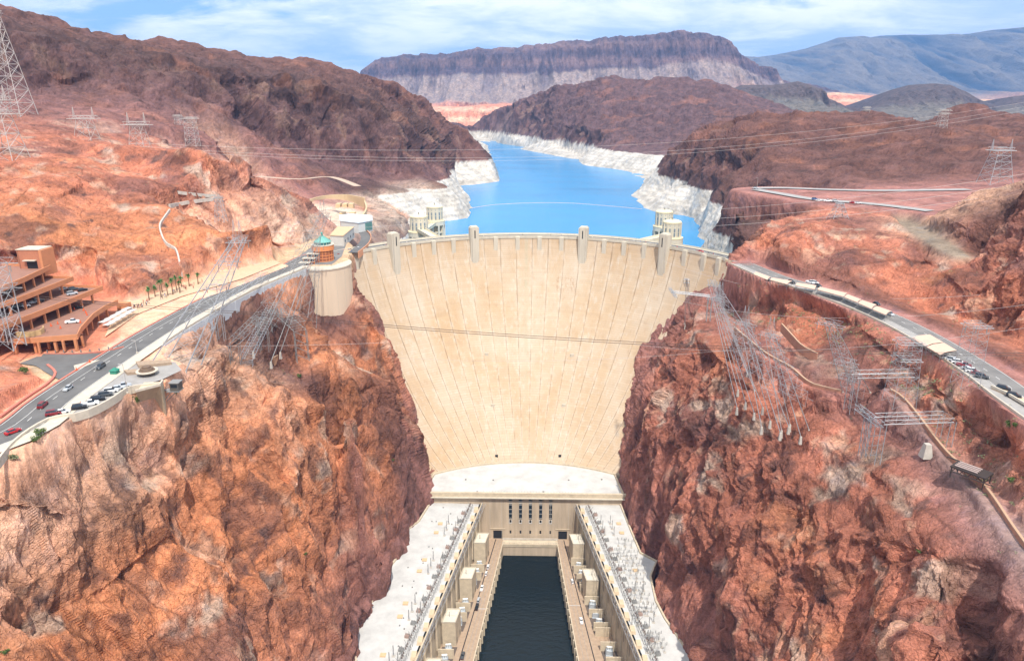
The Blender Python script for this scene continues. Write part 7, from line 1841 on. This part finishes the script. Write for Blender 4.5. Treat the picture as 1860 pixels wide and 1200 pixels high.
# ------------------------------------------------------------------ palms and bushes
def leaf_blob(rx, rz, n, size, seed, m, name='crown', zc=0, core=True):
    r = random.Random(seed); mb = MB()
    lumps = [(Vector((r.uniform(-1, 1) * rx * .6, r.uniform(-1, 1) * rx * .6, zc + r.uniform(-.4, .6) * rz)), r.uniform(.35, .6)) for _ in range(9)]
    for i in range(n):
        c, k = r.choice(lumps); d = Vector((r.gauss(0, 1), r.gauss(0, 1), r.gauss(0, 1))).normalized() * (r.random() ** .4) * k
        p = c + Vector((d.x * rx, d.y * rx, d.z * rz)); s = size * r.uniform(.6, 1.4)
        a = Vector((r.gauss(0, 1), r.gauss(0, 1), r.gauss(0, .6))).normalized() * s; b = a.cross(Vector((r.gauss(0, 1), r.gauss(0, 1), r.gauss(0, 1)))).normalized() * s * .6
        mb.add([p - a, p + b, p + a, p - b], [(0, 1, 2, 3)])
    return mb
M_LEAF = mat('bush_green', (.10, .15, .035), .8, noise=.3, nscale=1.5); M_LEAF2 = mat('sage_green', (.22, .24, .12), .85, noise=.25, nscale=1.5); M_PALM = mat('palm_green', (.06, .17, .035), .7, noise=.2, nscale=2); M_TRUNK = mat('palm_trunk', (.20, .13, .08), .9); M_SKIRT = mat('palm_thatch', (.28, .19, .10), .9)
def make_palm(seed, h):
    r = random.Random(seed); t = empty('palm_tree', (0, 0, 0))
    MB().bar((0, 0, -.5), (.1, 0, h * .5), .38, 8, .26).bar((.1, 0, h * .5), (.15, .05, h), .26, 8, .2).build('trunk', M_TRUNK, t)
    MB().cyl((.14, .04), .75, h - 1.5, h - .3, 9, .4).build('thatch', M_SKIRT, t)
    mb = MB()
    for k in range(26):
        a = r.uniform(0, 6.28); el = r.uniform(-.5, 1.25); L = r.uniform(1.7, 2.3); prev = Vector((.14, .04, h)); d = Vector((math.cos(a) * math.cos(el), math.sin(a) * math.cos(el), math.sin(el)))
        for s in range(4):
            nx_ = prev + d * L / 4; d = (d + Vector((0, 0, -.30))).normalized(); w = (.34, .62, .5, .16)[s]; w2 = (.62, .5, .16, .02)[s]; n = d.cross(Vector((0, 0, 1))); n = n.normalized() if n.length > .1 else Vector((1, 0, 0))
            mb.add([prev - n * w * .6, prev + n * w * .6, nx_ + n * w2 * .6, nx_ - n * w2 * .6], [(0, 1, 2, 3)]); prev = nx_
    mb.build('crown', M_PALM, t); return t
for i, (u, v, h) in enumerate(((271, 545, 6.2), (282, 539, 5.2), (293, 540, 8.6), (295, 531, 6.6), (305, 537, 6.0), (314, 535, 8.0), (321, 528, 7.6), (327, 532, 6.0), (330, 521, 5.4), (344, 520, 6.6), (360, 516, 6.0))):
    p = P(u, v, z=4); t = make_palm(40 + i, h); t.location = (p[0], p[1], min(4.0, gz(p[0], p[1]) + .2)); t.rotation_euler = (0, 0, i * 1.3)
    tag(t, '%s palm tree from the left in the row at the foot of the cliff' % ORD[i], 'palm tree', 'palm trees on the plaza')
BUSH = [(75, 793, 1.8, 'round green bush', 'below the left road at the cliff edge'), (66, 803, 1.3, 'smaller green bush', 'just left of the round one below the left road'), (250, 731, 1.7, 'round green bush', 'under the tall lamp post beside the bastion'), (44, 680, 1.8, 'dark green bush', 'on the orange rock at the left edge above the road'), (320, 716, 1.2, 'small green bush', 'under the lookout booth'), (28, 836, 1.4, 'dry olive bush', 'at the lower left on the pale bank'), (545, 686, 1.5, 'green bush', 'in the dark ravine behind the left headland'), (10, 1188, 1.0, 'yellow-green bush', 'in the bottom left corner'), (555, 1008, .9, 'dark green bush', 'on the pale vein of the left cliff'), (1838, 877, 1.4, 'green bush', 'on the grey slope near the right edge'), (1833, 776, 1.6, 'green bush', 'at the foot of the concrete wedge wall'), (1845, 777, 1.3, 'smaller green bush', 'right beside the one below the wedge wall'), (1666, 1005, 1.1, 'small green bush', 'on the red ledge low on the right'), (714, 838, 1.2, 'bright green bush', 'low on the left cliff near the dam')]
for i, (u, v, r_, k_, w_) in enumerate(BUSH):
    p = hitp(u, v, 120, 900); e = empty('bush', p, label=k_ + ' ' + w_, cat='bush')
    leaf_blob(r_, r_ * .8, 260, r_ * .17, i + 3, None, zc=r_ * .9).build('foliage', M_LEAF if 'olive' not in k_ else M_LEAF2, e)
    MB().bar((0, 0, -.5), (.1, .1, r_ * .8), .09, 5).bar((0, 0, 0), (-r_ * .4, .2, r_ * .9), .06, 4).bar((0, 0, 0), (r_ * .4, -.2, r_ * .9), .06, 4).build('stem', M_TRUNK, e)
# scattered desert scrub: uncountable small tufts on the ledges and slopes
r = random.Random(5); mb = MB()
def scrub(x, y, s, n=14):
    z = gz(x, y)
    for k in range(n):
        d = Vector((r.gauss(0, .5) * s, r.gauss(0, .5) * s, abs(r.gauss(0, .35)) * s)); a = Vector((r.gauss(0, 1), r.gauss(0, 1), r.gauss(0, .6))).normalized() * s * .28; b = a.cross(Vector((r.gauss(0, 1), r.gauss(0, 1), 1))).normalized() * s * .2
        p = Vector((x, y, z + .25 * s)) + d; mb.add([p - a, p + b, p + a, p - b], [(0, 1, 2, 3)])
for i in range(520):
    t = r.random(); q = ROAD_R[min(len(ROAD_R) - 2, 2 + int(t * (len(ROAD_R) - 3)))]; n_ = offset_line(ROAD_R, -(13 + r.random() ** 1.5 * 10))[min(len(ROAD_R) - 2, 2 + int(t * (len(ROAD_R) - 3)))]
    scrub(n_[0] + r.uniform(-4, 4), n_[1] + r.uniform(-4, 4), r.uniform(.5, 1.3), 10)
for i in range(1500):
    sd = r.choice((-1, 1)); x = sd * r.uniform(100, 300); y = r.uniform(150, 620)
    g0 = ground(np.array([x, x + 2]), np.array([y, y])); 
    if abs(g0[0, 0] - g0[1, 0]) > 1.6 or g0[0, 4] < .15 or g0[0, 0] < -70: continue
    scrub(x, y, r.uniform(.4, .9), 6)
tag(mb.build('desert_scrub', M_LEAF2), kind='stuff', label='small grey-green desert shrubs dotted over the rock slopes and verges')
# ------------------------------------------------------------------ people on the plaza and the crest
def make_person():
    me = bpy.data.meshes.new('person_skin'); V = [(0, 0, .95), (0, 0, 1.2), (0, 0, 1.42), (0, 0, 1.55), (0, 0, 1.68), (-.10, 0, .88), (-.11, .04, .48), (-.12, 0, .06), (-.12, .14, .04), (.10, 0, .88), (.12, -.05, .48), (.12, -.08, .06), (.12, .06, .04), (-.19, 0, 1.40), (-.25, .02, 1.12), (-.24, .10, .86), (.19, 0, 1.40), (.25, .02, 1.12), (.24, .10, .86)]
    E = [(0, 1), (1, 2), (2, 3), (3, 4), (0, 5), (5, 6), (6, 7), (7, 8), (0, 9), (9, 10), (10, 11), (11, 12), (2, 13), (13, 14), (14, 15), (2, 16), (16, 17), (17, 18)]
    me.from_pydata(V, E, []); o = bpy.data.objects.new('p', me); COL.objects.link(o); m = o.modifiers.new('s', 'SKIN')
    R_ = [.15, .14, .15, .06, .105, .10, .07, .05, .04, .10, .07, .05, .04, .065, .045, .035, .065, .045, .035]
    for i, q in enumerate(me.skin_vertices[0].data): q.radius = (R_[i], R_[i]); q.use_root = (i == 0)
    o.modifiers.new('u', 'SUBSURF').levels = 1
    dg = bpy.context.evaluated_depsgraph_get(); me2 = bpy.data.meshes.new_from_object(o.evaluated_get(dg)); bpy.data.objects.remove(o); return me2
pm_ = make_person()
skin = mat('skin', (.45, .25, .17), .7)
def person_mesh(shirt, pants):
    m = pm_.copy(); m.materials.clear(); m.materials.append(mat('shirt_' + shirt[0], shirt[1], .8)); m.materials.append(mat('trousers_' + pants[0], pants[1], .8)); m.materials.append(skin)
    for p in m.polygons: z = p.center.z; p.material_index = 1 if z < .92 and abs(p.center.x) < .2 else (2 if z > 1.5 or (abs(p.center.x) > .2 and z < 1.1) else 0); p.use_smooth = True
    return m
SH = [('red', (.5, .03, .03)), ('white', (.75, .75, .73)), ('black', (.02, .02, .02)), ('blue', (.04, .10, .35)), ('grey', (.25, .25, .26))]; PT = [('dark', (.03, .03, .04)), ('denim', (.07, .10, .18)), ('khaki', (.35, .28, .18))]
PM = [(s[0], p[0], person_mesh(s, p)) for s in SH for p in PT]
M_HAIR = mat('hair', (.04, .025, .015), .7)
hair = MB().cyl((0, .0), .112, 1.66, 1.80, 10, .07).mesh('hair', M_HAIR)
def person(p, rz, lab_where, group):
    s, t, m = random.choice(PM); o = bpy.data.objects.new('person', m); COL.objects.link(o); o.location = p; o.rotation_euler = (0, 0, rz); k = random.uniform(.94, 1.06); o.scale = (k, k, k)
    tag(o, 'person in %s top and %s trousers %s' % (s, t, lab_where), 'person', group)
    h = bpy.data.objects.new('hair', hair); COL.objects.link(h); h.parent = o
for i in range(34):
    u = 222 + random.random() ** .8 * 50; v = 572 - (u - 222) * .46 + random.uniform(-5, 3)
    person(P(u, v, z=4.05), random.uniform(0, 6.28), 'in the crowd beside the white canopies', 'crowd at the canopies')
for i in range(20):
    u = 275 + random.random() * 95; v = 548 - (u - 275) * .37 + random.uniform(-3, 4)
    person(P(u, v, z=4.05), random.uniform(0, 6.28), 'walking on the plaza near the palms', 'walkers near the palms')
for i in range(40):
    a = A_L + (A_R - A_L) * random.random() * .96; person(crest(150.8 + random.random() * .8, a, .22), -a + random.choice((0, math.pi)), 'walking on the dam crest', 'walkers on the dam crest')
# traffic cones
for i, (u, v, z) in enumerate(((147, 735, 3.1), (139, 672, 3.2), (163, 658, 3.2), (93, 592, 9.4), (105, 588, 9.4), (110, 596, 9.4), (135, 562, 9.4), (152, 564, 9.4), (156, 568, 9.4), (158, 572, 9.4), (146, 586, 9.4))):
    e = empty('traffic_cone', P(u, v, z=z), label='orange traffic cone %s' % ('beside the parking strip' if i == 0 else 'at the near tip of the traffic island' if i == 1 else 'at the far tip of the traffic island' if i == 2 else 'on the lower garage deck'), cat='cone', group='traffic cones')
    MB().box((0, 0, .05), (.8, .8, .1)).build('base', mat('cone_orange', (.75, .12, .03), .6), e); MB().cyl((0, 0), .32, .1, 1.4, 10, .06).build('cone', mat('cone_orange', (.75, .12, .03)), e)
# ------------------------------------------------------------------ the air
hz = MB().box((1500, 6000, 792), (45000, 45000, 2016)).build('haze', None)
hm = bpy.data.materials.new('haze_air'); hm.use_nodes = True; hn = hm.node_tree.nodes; hl = hm.node_tree.links; hn.clear()
ho = hn.new('ShaderNodeOutputMaterial'); hv = hn.new('ShaderNodeVolumePrincipled'); hv.inputs['Color'].default_value = (.22, .50, 1.0, 1); hv.inputs['Density'].default_value = 0.000045; hv.inputs['Anisotropy'].default_value = -.3
hl.new(hv.outputs[0], ho.inputs['Volume']); hz.data.materials.append(hm); tag(hz, kind='stuff', label='pale blue haze in the air over the canyon')
